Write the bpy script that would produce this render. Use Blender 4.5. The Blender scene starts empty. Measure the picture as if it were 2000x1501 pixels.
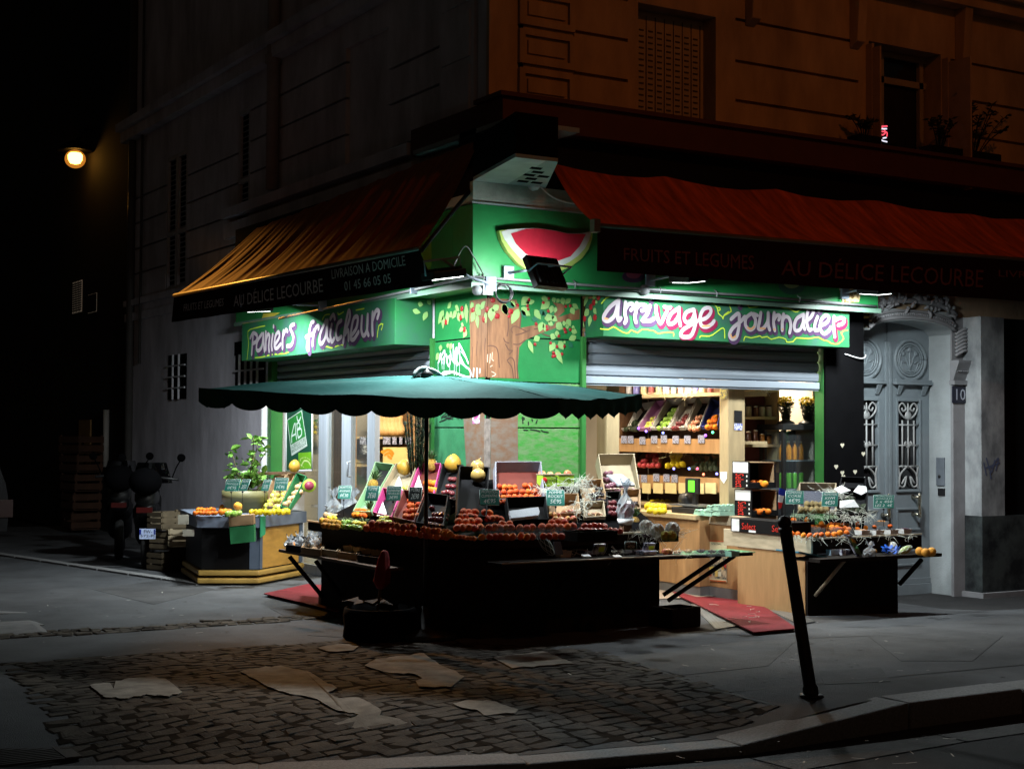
import bpy, bmesh, math, random
from mathutils import Vector as V, Matrix
from mathutils.bvhtree import BVHTree
R = random.Random(11)
scene = bpy.context.scene
COL = scene.collection
# ------------------------------------------------------------------ camera
FPX, CXP, CYP = 2900.0, 1000.0, 750.5
PITCH, ROLL, YAW = 0.03275278, 0.00531292, 0.54029899
FW = V((math.sin(YAW)*math.cos(PITCH), math.cos(YAW)*math.cos(PITCH), math.sin(PITCH)))
_r = FW.cross(V((0, 0, 1))).normalized(); _u = _r.cross(FW)
RT = _r*math.cos(ROLL) + _u*math.sin(ROLL); UP = _u*math.cos(ROLL) - _r*math.sin(ROLL)
def ray(px, py): return FW + RT*((px-CXP)/FPX) - UP*((py-CYP)/FPX)
_d = ray(952, 660)
CAM = V((-_d.x*11.5/_d.y, -11.5, 1.6))
cd = bpy.data.cameras.new('camera'); cam = bpy.data.objects.new('camera', cd); COL.objects.link(cam)
cd.sensor_width = 36; cd.lens = FPX/2000*36; cd.clip_start = .1; cd.clip_end = 300
cam.matrix_world = Matrix((( RT.x, UP.x, -FW.x, CAM.x), (RT.y, UP.y, -FW.y, CAM.y), (RT.z, UP.z, -FW.z, CAM.z), (0, 0, 0, 1)))
scene.camera = cam
# surveyed points: where the sight line through a photo pixel meets a real plane of the place
def PN(px, py, p, n):
    d = ray(px, py); return CAM + d*((V(p)-CAM).dot(V(n))/d.dot(V(n)))
def PX(px, py, x): return PN(px, py, (x, 0, 0), (1, 0, 0))
def PY(px, py, y): return PN(px, py, (0, y, 0), (0, 1, 0))
def G(px, py, z=0.0): return PN(px, py, (0, 0, z), (0, 0, 1))
def PD(px, py, d): return CAM + ray(px, py)*d
def depth(p): return (V(p)-CAM).dot(FW)
# ------------------------------------------------------------------ materials
MATS = {}
def M(name, col, rough=.6, var=.14, scale=5, bump=.0, bscale=60, metal=0, spec=.35, rand=0, huer=0, col2=None, sharp=0, stretch=(1,1,1), coat=0, trans=0):
    if name in MATS: return MATS[name]
    m = bpy.data.materials.new(name); m.use_nodes = True; nt = m.node_tree; N = nt.nodes; L = nt.links
    b = N['Principled BSDF']; b.inputs['Roughness'].default_value = rough; b.inputs['Metallic'].default_value = metal
    b.inputs['Specular IOR Level'].default_value = spec
    if coat: b.inputs['Coat Weight'].default_value = coat
    tc = N.new('ShaderNodeTexCoord'); mp = N.new('ShaderNodeMapping'); mp.inputs['Scale'].default_value = stretch
    L.new(tc.outputs['Object'], mp.inputs['Vector'])
    no = N.new('ShaderNodeTexNoise'); no.inputs['Scale'].default_value = scale; no.inputs['Detail'].default_value = 6; no.inputs['Roughness'].default_value = .62
    L.new(mp.outputs[0], no.inputs['Vector'])
    cr = N.new('ShaderNodeValToRGB'); c2 = col2 or tuple(min(1, c*(1+var)) for c in col); c1 = col if col2 else tuple(c*(1-var) for c in col)
    s = .2 - .17*sharp
    cr.color_ramp.elements[0].position = .5-s; cr.color_ramp.elements[1].position = .5+s
    cr.color_ramp.elements[0].color = (*c1, 1); cr.color_ramp.elements[1].color = (*c2, 1)
    L.new(no.outputs['Fac'], cr.inputs[0]); out = cr.outputs[0]
    if rand or huer:
        oi = N.new('ShaderNodeObjectInfo'); hs = N.new('ShaderNodeHueSaturation')
        a = N.new('ShaderNodeMapRange'); a.inputs[3].default_value = 1-rand; a.inputs[4].default_value = 1+rand
        h = N.new('ShaderNodeMapRange'); h.inputs[3].default_value = .5-huer; h.inputs[4].default_value = .5+huer
        L.new(oi.outputs['Random'], a.inputs[0]); L.new(oi.outputs['Random'], h.inputs[0])
        L.new(a.outputs[0], hs.inputs['Value']); L.new(h.outputs[0], hs.inputs['Hue']); L.new(out, hs.inputs['Color']); out = hs.outputs[0]
    L.new(out, b.inputs['Base Color'])
    if bump:
        n2 = N.new('ShaderNodeTexNoise'); n2.inputs['Scale'].default_value = bscale; n2.inputs['Detail'].default_value = 4
        L.new(mp.outputs[0], n2.inputs['Vector']); bp = N.new('ShaderNodeBump'); bp.inputs['Strength'].default_value = bump; bp.inputs['Distance'].default_value = .02
        L.new(n2.outputs['Fac'], bp.inputs['Height']); L.new(bp.outputs[0], b.inputs['Normal'])
    MATS[name] = m; return m
def EM(name, col, s):
    if name in MATS: return MATS[name]
    m = bpy.data.materials.new(name); m.use_nodes = True; N = m.node_tree.nodes; b = N['Principled BSDF']
    b.inputs['Base Color'].default_value = (*col, 1); b.inputs['Emission Color'].default_value = (*col, 1); b.inputs['Emission Strength'].default_value = s
    MATS[name] = m; return m
def GLASS(name, tint=(.9,.95,.95), refl=.12, haze=.0):
    if name in MATS: return MATS[name]
    m = bpy.data.materials.new(name); m.use_nodes = True; nt = m.node_tree; N = nt.nodes; L = nt.links
    N.remove(N['Principled BSDF']); o = N['Material Output']
    t = N.new('ShaderNodeBsdfTransparent'); t.inputs[0].default_value = (*tint, 1)
    g = N.new('ShaderNodeBsdfGlossy'); g.inputs['Roughness'].default_value = .05
    d = N.new('ShaderNodeBsdfDiffuse'); d.inputs[0].default_value = (.7, .75, .8, 1)
    x1 = N.new('ShaderNodeMixShader'); x1.inputs[0].default_value = refl; x2 = N.new('ShaderNodeMixShader'); x2.inputs[0].default_value = haze
    L.new(t.outputs[0], x1.inputs[1]); L.new(g.outputs[0], x1.inputs[2]); L.new(x1.outputs[0], x2.inputs[1]); L.new(d.outputs[0], x2.inputs[2]); L.new(x2.outputs[0], o.inputs[0])
    MATS[name] = m; return m
# ------------------------------------------------------------------ objects
WL = {}
def tag(o, label=None, cat=None, group=None, kind=None):
    if label: o['label'] = label
    if cat: o['category'] = cat
    if group: o['group'] = group
    if kind: o['kind'] = kind
    return o
def thing(name, label, cat, loc=(0,0,0), group=None, kind=None):
    o = bpy.data.objects.new(name, None); COL.objects.link(o); o.location = loc; o.empty_display_size = .1
    WL[o.name] = V(loc); return tag(o, label, cat, group, kind)
def link(name, me, parent=None, loc=(0,0,0)):
    o = bpy.data.objects.new(name, me); COL.objects.link(o)
    if parent: o.parent = parent; WL[o.name] = WL[parent.name]
    else: o.location = loc; WL[o.name] = V(loc)
    return o
class MB:
    def __init__(s): s.v = []; s.f = []; s.m = []; s.mi = 0; s.sm = []; s.smooth = False
    def add(s, vs, fs):
        b = len(s.v); s.v += [V(p) for p in vs]
        for f in fs: s.f.append([b+i for i in f]); s.m.append(s.mi); s.sm.append(s.smooth)
        return s
    def box(s, x0, x1, y0, y1, z0, z1):
        return s.add([(x0,y0,z0),(x1,y0,z0),(x1,y1,z0),(x0,y1,z0),(x0,y0,z1),(x1,y0,z1),(x1,y1,z1),(x0,y1,z1)],
                     [(0,3,2,1),(4,5,6,7),(0,1,5,4),(1,2,6,5),(2,3,7,6),(3,0,4,7)])
    def obox(s, c, ax, ay, az):   # centre and three half-axis vectors
        c = V(c); ax, ay, az = V(ax), V(ay), V(az)
        return s.add([c+ax*i+ay*j+az*k for k in(-1,1) for j in(-1,1) for i in(-1,1)], [(0,2,3,1),(4,5,7,6),(0,1,5,4),(1,3,7,5),(3,2,6,7),(2,0,4,6)])
    def prism(s, pts, ext):       # polygon extruded by a vector
        n = len(pts); e = V(ext); pts = [V(p) for p in pts]
        return s.add(pts+[p+e for p in pts], [list(range(n))[::-1], list(range(n, 2*n))]+[(i, (i+1)%n, n+(i+1)%n, n+i) for i in range(n)])
    def face(s, pts): return s.add(pts, [list(range(len(pts)))])
    def grid(s, fn, nu, nv):
        return s.add([fn(i/nu, j/nv) for j in range(nv+1) for i in range(nu+1)], [(j*(nu+1)+i, j*(nu+1)+i+1, (j+1)*(nu+1)+i+1, (j+1)*(nu+1)+i) for j in range(nv) for i in range(nu)])
    def tube(s, pts, r, n=8, flat=None, ends=True):   # flat=(normal, factor): squash the section along a normal
        pts = [V(p) for p in pts]; rr = r if isinstance(r, (list, tuple)) else [r]*len(pts); vs = []; prev = None
        for i, p in enumerate(pts):
            t = (pts[min(i+1, len(pts)-1)]-pts[max(i-1, 0)])
            t = t.normalized() if t.length > 1e-9 else V((0,0,1))
            if flat: a = V(flat[0]).normalized(); b = t.cross(a); b = b.normalized() if b.length > 1e-6 else t.orthogonal().normalized()
            else:
                a = t.orthogonal().normalized() if prev is None else (prev - t*prev.dot(t))
                a = a.normalized() if a.length > 1e-6 else t.orthogonal().normalized()
                b = t.cross(a); prev = a
            k = flat[1] if flat else 1
            for j in range(n):
                w = 2*math.pi*j/n; vs.append(p + a*(math.cos(w)*rr[i]*k) + b*(math.sin(w)*rr[i]))
        fs = [(i*n+j, i*n+(j+1)%n, (i+1)*n+(j+1)%n, (i+1)*n+j) for i in range(len(pts)-1) for j in range(n)]
        if ends: fs += [tuple(range(n))[::-1], tuple(range((len(pts)-1)*n, len(pts)*n))]
        old = s.smooth; s.smooth = True; s.add(vs, fs); s.smooth = old; return s
    def lathe(s, prof, n=16, c=(0,0,0), ax=(0,0,1), bump=None):
        ax = V(ax).normalized(); a = ax.orthogonal().normalized(); b = ax.cross(a); c = V(c); vs = []
        for i, (r, z) in enumerate(prof):
            for j in range(n):
                w = 2*math.pi*j/n; q = r*(bump(w, i) if bump else 1); vs.append(c+ax*z+a*(math.cos(w)*q)+b*(math.sin(w)*q))
        fs = [(i*n+j, i*n+(j+1)%n, (i+1)*n+(j+1)%n, (i+1)*n+j) for i in range(len(prof)-1) for j in range(n)]
        fs += [tuple(range(n))[::-1], tuple(range((len(prof)-1)*n, len(prof)*n))]
        old = s.smooth; s.smooth = True; s.add(vs, fs); s.smooth = old; return s
    def ball(s, c, r, nu=12, nv=8, sq=(1,1,1)):
        c = V(c); vs = [c+V((0,0,r*sq[2]))]
        for i in range(1, nv):
            th = math.pi*i/nv
            for j in range(nu):
                w = 2*math.pi*j/nu; vs.append(c+V((math.sin(th)*math.cos(w)*sq[0], math.sin(th)*math.sin(w)*sq[1], math.cos(th)*sq[2]))*r)
        vs.append(c-V((0,0,r*sq[2]))); e = len(vs)-1
        fs = [(0, 1+j, 1+(j+1)%nu) for j in range(nu)]+[(1+i*nu+j, 1+(i+1)*nu+j, 1+(i+1)*nu+(j+1)%nu, 1+i*nu+(j+1)%nu) for i in range(nv-2) for j in range(nu)]
        fs += [(e, 1+(nv-2)*nu+(j+1)%nu, 1+(nv-2)*nu+j) for j in range(nu)]
        old = s.smooth; s.smooth = True; s.add(vs, fs); s.smooth = old; return s
    def mesh(s, name, mats, off=V((0,0,0)), fix=True):
        me = bpy.data.meshes.new(name); me.from_pydata([tuple(p-off) for p in s.v], [], s.f)
        for m in (mats if isinstance(mats, (list, tuple)) else [mats]): me.materials.append(m)
        for p, mi, sm in zip(me.polygons, s.m, s.sm): p.material_index = mi; p.use_smooth = sm
        if fix:
            bm = bmesh.new(); bm.from_mesh(me); bmesh.ops.recalc_face_normals(bm, faces=bm.faces); bm.to_mesh(me); bm.free()
        me.update(); return me
    def build(s, name, mats, parent=None, label=None, cat=None, group=None, kind=None, bev=0, loc=None, fix=True):
        if parent: off = WL[parent.name]
        elif loc is not None: off = V(loc)
        else:
            n = len(s.v); off = V((sum(p.x for p in s.v)/n, sum(p.y for p in s.v)/n, min(p.z for p in s.v)))
        o = link(name, s.mesh(name, mats, off, fix), parent, off)
        if bev:
            md = o.modifiers.new('bevel', 'BEVEL'); md.width = bev; md.segments = 2; md.limit_method = 'ANGLE'
        return tag(o, label, cat, group, kind)
def lerp(a, b, t): return a+(b-a)*t
def smoothpts(pts, k=4):   # Catmull-Rom through control points
    pts = [V(p) for p in pts]
    if len(pts) < 3: return pts
    out = []
    for i in range(len(pts)-1):
        p0, p1, p2, p3 = pts[max(i-1,0)], pts[i], pts[i+1], pts[min(i+2, len(pts)-1)]
        for j in range(k):
            t = j/k; out.append(.5*((2*p1)+(p2-p0)*t+(2*p0-5*p1+4*p2-p3)*t*t+(3*p1-p0-3*p2+p3)*t**3))
    return out+[pts[-1]]
_bn = [0]
def brush(mb, pts, w, n, thick, k=4, taper=True, lift=0.0):  # a flat round-ended brush stroke lying on a surface with normal n
    n = V(n).normalized(); p = smoothpts(pts, k) if k else [V(q) for q in pts]; _bn[0] = (_bn[0]+1) % 23; l0 = lift+_bn[0]*4e-5; b = []; m = len(p)
    ex = n.orthogonal().normalized(); ey = n.cross(ex)
    for i, q in enumerate(p):
        q = q+n*(l0+i*2e-5); b.append(q); r = w*.5*(.93 if i in (0, m-1) else 1)
        mb.add([q+ex*(r*math.cos(t))+ey*(r*math.sin(t)) for t in [math.pi*j/5 for j in range(10)]], [tuple(range(10))])
    for i in range(m-1):
        d = b[i+1]-b[i]; d = d-n*d.dot(n)
        if d.length < 1e-6: continue
        sd = d.cross(n).normalized()*(w*.5); u = n*1e-5
        mb.face([b[i]-sd+u, b[i+1]-sd+u, b[i+1]+sd+u, b[i]+sd+u])
def blob(mb, pts, n, t):   # a flat painted shape (polygon) standing t proud of its surface
    pts = [V(p) for p in pts]; n = V(n).normalized()*t; q = [p+n for p in pts]; k = len(pts)
    mb.add(pts+q, [list(range(k, 2*k))]+[(i, (i+1)%k, k+(i+1)%k, k+i) for i in range(k)])
_tc = {}
def textdata(s, bold=0.0, shear=0.0):
    key = (s, bold, shear)
    if key in _tc: return _tc[key]
    c = bpy.data.curves.new('lettering', 'FONT'); c.body = s; c.size = 1; c.resolution_u = 2; c.offset = bold; c.shear = shear; c.align_x = 'LEFT'
    o = bpy.data.objects.new('lettering', c); COL.objects.link(o); bpy.context.view_layer.update()
    me = bpy.data.meshes.new_from_object(o.evaluated_get(bpy.context.evaluated_depsgraph_get()))
    vs = [V(v.co) for v in me.vertices]; fs = [list(p.vertices) for p in me.polygons]
    bpy.data.objects.remove(o); bpy.data.curves.remove(c); bpy.data.meshes.remove(me)
    x0 = min(v.x for v in vs); x1 = max(v.x for v in vs); y0 = min(v.y for v in vs); y1 = max(v.y for v in vs)
    vs = [((v.x-x0)/(x1-x0), (v.y-y0)/(y1-y0)) for v in vs]
    _tc[key] = (vs, fs); return _tc[key]
def text(mb, s, bl, br, tl, tr, n, lift=.004, bold=0.0, shear=0.0):   # lettering fitted between four corners of a surface
    vs, fs = textdata(s, bold, shear); bl, br, tl, tr = V(bl), V(br), V(tl), V(tr); n = V(n).normalized()*lift
    mb.add([lerp(lerp(bl, br, u), lerp(tl, tr, u), v)+n for u, v in vs], fs)
def rotv(v, ax, a): return Matrix.Rotation(a, 3, ax) @ V(v)
# ================================================================== SETTING
def sst(t): t = max(0, min(1, t)); return t*t*(3-2*t)
KERB = [(14,-5.07),(0,-5.07),(-1.35,-5.15),(-2.6,-4.95),(-3.9,-4.5),(-4.85,-4.02),(-6.5,-2.9),(-8,-1.2),(-10,3),(-14,11)]
def ykerb(x):
    for (a, b), (c, d) in zip(KERB, KERB[1:]):
        if c <= x <= a: return lerp(b, d, (x-a)/(c-a))
    return -5.07
def gz(x, y):
    z = -.05*max(0, x-1.8)*sst((y+2.4)/1.6)
    return z - .1*sst((-x-.1)/1.3)*sst((ykerb(x)+1.5-y)/1.5)
def onground(px, py, z0=0):
    z = z0
    for _ in range(4): p = G(px, py, z); z = gz(p.x, p.y)+z0
    return p
m_asph = M('asphalt', (.068,.071,.076), .85, scale=1.1, var=.42, bump=.55, bscale=160)
m_road = M('road asphalt', (.03,.03,.031), .85, scale=2, var=.3, bump=.6, bscale=120)
m_gran = M('granite', (.2,.2,.2), .75, scale=70, var=.35, bump=.3, bscale=150)
m_cob = M('cobble stone', (.058,.049,.039), .85, spec=.12, scale=4.5, var=.8, bump=.35, bscale=70)
m_cem = M('cement patch', (.25,.225,.19), .9, spec=.1, scale=7, var=.35, bump=.25, bscale=90)
m_slab = M('paving slab', (.15,.15,.15), .8, scale=9, var=.2, bump=.2)
m_gutter = M('gutter', (.06,.058,.056), .8, scale=8, var=.3, bump=.4)
mb = MB(); mb.face([(-90,-90,-.155),(90,-90,-.155),(90,90,-.155),(-90,90,-.155)]); mb.build('road', m_road, kind='structure', loc=(0,0,0))
xs = [-14+.25*i for i in range(112)]
mb = MB(); mb.smooth = True
mb.grid(lambda u, v: (lambda x: (lambda y: V((x, y, gz(x, y))))(lerp(ykerb(x)+.2, 40 if False else 14, v**1.6)))(xs[round(u*111)]), 111, 60)
mb.build('pavement', m_asph, kind='structure', loc=(0,0,0))
# kerb stones and gutter
kp = []
for (a, b), (c, d) in zip(KERB, KERB[1:]):
    n = max(1, int(math.hypot(c-a, d-b)/1.0))
    kp += [V((lerp(a,c,i/n), lerp(b,d,i/n), 0)) for i in range(n)]
mb = MB(); mg = MB()
for p, q in zip(kp, kp[1:]):
    t = (q-p).normalized(); nrm = V((t.y, -t.x, 0)); nrm = nrm if nrm.y > 0 else -nrm
    a, b = p+t*.006, q-t*.006; h = R.uniform(-.003, .003)
    za, zb = gz(a.x, a.y+.1)+.004+h, gz(b.x, b.y+.1)+.004+h
    ai, bi = a+nrm*.26, b+nrm*.26
    mb.add([(a.x,a.y,-.17),(b.x,b.y,-.17),(bi.x,bi.y,-.17),(ai.x,ai.y,-.17),(a.x,a.y,za),(b.x,b.y,zb),(bi.x,bi.y,zb),(ai.x,ai.y,za)],
           [(0,3,2,1),(4,5,6,7),(0,1,5,4),(1,2,6,5),(2,3,7,6),(3,0,4,7)])
    mg.face([p+V((0,0,-.15)), q+V((0,0,-.15)), q-nrm*.42+V((0,0,-.15)), p-nrm*.42+V((0,0,-.15))])
mb.build('kerb', m_gran, kind='structure', loc=(0,0,0), bev=.012)
mg.build('gutter', m_gutter, kind='structure', loc=(0,0,0))
# cobbles
def inside(x, y, P):
    c = False
    for (a, b), (d, e) in zip(P, P[1:]+P[:1]):
        if (b > y) != (e > y) and x < (d-a)*(y-b)/(e-b)+a: c = not c
    return c
def stones(mb, P, sx, sy, joint, h, rot=0, bed=None):
    x0, x1 = min(p[0] for p in P)-.5, max(p[0] for p in P)+.5; y0, y1 = min(p[1] for p in P)-.5, max(p[1] for p in P)+.5
    y = y0; cr, sr = math.cos(rot), math.sin(rot); mx, my = (x0+x1)/2, (y0+y1)/2
    while y < y1:
        hy = sy*R.uniform(.85, 1.15); x = x0+R.uniform(-sx, 0)
        while x < x1:
            wx = sx*R.uniform(.75, 1.3); j = lambda: R.uniform(-.015, .015)
            c = [(x+joint/2+j(), y+joint/2+j()), (x+wx-joint/2+j(), y+joint/2+j()), (x+wx-joint/2+j(), y+hy-joint/2+j()), (x+joint/2+j(), y+hy-joint/2+j())]
            c = [((a-mx)*cr-(b-my)*sr+mx+.03*math.sin(b*2), (a-mx)*sr+(b-my)*cr+my+.03*math.sin(a*1.7)) for a, b in c]
            ccx = sum(a for a, b in c)/4; ccy = sum(b for a, b in c)/4
            if inside(ccx, ccy, P):
                hh = h*R.uniform(.5, 1.2); tx, ty = R.uniform(-.05,.05), R.uniform(-.05,.05)
                zz = lambda a, b, k: gz(a, b)+k+(a-ccx)*tx+(b-ccy)*ty
                lo = [V((a, b, zz(a, b, -.03))) for a, b in c]; mid = [V((a, b, zz(a, b, hh*.4))) for a, b in c]
                top = [V((lerp(a, ccx, .16), lerp(b, ccy, .16), zz(a, b, hh))) for a, b in c]
                if bed: k = .0008+R.random()*.0012; bed.face([V((ccx+(a-ccx)*1.16, ccy+(b-ccy)*1.24, gz(a,b)+k)) for a, b in c])
                mb.smooth = False
                mb.add(lo+mid+top, [(8,9,10,11)]+[(i,(i+1)%4,4+(i+1)%4,4+i) for i in range(4)]+[(4+i,4+(i+1)%4,8+(i+1)%4,8+i) for i in range(4)])
            x += wx
        y += hy
COB = [(-4.3,-.9),(-1.5,-1.0),(-.45,-2.3),(-.72,-4.7),(-1.5,-4.85),(-2.6,-4.65),(-3.9,-4.2),(-4.6,-3.75)]
mb = MB(); bed = MB(); stones(mb, COB, .155, .095, .008, .0045, .10, bed); bed.build('joint_bed', M('joint dirt', (.020,.016,.012), .95, spec=.02), kind='structure', loc=(0,0,0)); mb.build('cobblestones', m_cob, kind='structure', loc=(0,0,0))
mb = MB(); stones(mb, [(-6.6,.28),(-1.25,.28),(-1.25,.58),(-6.6,.58)], .12, .09, .012, .012); mb.build('sett_band', m_cob, kind='structure', loc=(0,0,0))
mb = MB(); stones(mb, [(-7.5,.62),(-3.62,.62),(-3.75,2.4),(-7.5,2.6)], .62, .45, .012, .01); mb.build('paving_slabs', m_slab, kind='structure', loc=(0,0,0))
mb = MB()
for pts in ([(175,1338),(215,1334),(222,1345),(226,1330),(262,1324),(302,1321),(330,1330),(356,1352),(330,1360),(285,1356),(250,1364),(205,1362)],
            [(468,1312),(500,1305),(548,1300),(572,1306),(602,1311),(625,1325),(658,1343),(640,1352),(655,1362),(702,1363),(722,1372),(745,1388),(742,1397),(770,1402),(808,1416),(760,1419),(722,1424),(690,1422),(652,1414),(690,1402),(700,1396),(660,1388),(640,1378),(620,1366),(588,1358),(545,1350),(520,1340),(498,1326)],
            [(712,1300),(735,1287),(790,1280),(828,1276),(842,1287),(870,1303),(907,1321),(880,1342),(818,1341),(812,1330),(825,1325),(808,1316),(760,1314)],
            [(884,1374),(912,1367),(960,1369),(1012,1386),(1008,1392),(945,1397),(930,1386),(902,1382)],
            [(962,1284),(1010,1277),(1060,1272),(1122,1296),(1060,1300),(1000,1305),(985,1296)],
            [(620,1265),(660,1258),(700,1262),(690,1270),(640,1272)]):
    pp = []
    for (a, b), (c, d) in zip(pts, pts[1:]+pts[:1]):
        k = max(1, int(math.hypot(c-a, d-b)/9))
        pp += [(lerp(a,c,i/k)+(R.uniform(-2.2,2.2) if i else 0), lerp(b,d,i/k)+(R.uniform(-1.6,1.6) if i else 0)) for i in range(k)]
    q = [onground(a, b, .009) for a, b in pp]; blob(mb, q, (0,0,1), .005)
mb.build('cement_patches', m_cem, kind='structure', loc=(0,0,0))
mb = MB(); a = V((-1.40,3.5,0)); b = V((-2.75,9.9,0)); t = (b-a)/9; nn = V((t.y,-t.x,0)).normalized()
for i in range(9):
    p, q = a+t*i, a+t*(i+.97); mb.prism([p-nn*.07, p+nn*.07, q+nn*.07, q-nn*.07], (0,0,.022))
mb.build('edging_kerb', m_gran, kind='structure', loc=(0,0,0))
mb = MB()
for pts, w in (([(1420,1350),(1600,1334),(1800,1315),(2010,1296)], .012), ([(1140,1268),(1240,1292),(1330,1325),(1420,1352),(1515,1376)], .018), ([(1300,1262),(1500,1248),(1720,1240),(1850,1252)], .008)):
    q = [onground(*p, .003) for p in pts]
    for p0, p1 in zip(q, q[1:]):
        s = (p1-p0).cross(V((0,0,1))).normalized()*w; mb.face([p0-s, p1-s, p1+s, p0+s])
mb.build('pavement_joint', M('joint tar', (.012,.012,.012), .8), kind='structure', loc=(0,0,0))
mb = MB(); m2 = MB()
for pts in ([(528,1188),(600,1176),(665,1196),(640,1208),(560,1204)],[(180,1150),(330,1130),(420,1150),(300,1180)],[(640,1216),(760,1228),(700,1246),(600,1240)]): blob(m2, [onground(*p, .0015) for p in pts], (0,0,1), .001)
for pts in ([(1130,1268),(1240,1246),(1400,1238),(1560,1246),(1500,1300),(1330,1318)],[(1700,1245),(1860,1230),(1960,1240),(1900,1290),(1760,1290)],[(1600,1310),(1720,1302),(1740,1330),(1610,1336)]): blob(mb, [onground(*p, .0015) for p in pts], (0,0,1), .001)
mb.build('asphalt_patch', M('newer asphalt', (.058,.061,.065), .85, scale=2.5, var=.35, bump=.5, bscale=150), kind='structure', loc=(0,0,0)); m2.build('asphalt_patch', M('older asphalt', (.052,.053,.055), .88, scale=2.5, var=.4, bump=.5, bscale=150), kind='structure', loc=(0,0,0))
mb = MB()
for i in range(170):
    p = onground(*R.choice([(R.uniform(1000,1990), R.uniform(1235,1330)), (R.uniform(60,660), R.uniform(1130,1240))]), .004); r = R.uniform(.008,.022); mb.face([p+V((math.cos(a)*r*R.uniform(.7,1.2), math.sin(a)*r*R.uniform(.7,1.2), 0)) for a in [math.pi*j/4 for j in range(8)]])
mb.build('gum_spots', M('gum stain', (.032,.032,.032), .8), kind='structure', loc=(0,0,0))
mb = MB()
for i in range(70):
    p = onground(*R.choice([(R.uniform(1000,1990), R.uniform(1235,1330)), (R.uniform(60,660), R.uniform(1150,1290)), (R.uniform(900,1900), R.uniform(1440,1490))]), .006)
    a = R.uniform(0, 6.28); l = R.choice([.006,.01,.02,.035]); d = V((math.cos(a), math.sin(a), 0))*l; s = V((-d.y, d.x, 0)).normalized()*R.uniform(.002,.006)
    mb.face([p-d-s, p+d-s*.5, p+d+s, p-d+s*.7])
mb.build('scattered_straw', M('litter', (.55,.53,.47), .8), kind='stuff', loc=(0,0,0), label='pale scraps of straw and paper scattered on the dark pavement', cat='litter')
o = thing('drain_grate', 'slotted metal drain grate in the dark roadway, bottom left corner', 'drain grate', onground(25,1482,-.0))
mb = MB(); c = WL[o.name]+V((0,0,.012)); m_iron = M('cast iron', (.04,.038,.035), .7, bump=.2)
mb.box(c.x-.3,c.x-.22,c.y-.2,c.y+.2,c.z,c.z+.012); mb.box(c.x+.22,c.x+.3,c.y-.2,c.y+.2,c.z,c.z+.012); mb.build('frame', m_iron, o)
mb = MB()
for i in range(10): mb.box(c.x-.215, c.x+.215, c.y-.2+i*.042, c.y-.178+i*.042, c.z, c.z+.01)
mb.build('slats', m_iron, o)
# ================================================================== CORNER BUILDING
m_wall = M('rendered stone', (.60,.58,.64), .88, scale=2.2, var=.30, bump=.25, bscale=35, stretch=(1,1,.35), spec=.15)
m_wall2 = M('street front stone', (.44,.32,.21), .88, scale=2.2, var=.32, bump=.25, bscale=35, stretch=(1,1,.35), spec=.15)
m_dark = M('near black paint', (.006,.006,.0065), .6, spec=.12, bump=.05)
m_void = M('dark room', (.004,.004,.0045), .95, spec=.02)
m_shut = M('grey shutter paint', (.46,.46,.5), .6, bump=.1)
m_zinc = M('dark red paint', (.085,.03,.025), .6, bump=.1)
m_lgrey = M('pale grey paint', (.30,.36,.35), .65, scale=7, var=.12, bump=.1)
m_door = M('grey door paint', (.225,.265,.29), .42, scale=5, var=.1, bump=.06)
m_brass = M('brass', (.7,.65,.52), .25, metal=1)
m_alu = M('grey aluminium', (.36,.40,.46), .38, metal=.25, scale=3, stretch=(8,8,.6))
m_white = M('white paint', (.75,.76,.76), .5)
m_black = M('black plastic', (.015,.015,.016), .4)
BLD = thing('corner_building', 'rendered corner apartment building above the greengrocer shop with shuttered windows', 'building', (0,0,0))
ZT = 9.0
w = MB()
w.box(.05,.42,0.05,11.1,2.46,ZT)                      # side street wall
w.box(.05,.42,5.1,11.1,-.3,2.46)
def skinL(y0, y1, z0, z1, gr=()):
    zs = [z0]+sorted(g for g in gr if z0 < g < z1)+[z1]
    for a, b in zip(zs, zs[1:]): w.box(0, .05, y0, y1, a+(.014 if a != z0 else 0), b-(.014 if b != z1 else 0))
gA = [PX(601,p,0).z for p in (159.5,225.5,293,358)]; gB = [PX(414,p,0).z for p in (322,378,435,490.5)]
gC = [PX(822,p,0).z for p in (108,180,270)]
y1a, y1b = PX(325,400,0).y, PX(365,400,0).y; s1t, s1b = PX(325,310,0).z, PX(365,560,0).z
y2a, y2b = PX(465,300,0).y, PX(488,300,0).y; s2t, s2b = PX(465,220,0).z, PX(488,440,0).z
bw0, bw1, bwt = PX(675,200,0).y, PX(757,200,0).y, PX(675,95,0).z
skinL(y1a, 11.1, 2.46, ZT, gB); skinL(y1b, y1a, s1t, ZT); skinL(y1b, y1a, 2.46, s1b)
skinL(y2a, y1b, 2.46, ZT, gB); skinL(y2b, y2a, s2t, ZT); skinL(y2b, y2a, 2.46, s2b)
skinL(bw0, y2b, 2.46, ZT, gA); skinL(bw1, bw0, bwt, ZT); skinL(bw1, bw0, 2.46, 4.3)
skinL(1.055, bw1, 2.46, ZT, gC); skinL(.95, 1.055, 2.96, ZT, gC); skinL(.28, .95, 2.96, ZT); skinL(0.05, .2, 2.96, ZT)
w.box(0,.05,5.1,11.1,-.3,2.46)
for k in range(5):                                  # raised blocks of the corner quoin, side street
    z0 = 4.55+k*.52; w.box(-.02, -.0005, .34, .88, z0, z0+.44)
w.box(-.14,-.001,1.35,6.6,4.30,4.42); w.box(-.09,-.001,1.35,6.6,4.05,4.24)
zc = PX(566,81,0).z; w.box(-.22,-.001,0,11.1,zc,zc+.12); w.box(-.14,-.001,0,11.1,zc-.16,zc-.004)
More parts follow.
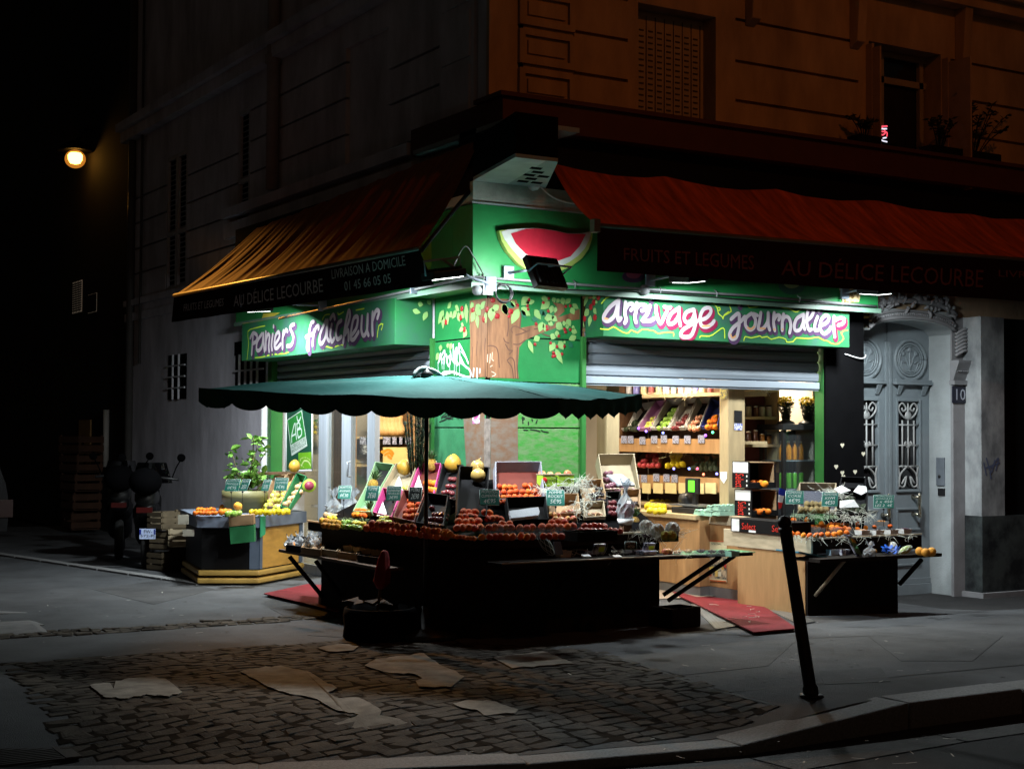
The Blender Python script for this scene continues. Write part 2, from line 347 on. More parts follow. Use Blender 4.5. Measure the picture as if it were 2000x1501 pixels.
zs = PX(316,572,0).z; w.box(-.06,-.001,6.7,11.1,zs-.09,zs); w.box(-.035,-.001,6.7,11.1,zs-.32,zs-.20)
w.build('side_street_wall', m_wall, BLD)
w = MB()                                             # street front wall, above the shop
wx0, wx1 = PY(1246,150,0).x, PY(1398,150,0).x; wt, wb = PY(1300,15,0).z, 4.2
vx0, vx1, vt = PY(1697,160,0).x, PY(1838,160,0).x, PY(1697,80,0).z
def skinR(x0, x1, z0, z1, gr=()):
    zs = [z0]+sorted(g for g in gr if z0 < g < z1)+[z1]
    for a, b in zip(zs, zs[1:]): w.box(x0, x1, 0, .05, a+(.016 if a != z0 else 0), b-(.016 if b != z1 else 0))
gD = [PY(1172,p,0).z for p in (-10,70,150)]; gE = [PY(1560,p,0).z for p in (61,140,215)]
w.box(.42, wx0, .05, .4, 2.9, ZT); w.box(wx1, vx0, .05, .4, 2.9, ZT); w.box(vx1, 12, .05, .4, 2.9, ZT)
w.box(wx0, wx1, .05, .4, wt, ZT); w.box(vx0, vx1, .05, .4, vt, ZT); w.box(wx0, wx1, .05, .4, 2.9, wb); w.box(vx0, vx1, .05, .4, 2.9, wb)
w.box(.05,.42,.05,.4,2.46,2.9)
skinR(0, .36, 2.9, ZT); qx0, qx1 = PY(1012,60,0).x, PY(1120,60,0).x
skinR(.36, qx0, 2.9, ZT); skinR(qx0, qx1, 2.9, ZT); skinR(qx1+.01, wx0-.12, 2.9, ZT, gD); skinR(wx0-.12, wx0, 2.9, ZT); skinR(wx0, wx1, wt, ZT); skinR(wx1, wx1+.25, 2.9, ZT)
skinR(wx1+.25, vx0-.15, 2.9, ZT, gE); skinR(vx0-.15, vx0, 2.9, ZT); skinR(vx0, vx1, vt, ZT); skinR(vx1, vx1+.15, 2.9, ZT); skinR(vx1+.15, 12, 2.9, ZT, gE)
for k in range(5):
    z0 = PY(1065,206-75*k,0).z; z1 = PY(1065,140-75*k,0).z+.0
    w.box(qx0, qx1, -.035, -.001, z0, z0+.06); w.box(qx0, qx1, -.035, -.001, z1-.05, z1); w.box(qx0, qx0+.06, -.035, -.001, z0+.06, z1-.05); w.box(qx1-.06, qx1, -.035, -.001, z0+.06, z1-.05)
    w.box(qx0+.1, qx1-.1, -.02, -.001, z0+.1, z1-.09)
zc = PY(1860,40,0).z+.25; w.box(-.1,12,-.3,-.001,zc,zc+.14); w.box(0,12,-.2,-.001,zc-.13,zc-.004)
w.build('street_front_wall', m_wall2, BLD)
for px, py in ((1464,30),(1667,75),(1872,115)):
    p = PY(px, py, 0); mb = MB()
    mb.prism([(p.x-.06,-.001,p.z-.12),(p.x-.06,-.12,p.z-.06),(p.x-.06,-.17,p.z+.55),(p.x-.06,-.001,p.z+.55)], (.12,0,0)); mb.build('corbel', m_wall2, BLD, bev=.01)
# shutters and windows of the first floor
def louvre(parent, x, y0, y1, z0, z1, nx=None):
    f = MB(); f.box(x-.03,x+.01,y0,y0+.05,z0,z1); f.box(x-.03,x+.01,y1-.05,y1,z0,z1); f.box(x-.03,x+.01,y0+.05,y1-.05,z0,z0+.06); f.box(x-.03,x+.01,y0+.05,y1-.05,z1-.06,z1)
    zm = (z0+z1)/2-.15; f.box(x-.03,x+.01,y0+.05,y1-.05,zm-.03,zm+.03)
    n = int((z1-z0)/.075)
    for i in range(n):
        z = z0+.07+i*(z1-z0-.14)/n
        f.add([(x-.012,y0+.05,z),(x-.012,y1-.05,z),(x+.03,y1-.05,z+.045),(x+.03,y0+.05,z+.045)], [(0,1,2,3)])
    return f.build('shutter', m_shut, parent)
ym = (y1a+y1b)/2
louvre(BLD, 0.035, y1b+.01, ym-.01, s1b, s1t); louvre(BLD, 0.035, ym+.01, y1a-.01, s1b, s1t); louvre(BLD, 0.035, y2b+.01, y2a-.01, s2b, s2t)
mb = MB(); mb.box(.049,.0495,y1b,y1a,s1b,s1t); mb.build('window_void', m_void, BLD); mb = MB(); mb.box(.049,.0495,y2b,y2a,s2b,s2t); mb.build('window_void', m_void, BLD)
f = MB(); f.box(wx0,wx1,.2,.24,wb,wt)
o = f.build('roller_blind', M('old blind paint', (.4,.33,.26), .7, bump=.2), BLD)
f = MB()
for i in range(8):
    x = wx0+.07+i*(wx1-wx0-.14)/7.3
    for j in range(24): z = 4.2+j*.058; f.box(x-.028,x+.028,.193,.1995,z,z+.014)
    f.box(x+.055,x+.06,.19,.1995,4.2,wt-.05)
f.build('blind_slots', M('slot', (.06,.05,.04), .7), o)
f = MB(); xm = lerp(vx0, vx1, .36)
for a, b in ((vx0+.02,vx0+.08),(xm-.05,xm+.05),(vx1-.1,vx1-.04)): f.box(a,b,.22,.27,wb,vt)
f.box(vx0,vx1,.22,.26,vt-.35,vt-.28); f.box(vx0,vx1,.221,.26,vt-.06,vt)
o = f.build('window', M('window frame', (.3,.27,.23), .6), BLD)
f = MB(); f.box(vx0,vx1,.28,.29,wb,vt); f.build('pane', M('dark pane', (.01,.01,.012), .06, spec=.6), o)
for a in (vx0-.045, vx1+.01):
    f = MB(); f.box(a,a+.035,-.09,.0,4.25,vt-.05); f.box(a+.006,a+.029,-.4,-.092,4.25,vt-.1) if a > vx1 else f.box(a+.006,a+.029,-.2,-.092,4.25,vt-.1); f.build('shutter', M('brown shutter', (.42,.3,.2), .7, bump=.2), BLD)
# neon reflection in the pane, put in as glowing strokes before it
q = [PY(1709,243,.20), PY(1734,245,.20), PY(1735,288,.20), PY(1710,286,.20)]
o = thing('neon_reflection', 'small red and white mirrored neon drawn as glowing strokes at the dark first floor window', 'mirrored neon', q[3])
f = MB(); bx = q[0].x; f.box(q[3].x+.01,q[1].x-.01,.206,.21,q[3].z,q[0].z); f.build('board', m_void, o)
def uv(u, v): return lerp(lerp(q[0], q[1], u), lerp(q[3], q[2], u), v)
fr = MB(); fw_ = MB()
for pts in ([(.05,.1),(.95,.04)],[(.1,.18),(.5,.12),(.8,.3),(.6,.45),(.3,.4)],[(.4,.3),(.9,.32),(.9,.5)],[(.3,.75),(.4,.9),(.95,.95)]): brush(fr, [uv(*p) for p in pts], .016, (0,-1,0), .006)
for pts in ([(.05,.2),(.9,.16)],[(.0,.55),(.35,.55),(.5,.7),(.9,.75)],[(.05,.85),(.25,.95),(.5,1)],[(.6,.6),(.85,.56)]): brush(fw_, [uv(*p) for p in pts], .016, (0,-1,0), .008)
fr.build('red_glow', EM('neon red', (1,.1,.15), 1.2), o); fw_.build('white_glow', EM('neon white', (.85,.85,1), 1.1), o)
# balcony slab wrapping the corner
s = MB(); s.box(-.12,12,-.45,-.001,4.27,4.53); s.box(-.12,-.001,0,1.3,4.27,4.53)
s.box(-.16,12,-.49,0-.001,4.531,4.57); s.build('balcony_slab', m_zinc, BLD)
s = MB(); s.box(-.30,-.125,-.8,.9,4.21,4.25); s.box(-.1249,.45,-.8,-.452,4.21,4.25); s.build('slab_soffit', m_lgrey, BLD)
s = MB(); s.box(.44,12,-.30,-.001,3.72,4.26); s.box(-.30,-.001,-.30,5.6,3.68,4.04); s.box(-.30,.439,-.30,-.001,3.92,4.26); s.build('black_frieze', m_dark, BLD)
# corner canopy above the fascia, seen from below, with a perforated vent
q = [V((-.36,-.36,3.78)), V((-.62,-1.5,3.78)), V((-.22,-1.5,3.78)), V((.38,-.36,3.78))]
s = MB(); s.prism(q, (0,0,.03)); cn = s.build('canopy_soffit', m_lgrey, BLD)
s = MB()
for r in range(5):
    for c in range(6):
        x = -.02+c*.14-r*.06+(.05 if r % 2 else 0); y = -.52-r*.15
        if x > .26-(-.36-y)*.5: continue
        s.face([(x,y,3.778),(x+.11,y,3.778),(x+.075,y-.1,3.778),(x-.035,y-.1,3.778)])
s.build('vent_hole', m_void, cn)
s = MB(); s.face([(-.365,-.37,3.779),(-.62,-1.49,3.779),(-.33,-1.49,3.779),(-.02,-.37,3.779)]); s.build('cover_plate', M('pale plate', (.5,.55,.54), .6), cn)
s = MB(); s.prism([(-.36,-.36,3.811),(-.62,-1.5,3.811),(-.22,-1.5,3.811),(.38,-.36,3.811)], (0,0,.33)); s.build('canopy_box', m_void, BLD)
s = MB(); s.box(-.36,1.15,-.36,-.301,3.60,3.779); s.box(-.36,-.301,-.30,1.0,3.60,3.679); s.build('frieze_band', M('frieze paint', (.33,.36,.31), .7, scale=9, var=.2, bump=.2), BLD)
s = MB(); s.box(-.375,1.16,-.375,-.361,3.585,3.599); s.build('frieze_lip', m_lgrey, BLD)
p = PY(1040,362,-.36)
s = MB(); s.lathe([(.0,0),(.05,0),(.05,.05),(.03,.07),(0,.07)], 14, p, (0,-1,0)); jb = s.build('junction_box', m_white, BLD)
s = MB(); s.tube(smoothpts([p+V((.05,-.03,0)), p+V((.2,-.02,-.09)), p+V((.4,-.02,-.13)), p+V((.65,-.02,-.12))]), .007); s.build('cable', m_white, jb)
# downpipe, barred windows, hooks
s = MB(); pp = PX(533,200,-.09); s.tube([(-.09,pp.y,ZT),(-.09,pp.y,4.46)], .075, 12); s.lathe([(.1,0),(.1,.1)], 12, (-.09,pp.y,PX(533,125,-.09).z)); s.build('downpipe', M('pipe grey', (.3,.27,.26), .6), BLD)
s = MB(); s.tube([(-.05,10.75,ZT),(-.05,10.75,0)], .06, 10); s.tube([(-.05,10.25,ZT),(-.05,10.25,2.6)], .02, 8); s.build('downpipe', M('dark pipe', (.07,.065,.06), .6), BLD)
def barred(y0, y1, z0, z1, nc, nr):
    f = MB(); f.box(-.012,-.002,y0,y1,z0,z1); f.build('window_void', m_void, BLD); f = MB()
    for i in range(1, nc): y = lerp(y0, y1, i/nc); f.box(-.045,-.02,y-.012,y+.012,z0,z1)
    for i in range(1, nr): z = lerp(z0, z1, i/nr); f.box(-.043,-.022,y0,y1,z-.01,z+.01)
    f.build('window_bars', M('bar paint', (.5,.5,.53), .6), BLD)
barred(PX(365,740,0).y, PX(330,740,0).y, PX(348,779,0).z, PX(348,692,0).z, 3, 4)
barred(PX(519,740,0).y, PX(461,740,0).y, 1.95, PX(490,690,0).z, 5, 3)
f = MB(); q = PX(466,686,0); f.box(-.012,-.002,q.y-.25,q.y+.12,q.z-.05,q.z+.12); f.build('window_void', m_void, BLD)
# green corner pier with the painted cherry tree
m_green = M('green paint', (.014,.165,.045), .42, scale=3, var=.2, bump=.06, bscale=25)
m_green2 = M('worn green paint', (.04,.25,.035), .5, scale=9, col2=(.13,.24,.10), sharp=.5, bump=.15, bscale=20, stretch=(1,1,2.2))
m_green3 = M('dull green paint', (.04,.20,.09), .5, scale=4, var=.25, bump=.1)
m_bark = M('painted bark', (.20,.095,.046), .6, scale=5, var=.45, stretch=(3,3,.5))
m_barkworn = M('worn painted bark', (.17,.09,.05), .6, scale=8, col2=(.17,.145,.12), sharp=.4, stretch=(1,1,2))
PIER = thing('painted_corner_pier', 'green corner pier of the shop painted with a cherry tree and sprayed graffiti', 'mural pier', (0,0,0))
s = MB(); s.box(.012,.5,.012,1.03,-.2,2.94); s.box(.5,1.03,.012,.4,-.2,2.94); s.build('core', m_dark, PIER)
zA = PY(1050,661,0).z; zB = PY(1050,747,0).z; zC = PY(1050,835.5,0).z
for z0, z1, mat in ((zA+.006,2.93,m_green),(zB+.006,zA-.006,m_green),(zC+.006,zB-.006,m_green2),(.9,zC-.006,m_green2),(-.2,.894,m_green3)):
    s = MB(); s.box(.035,1.0,0,.011,z0,z1); s.build('panel', mat, PIER, bev=.003)
    s = MB(); s.box(0,.011,.035,1.0,z0,z1); s.build('panel', m_green3 if z1 < zB else mat, PIER, bev=.003)
s = MB(); s.box(-.008,.034,-.008,.034,-.2,zC+.08); s.build('corner_strip', M('galvanised angle', (.2,.17,.15), .6, scale=20, var=.4), PIER)
s = MB(); s.box(1.002,1.045,-.03,.1,-.2,2.5); s.box(-.03,.1,1.002,1.05,-.2,2.5); s.build('edge_post', M('bright green post', (.03,.16,.035), .45), PIER)
# painted tree: trunk over both faces, branches, leaves, cherries
nL, nR = (-1,0,0), (0,-1,0)
def zl(x, y): return (840+x/8.83, 570+y/8.83)      # survey sheet of the side face
def zr(x, y): return (980+x/8.83, 570+y/8.83)      # survey sheet of the street face
LX = lambda x, y: PX(*zl(x, y), 0); RY = lambda x, y: PY(*zr(x, y), 0)
s = MB()
tz = [PX(*zl(690, y), 0) for y in (150, 450, 800, 1100, 1480)]
blob(s, [(0,p.y+.01*math.sin(i*2),p.z) for i, p in enumerate(tz)]+[(0,.002,tz[-1].z),(0,.002,tz[0].z)], nL, .003)
blob(s, [(.002,0,tz[0].z),(.3,0,tz[0].z)]+[RY(*p) for p in [(330,380),(320,620),(470,590),(620,565),(760,560),(870,590),(960,480),(900,380),(960,270),(880,180),(1060,210),(1080,330),(960,440),(1150,380),(1340,290),(1340,470),(1150,500),(1000,520),(930,620),(820,660),(700,700),(560,760),(400,830),(300,950),(270,1300),(290,1490)]]+[(.002,0,RY(290,1490).z)], nR, .003)
s.build('painted_trunk', m_bark, PIER)
s = MB(); q = [PX(905,800,0), PX(905,925,0)]
blob(s, [(0,PX(905,800,0).y,q[0].z-.02),(0,PX(912,925,0).y,q[1].z),(0,.04,q[1].z),(0,.04,q[0].z-.02)], nL, .003)
blob(s, [(.04,0,zB-.01),(.04,0,.95),PY(1012,930,0),PY(1011,835,0),PY(1012,752,0)], nR, .003); s.build('painted_trunk', m_barkworn, PIER)
s = MB()                                             # dark bark lines
for pts in ([(100,300),(110,600),(90,760)],[(180,700),(160,640),(230,590),(420,680)],[(240,740),(330,720),(480,660)],[(60,900),(120,1000),(180,1010),(130,1070)],[(90,1180),(150,1130),(210,1200),(230,1480)],[(100,1200),(170,1300),(200,1490)],[(200,900),(300,900),(400,830)],[(30,800),(60,860),(120,880)],[(270,960),(260,1200),(270,1490)],[(700,720),(820,760),(900,760)],[(330,400),(310,600)],[(560,640),(700,620)]): brush(s, [RY(*p) for p in pts], .012, nR, .0015, lift=.003)
for pts in ([(960,800),(950,1000),(960,1480)],[(1000,930),(1080,930),(1160,1000),(1190,1300)],[(820,850),(800,1100)],[(740,950),(730,1200),(720,1400)],[(880,300),(860,420)],[(700,520),(690,560)]):
    P = [(LX(*p) if p[0] < 985 else PY(*zl(*p), 0)) for p in pts]; brush(s, P, .011, nL if pts[0][0] < 985 else nR, .0015, lift=.003)
s.build('bark_line', M('dark bark paint', (.10,.045,.028), .6), PIER)
def leaf(mb, a, b, wd, n, surf):
    a = surf(*a); b = surf(*b); d = b-a; n = V(n); sd = d.cross(n).normalized()*wd
    pr = [(0,0),(.18,.62),(.42,1),(.7,.72),(1,0),(.7,-.6),(.4,-.95),(.16,-.6)]
    blob(mb, [a+d*t+sd*k+n*.0035 for t, k in pr], n, .002)
lvR = [((470,90),(330,230),9),((560,160),(400,190),5),((330,270),(490,410),8),((290,290),(165,550),8),((10,210),(90,400),7),((150,160),(230,255),5),((680,90),(790,140),6),((820,165),(665,300),8),((560,300),(670,475),7),((880,90),(910,180),5),((985,115),(940,190),4),((1040,95),(1060,225),6),((1180,110),(1090,210),5),((1215,205),(1320,290),5),((1190,265),(1245,390),6),((870,230),(840,370),6),((930,260),(910,365),4),((730,460),(900,430),8),((860,420),(955,505),6),((790,510),(885,575),5),((700,515),(640,695),7),((720,530),(745,685),4),((930,540),(1050,640),8),((1065,500),(1075,590),4),((1115,470),(1185,590),7),((1110,560),(1140,640),4),((1200,605),(1260,620),4),((1195,650),(1295,705),6),((830,740),(930,795),6),((945,665),(950,780),5),((1280,765),(1150,830),6),((650,775),(540,840),6),((455,835),(540,1060),5),((910,870),(820,1030),7),((980,845),(1060,1000),7),((920,975),(1045,1240),6),((1060,850),(1100,880),3)]
s = MB()
for a, b, k in lvR: leaf(s, a, b, k*.0052, nR, RY)
for a, b, k in [((245,310),(150,560),7),((235,400),(232,640),5),((300,325),(315,570),6),((350,345),(385,440),5),((470,320),(385,465),5),((490,345),(515,515),5),((535,340),(600,450),5),((440,235),(515,330),4),((625,200),(645,540),6),((580,630),(505,670),4),((640,650),(580,790),6),((545,540),(590,590),3),((330,190),(360,270),7),((760,200),(700,270),5),((900,180),(930,285),9),((800,220),(880,400),8),((780,345),(715,520),7),((815,390),(835,625),5),((960,350),(970,540),4),((190,910),(185,1030),5),((310,880),(315,970),4),((380,880),(345,1010),5),((110,1080),(160,1150),6)]: leaf(s, a, b, k*.007, nL, LX)
for a, b, k in [((1060,270),(1050,505),8),((1180,230),(1060,330),6),((1260,200),(1320,400),7)]: leaf(s, a, b, k*.0052, nR, lambda x, y: PY(*zl(x, y), 0))
s.build('painted_leaves', M('leaf paint', (.24,.43,.14), .5, var=.2), PIER)
s = MB()
for a, b, k in [((60,190),(230,260),6),((330,310),(420,460),5),((510,460),(640,480),5),((700,330),(760,420),5),((1150,870),(1230,960),5),((640,310),(740,400),5)]: leaf(s, a, b, k*.005, nR, RY)
s.build('painted_shade_leaves', M('dark leaf paint', (.02,.13,.07), .5), PIER)
s = MB()
for x, y in [(270,230),(160,360),(120,420),(465,135),(440,240),(450,300),(810,110),(715,185),(800,330),(590,550),(770,600),(780,640),(1100,250),(1080,640),(1100,690),(1180,650),(980,760),(570,900),(950,940),(1075,935),(840,880),(890,1050),(1035,1070),(880,1110),(915,1100),(1180,240)]:
    c = RY(x, y); s.lathe([(.017,0),(.015,.003),(.008,.005)], 10, c+V((0,-.003,0)), nR)
for x, y, sf, n in [(535,440,0,0),(600,650,0,0),(930,470,0,0),(745,310,0,0),(985,300,0,0),(280,520,0,0),(555,290,0,0)]: s.lathe([(.03,0),(.027,.003),(.012,.005)], 10, LX(x, y)+V((-.003,0,0)), nL)
for x, y in [(1155,415),(1080,140),(1390,340)]: s.lathe([(.028,0),(.026,.003),(.012,.005)], 10, PY(*zl(x, y), 0)+V((0,-.003,0)), nR)
s.build('painted_cherries', M('cherry paint', (.30,.015,.018), .45), PIER)
s = MB()                                             # sprayed tag
for pts in ([(165,1200),(190,1060),(215,1230)],[(150,1220),(260,1010),(250,1240)],[(230,1160),(290,1080),(300,1220)],[(350,1100),(300,1160),(330,1280),(360,1200),(340,1130)],[(360,1020),(380,1140),(440,1230)],[(410,910),(420,1180),(470,960),(430,1090),(480,1260)],[(480,1000),(470,1190),(520,1240),(520,1090),(490,1010)],[(510,890),(530,1180),(600,1260)],[(510,890),(600,1060),(670,1230)],[(540,1020),(660,1190)],[(540,1130),(600,1260),(690,1340),(715,1420),(680,1470),(560,1440),(400,1380),(260,1380),(210,1420),(260,1420),(420,1370)],[(150,1220),(150,1420)],[(215,1230),(220,1330)],[(250,1240),(250,1340)],[(350,1280),(350,1360)],[(430,1230),(430,1440)],[(460,1240),(465,1440)],[(520,1250),(520,1430)],[(765,1320),(755,1460)],[(820,1320),(825,1480)],[(870,1330),(865,1390)]):
    wd = .02 if len(pts) > 2 or pts[0][0] > 700 else .007; brush(s, [LX(*p) for p in pts], wd, nL, .002, lift=.006)
s.build('white_tag', M('white spray', (.62,.72,.76), .5), PIER)
s = MB()
bz = lambda x, y: (820+x/3.752, 560+y/3.752)
for pts in ([(150,920),(165,985)],[(155,915),(200,920),(165,950),(205,960),(165,985)],[(215,915),(205,970)],[(215,915),(240,920)],[(210,945),(235,940)],[(205,970),(235,965)],[(240,970),(262,910),(275,970)],[(245,950),(275,945)],[(280,910),(285,970)],[(282,910),(305,905),(285,945),(312,970)],[(145,990),(240,950),(315,940)],[(160,960),(320,890)]): brush(s, [PX(*bz(*p), 0) for p in pts], .010, nL, .002, lift=.002)
for pts in ([(750,955),(755,1000)],[(752,955),(765,965),(752,978)],[(795,990),(796,1010)],[(820,970),(825,985)],[(850,1000),(860,975)],[(760,1048),(790,1050)],[(810,1045),(850,1050),(880,1060)],[(890,1050),(905,1060),(940,1065)]): brush(s, [PY(*bz(*p), 0) for p in pts], .011, nR, .002, lift=.002)
s.build('black_tag', M('black marker', (.008,.008,.01), .5), PIER)
s = MB(); s.face([PX(*bz(385,905),-.004), PX(*bz(440,900),-.004), PX(*bz(438,1000),-.004), PX(*bz(385,1003),-.004)]); st = s.build('purple_sticker', M('sticker purple', (.35,.05,.22), .4, scale=30, col2=(.8,.75,.8), sharp=.9), PIER)
s = MB()
for pts in ([(500,490),(495,560)],[(515,480),(512,530),(525,540)],[(500,585),(515,575)],[(510,620),(540,640),(515,655)],[(480,495),(478,550)]): brush(s, [PY(*bz(*(p[0]+15, p[1])), 0) for p in pts], .006, nR, .002, lift=.004)
s.build('chalk_scribble', M('scribble', (.6,.5,.4), .7), PIER)
# ================================================================== SHOPFRONT
FAS = thing('shop_fascia', 'green boxed shop fascia wrapping the corner with cable conduits along its lower edge', 'shop fascia', (0,0,0))
fzb = PY(922,556,-.36).z; fx1 = PY(1715,600,-.36).x
s = MB(); s.box(-.36, fx1, -.36, -.001, fzb, 3.583); s.box(-.36, -.001, 0, 5.4, fzb, 3.583); s.build('fascia_box', m_green, FAS, bev=.004)
s = MB(); s.box(-.385, fx1+.02, -.385, -.362, fzb-.025, fzb+.02); s.box(-.385,-.362,-.36,5.4,fzb-.025,fzb+.02); s.build('lower_trim', M('trim paint', (.09,.16,.12), .5), FAS)
def condL(px, py): return PX(px, py, -.405)
def condR(px, py): return PY(px, py, -.405)
s = MB(); a = condR(925,547); b = condR(1712,598); s.tube([a+V((0,0,.03)), lerp(a,b,.3)+V((0,0,.02)), lerp(a,b,.65)+V((0,0,.025)), b], .012)
for t in (.02,.22,.42,.56,.78,.9):
    q = lerp(a, b, t)+V((0,0,.02)); s.tube([q+V((0,.03,.04)), q+V((0,-.016,.01)), q+V((0,.0,-.03))], .006)
s.tube([condL(925,547)+V((0,0,.03)), condL(545,622)], .012); s.build('conduit', M('conduit grey', (.15,.16,.165), .5), FAS)
s = MB(); s.tube(smoothpts([a+V((.02,0,.0)), lerp(a,b,.2)+V((0,0,-.03)), lerp(a,b,.4)+V((0,0,.0)), lerp(a,b,.7)+V((0,0,-.02)), b]), .006); c = PY(983,573,-.42)
for k in range(3): s.tube([c+V((math.cos(t*.4)*(.075+.006*k), -.01*k, math.sin(t*.4)*(.085-.005*k))) for t in range(17)], .006)
s.tube(smoothpts([a+V((.1,0,.05)), a+V((0,0,.2)), a+V((-.12,-.05,.28)), PX(885,522,-.6)]), .006)
s.build('black_cable', m_black, FAS)
s = MB(); p = PY(932,567,-.40); s.ball(p, .045); p = PY(950,567,-.40); s.box(p.x-.05,p.x+.05,p.y-.03,p.y+.03,p.z-.04,p.z+.04); s.ball(PY(1259,566,-.41), .05); s.build('conduit_box', M('conduit grey', (0,0,0)), FAS)
def disc(pts, mat, surf, n, t, name, parent):
    s = MB(); blob(s, [surf(*p) for p in pts], n, t); return s.build(name, mat, parent)
def ell(cx, cy, rx, ry, k=24): return [(cx+rx*math.cos(2*math.pi*i/k), cy+ry*math.sin(2*math.pi*i/k)) for i in range(k)]
fY = lambda x, y: PY(x, y, -.361); fX = lambda x, y: PX(x, y, -.361)
disc(ell(1237,540,22,12), M('plum paint', (.05,.02,.06), .5), fY, nR, .003, 'painted_plum', FAS)
disc(ell(1237,535,14,9), M('plum paint light', (.22,.05,.10), .5), fY, nR, .005, 'painted_plum', FAS)
disc(ell(1546,556,26,19), M('ring paint', (.02,.09,.06), .5), fY, nR, .003, 'painted_kiwi', FAS)
disc(ell(1546,550,17,13), M('kiwi paint', (.22,.34,.14), .5), fY, nR, .005, 'painted_kiwi', FAS)
disc([(1638,560),(1683,562),(1677,590),(1645,592)], M('pineapple paint', (.16,.09,.03), .5, scale=22, col2=(.7,.55,.3), sharp=.8), fY, nR, .004, 'painted_pineapple', FAS)
disc(ell(832,496,12,47), M('pear paint', (.12,.24,.02), .5), fX, nL, .004, 'painted_pear', FAS)
disc([(812,465),(822,452),(827,480),(826,520),(815,520),(810,490)], M('pear paint dark', (.08,.13,.02), .5), fX, nL, .003, 'painted_pear', FAS)
disc([(548,610),(520,626),(505,640),(515,612)], M('lemon paint', (.5,.42,.05), .5), fX, nL, .003, 'painted_lemon', FAS)
disc(ell(600,577,30,14), M('tomato paint', (.35,.08,.06), .5), fX, nL, .003, 'painted_tomato', FAS)
# watermelon board
WM = thing('watermelon_board', 'cut-out painted watermelon slice fixed on the green fascia at the shop corner', 'sign board', PY(1060,500,-.38))
top = [(968,452),(985,450),(1012,448),(1042,447),(1072,451),(1100,457),(1128,457),(1151,452)]
s = MB(); blob(s, [fY(*p)+V((0,-.012,0)) for p in top+[(1149,468),(1142,488),(1130,505),(1112,519),(1085,532),(1056,538),(1028,532),(1004,515),(984,492),(973,472)]], nR, .05); s.build('rind', M('rind paint', (.28,.38,.09), .45), WM)
s = MB(); blob(s, [fY(*p)+V((0,-.063,0)) for p in [(972,454)]+top[1:-1]+[(1147,454),(1143,470),(1134,487),(1121,501),(1104,513),(1082,524),(1056,529),(1032,523),(1010,507),(992,487),(978,469)]], nR, .003); s.build('pith', M('pith paint', (.42,.46,.43), .5), WM)
s = MB(); blob(s, [fY(*p)+V((0,-.067,0)) for p in [(990,458),(1020,449),(1042,448),(1072,452),(1100,458),(1136,459),(1124,482),(1106,502),(1078,512),(1042,509),(1018,496),(1000,478)]], nR, .003); s.build('flesh', M('flesh paint', (.42,.015,.035), .5, scale=2.5, var=.35), WM)
# lettered sign boxes
m_sign = M('sign green', (.012,.135,.034), .7, spec=.1, scale=2.2, col2=(.03,.09,.065), sharp=.2)
m_purple = M('purple paint', (.055,.03,.068), .8, spec=.05); m_crim = M('crimson paint', (.16,.012,.04), .8, spec=.05); m_letter = M('letter white', (.33,.295,.318), .8, spec=.05, scale=6, var=.06)
m_orange = M('orange shade', (.48,.25,.11), .8, spec=.05); m_yel = M('yellow line', (.36,.50,.04), .8, spec=.05)
def lettering(sign, n, surf, words, shadows, accents, lines, w):
    strokes = []
    a, b, c, d = MB(), MB(), MB(), MB(); e = MB()
    for pts in strokes: brush(a, [surf(*p) for p in pts], w, n, .006, lift=.006)
    for pts, cr in shadows: brush(e if cr else b, [surf(*p) for p in pts], w*1.75, n, .004, lift=.0015)
    for pts in accents: brush(c, [surf(*p) for p in pts], w*.45, n, .0065, lift=.008)
    for pts in lines: brush(d, [surf(*p) for p in pts], w*.28, n, .003, lift=.001, k=2)
    b.build('letter_shadow', m_purple, sign)
    if e.v: e.build('letter_shadow', m_crim, sign)
    for wd in words:
        a = MB()
        for pts in wd: brush(a, [surf(*p) for p in pts], w, n, .006, lift=.006)
        a.build('lettering', m_letter, sign)
    c.build('letter_accent', m_orange, sign); d.build('wavy_line', m_yel, sign)
SR = thing('shop_sign', 'long green sign box hand painted arrivage journalier above the street opening', 'shop sign', (1.05,-.3,2.5), 'hand painted sign boxes')
s = MB(); s.box(1.05,4.09,-.3,-.001,2.49,fzb-.028); s.build('sign_box', m_sign, SR, bev=.004)
s = MB()
for a_, b_, k in [((1500,30),(1425,250),5),((1640,40),(1570,120),5),((1510,300),(1430,420),7),((1540,400),(1510,600),6),((1590,280),(1640,380),5),((1370,500),(1430,610),5),((1650,150),(1625,200),4)]: leaf(s, a_, b_, k*.0055, nL, lambda x, y: PX(*zr(x, y), 1.05))
s.build('painted_leaves', M('leaf paint', (0,0,0)), SR)
s = MB()
for x, y in [(1540,260),(1590,180),(1430,460),(1610,440),(1670,90)]: s.lathe([(.032,0),(.028,.003),(.012,.005)], 10, PX(*zr(x, y), 1.05)+V((-.003,0,0)), nL)
s.build('painted_cherries', M('cherry paint', (0,0,0)), SR)
sz1 = lambda x, y: PY(1165+x/7.692, 560+y/7.692, -.302); sz2 = lambda x, y: PY(1415+x/7.692, 570+y/7.692, -.302)
A1 = [[(330,200),(200,300),(110,430),(110,500),(180,510),(270,420),(320,230)],[(330,190),(310,400),(325,505),(360,470)],[(430,230),(420,400),(440,490),(415,545)],[(425,340),(480,262),(540,262),(550,310),(510,350)],[(600,240),(590,350),(570,450),(585,535)],[(590,335),(650,268),(735,285),(735,335),(670,358)],[(798,285),(760,400),(692,490),(692,508),(800,510),(858,472)],[(800,150),(800,190)]]
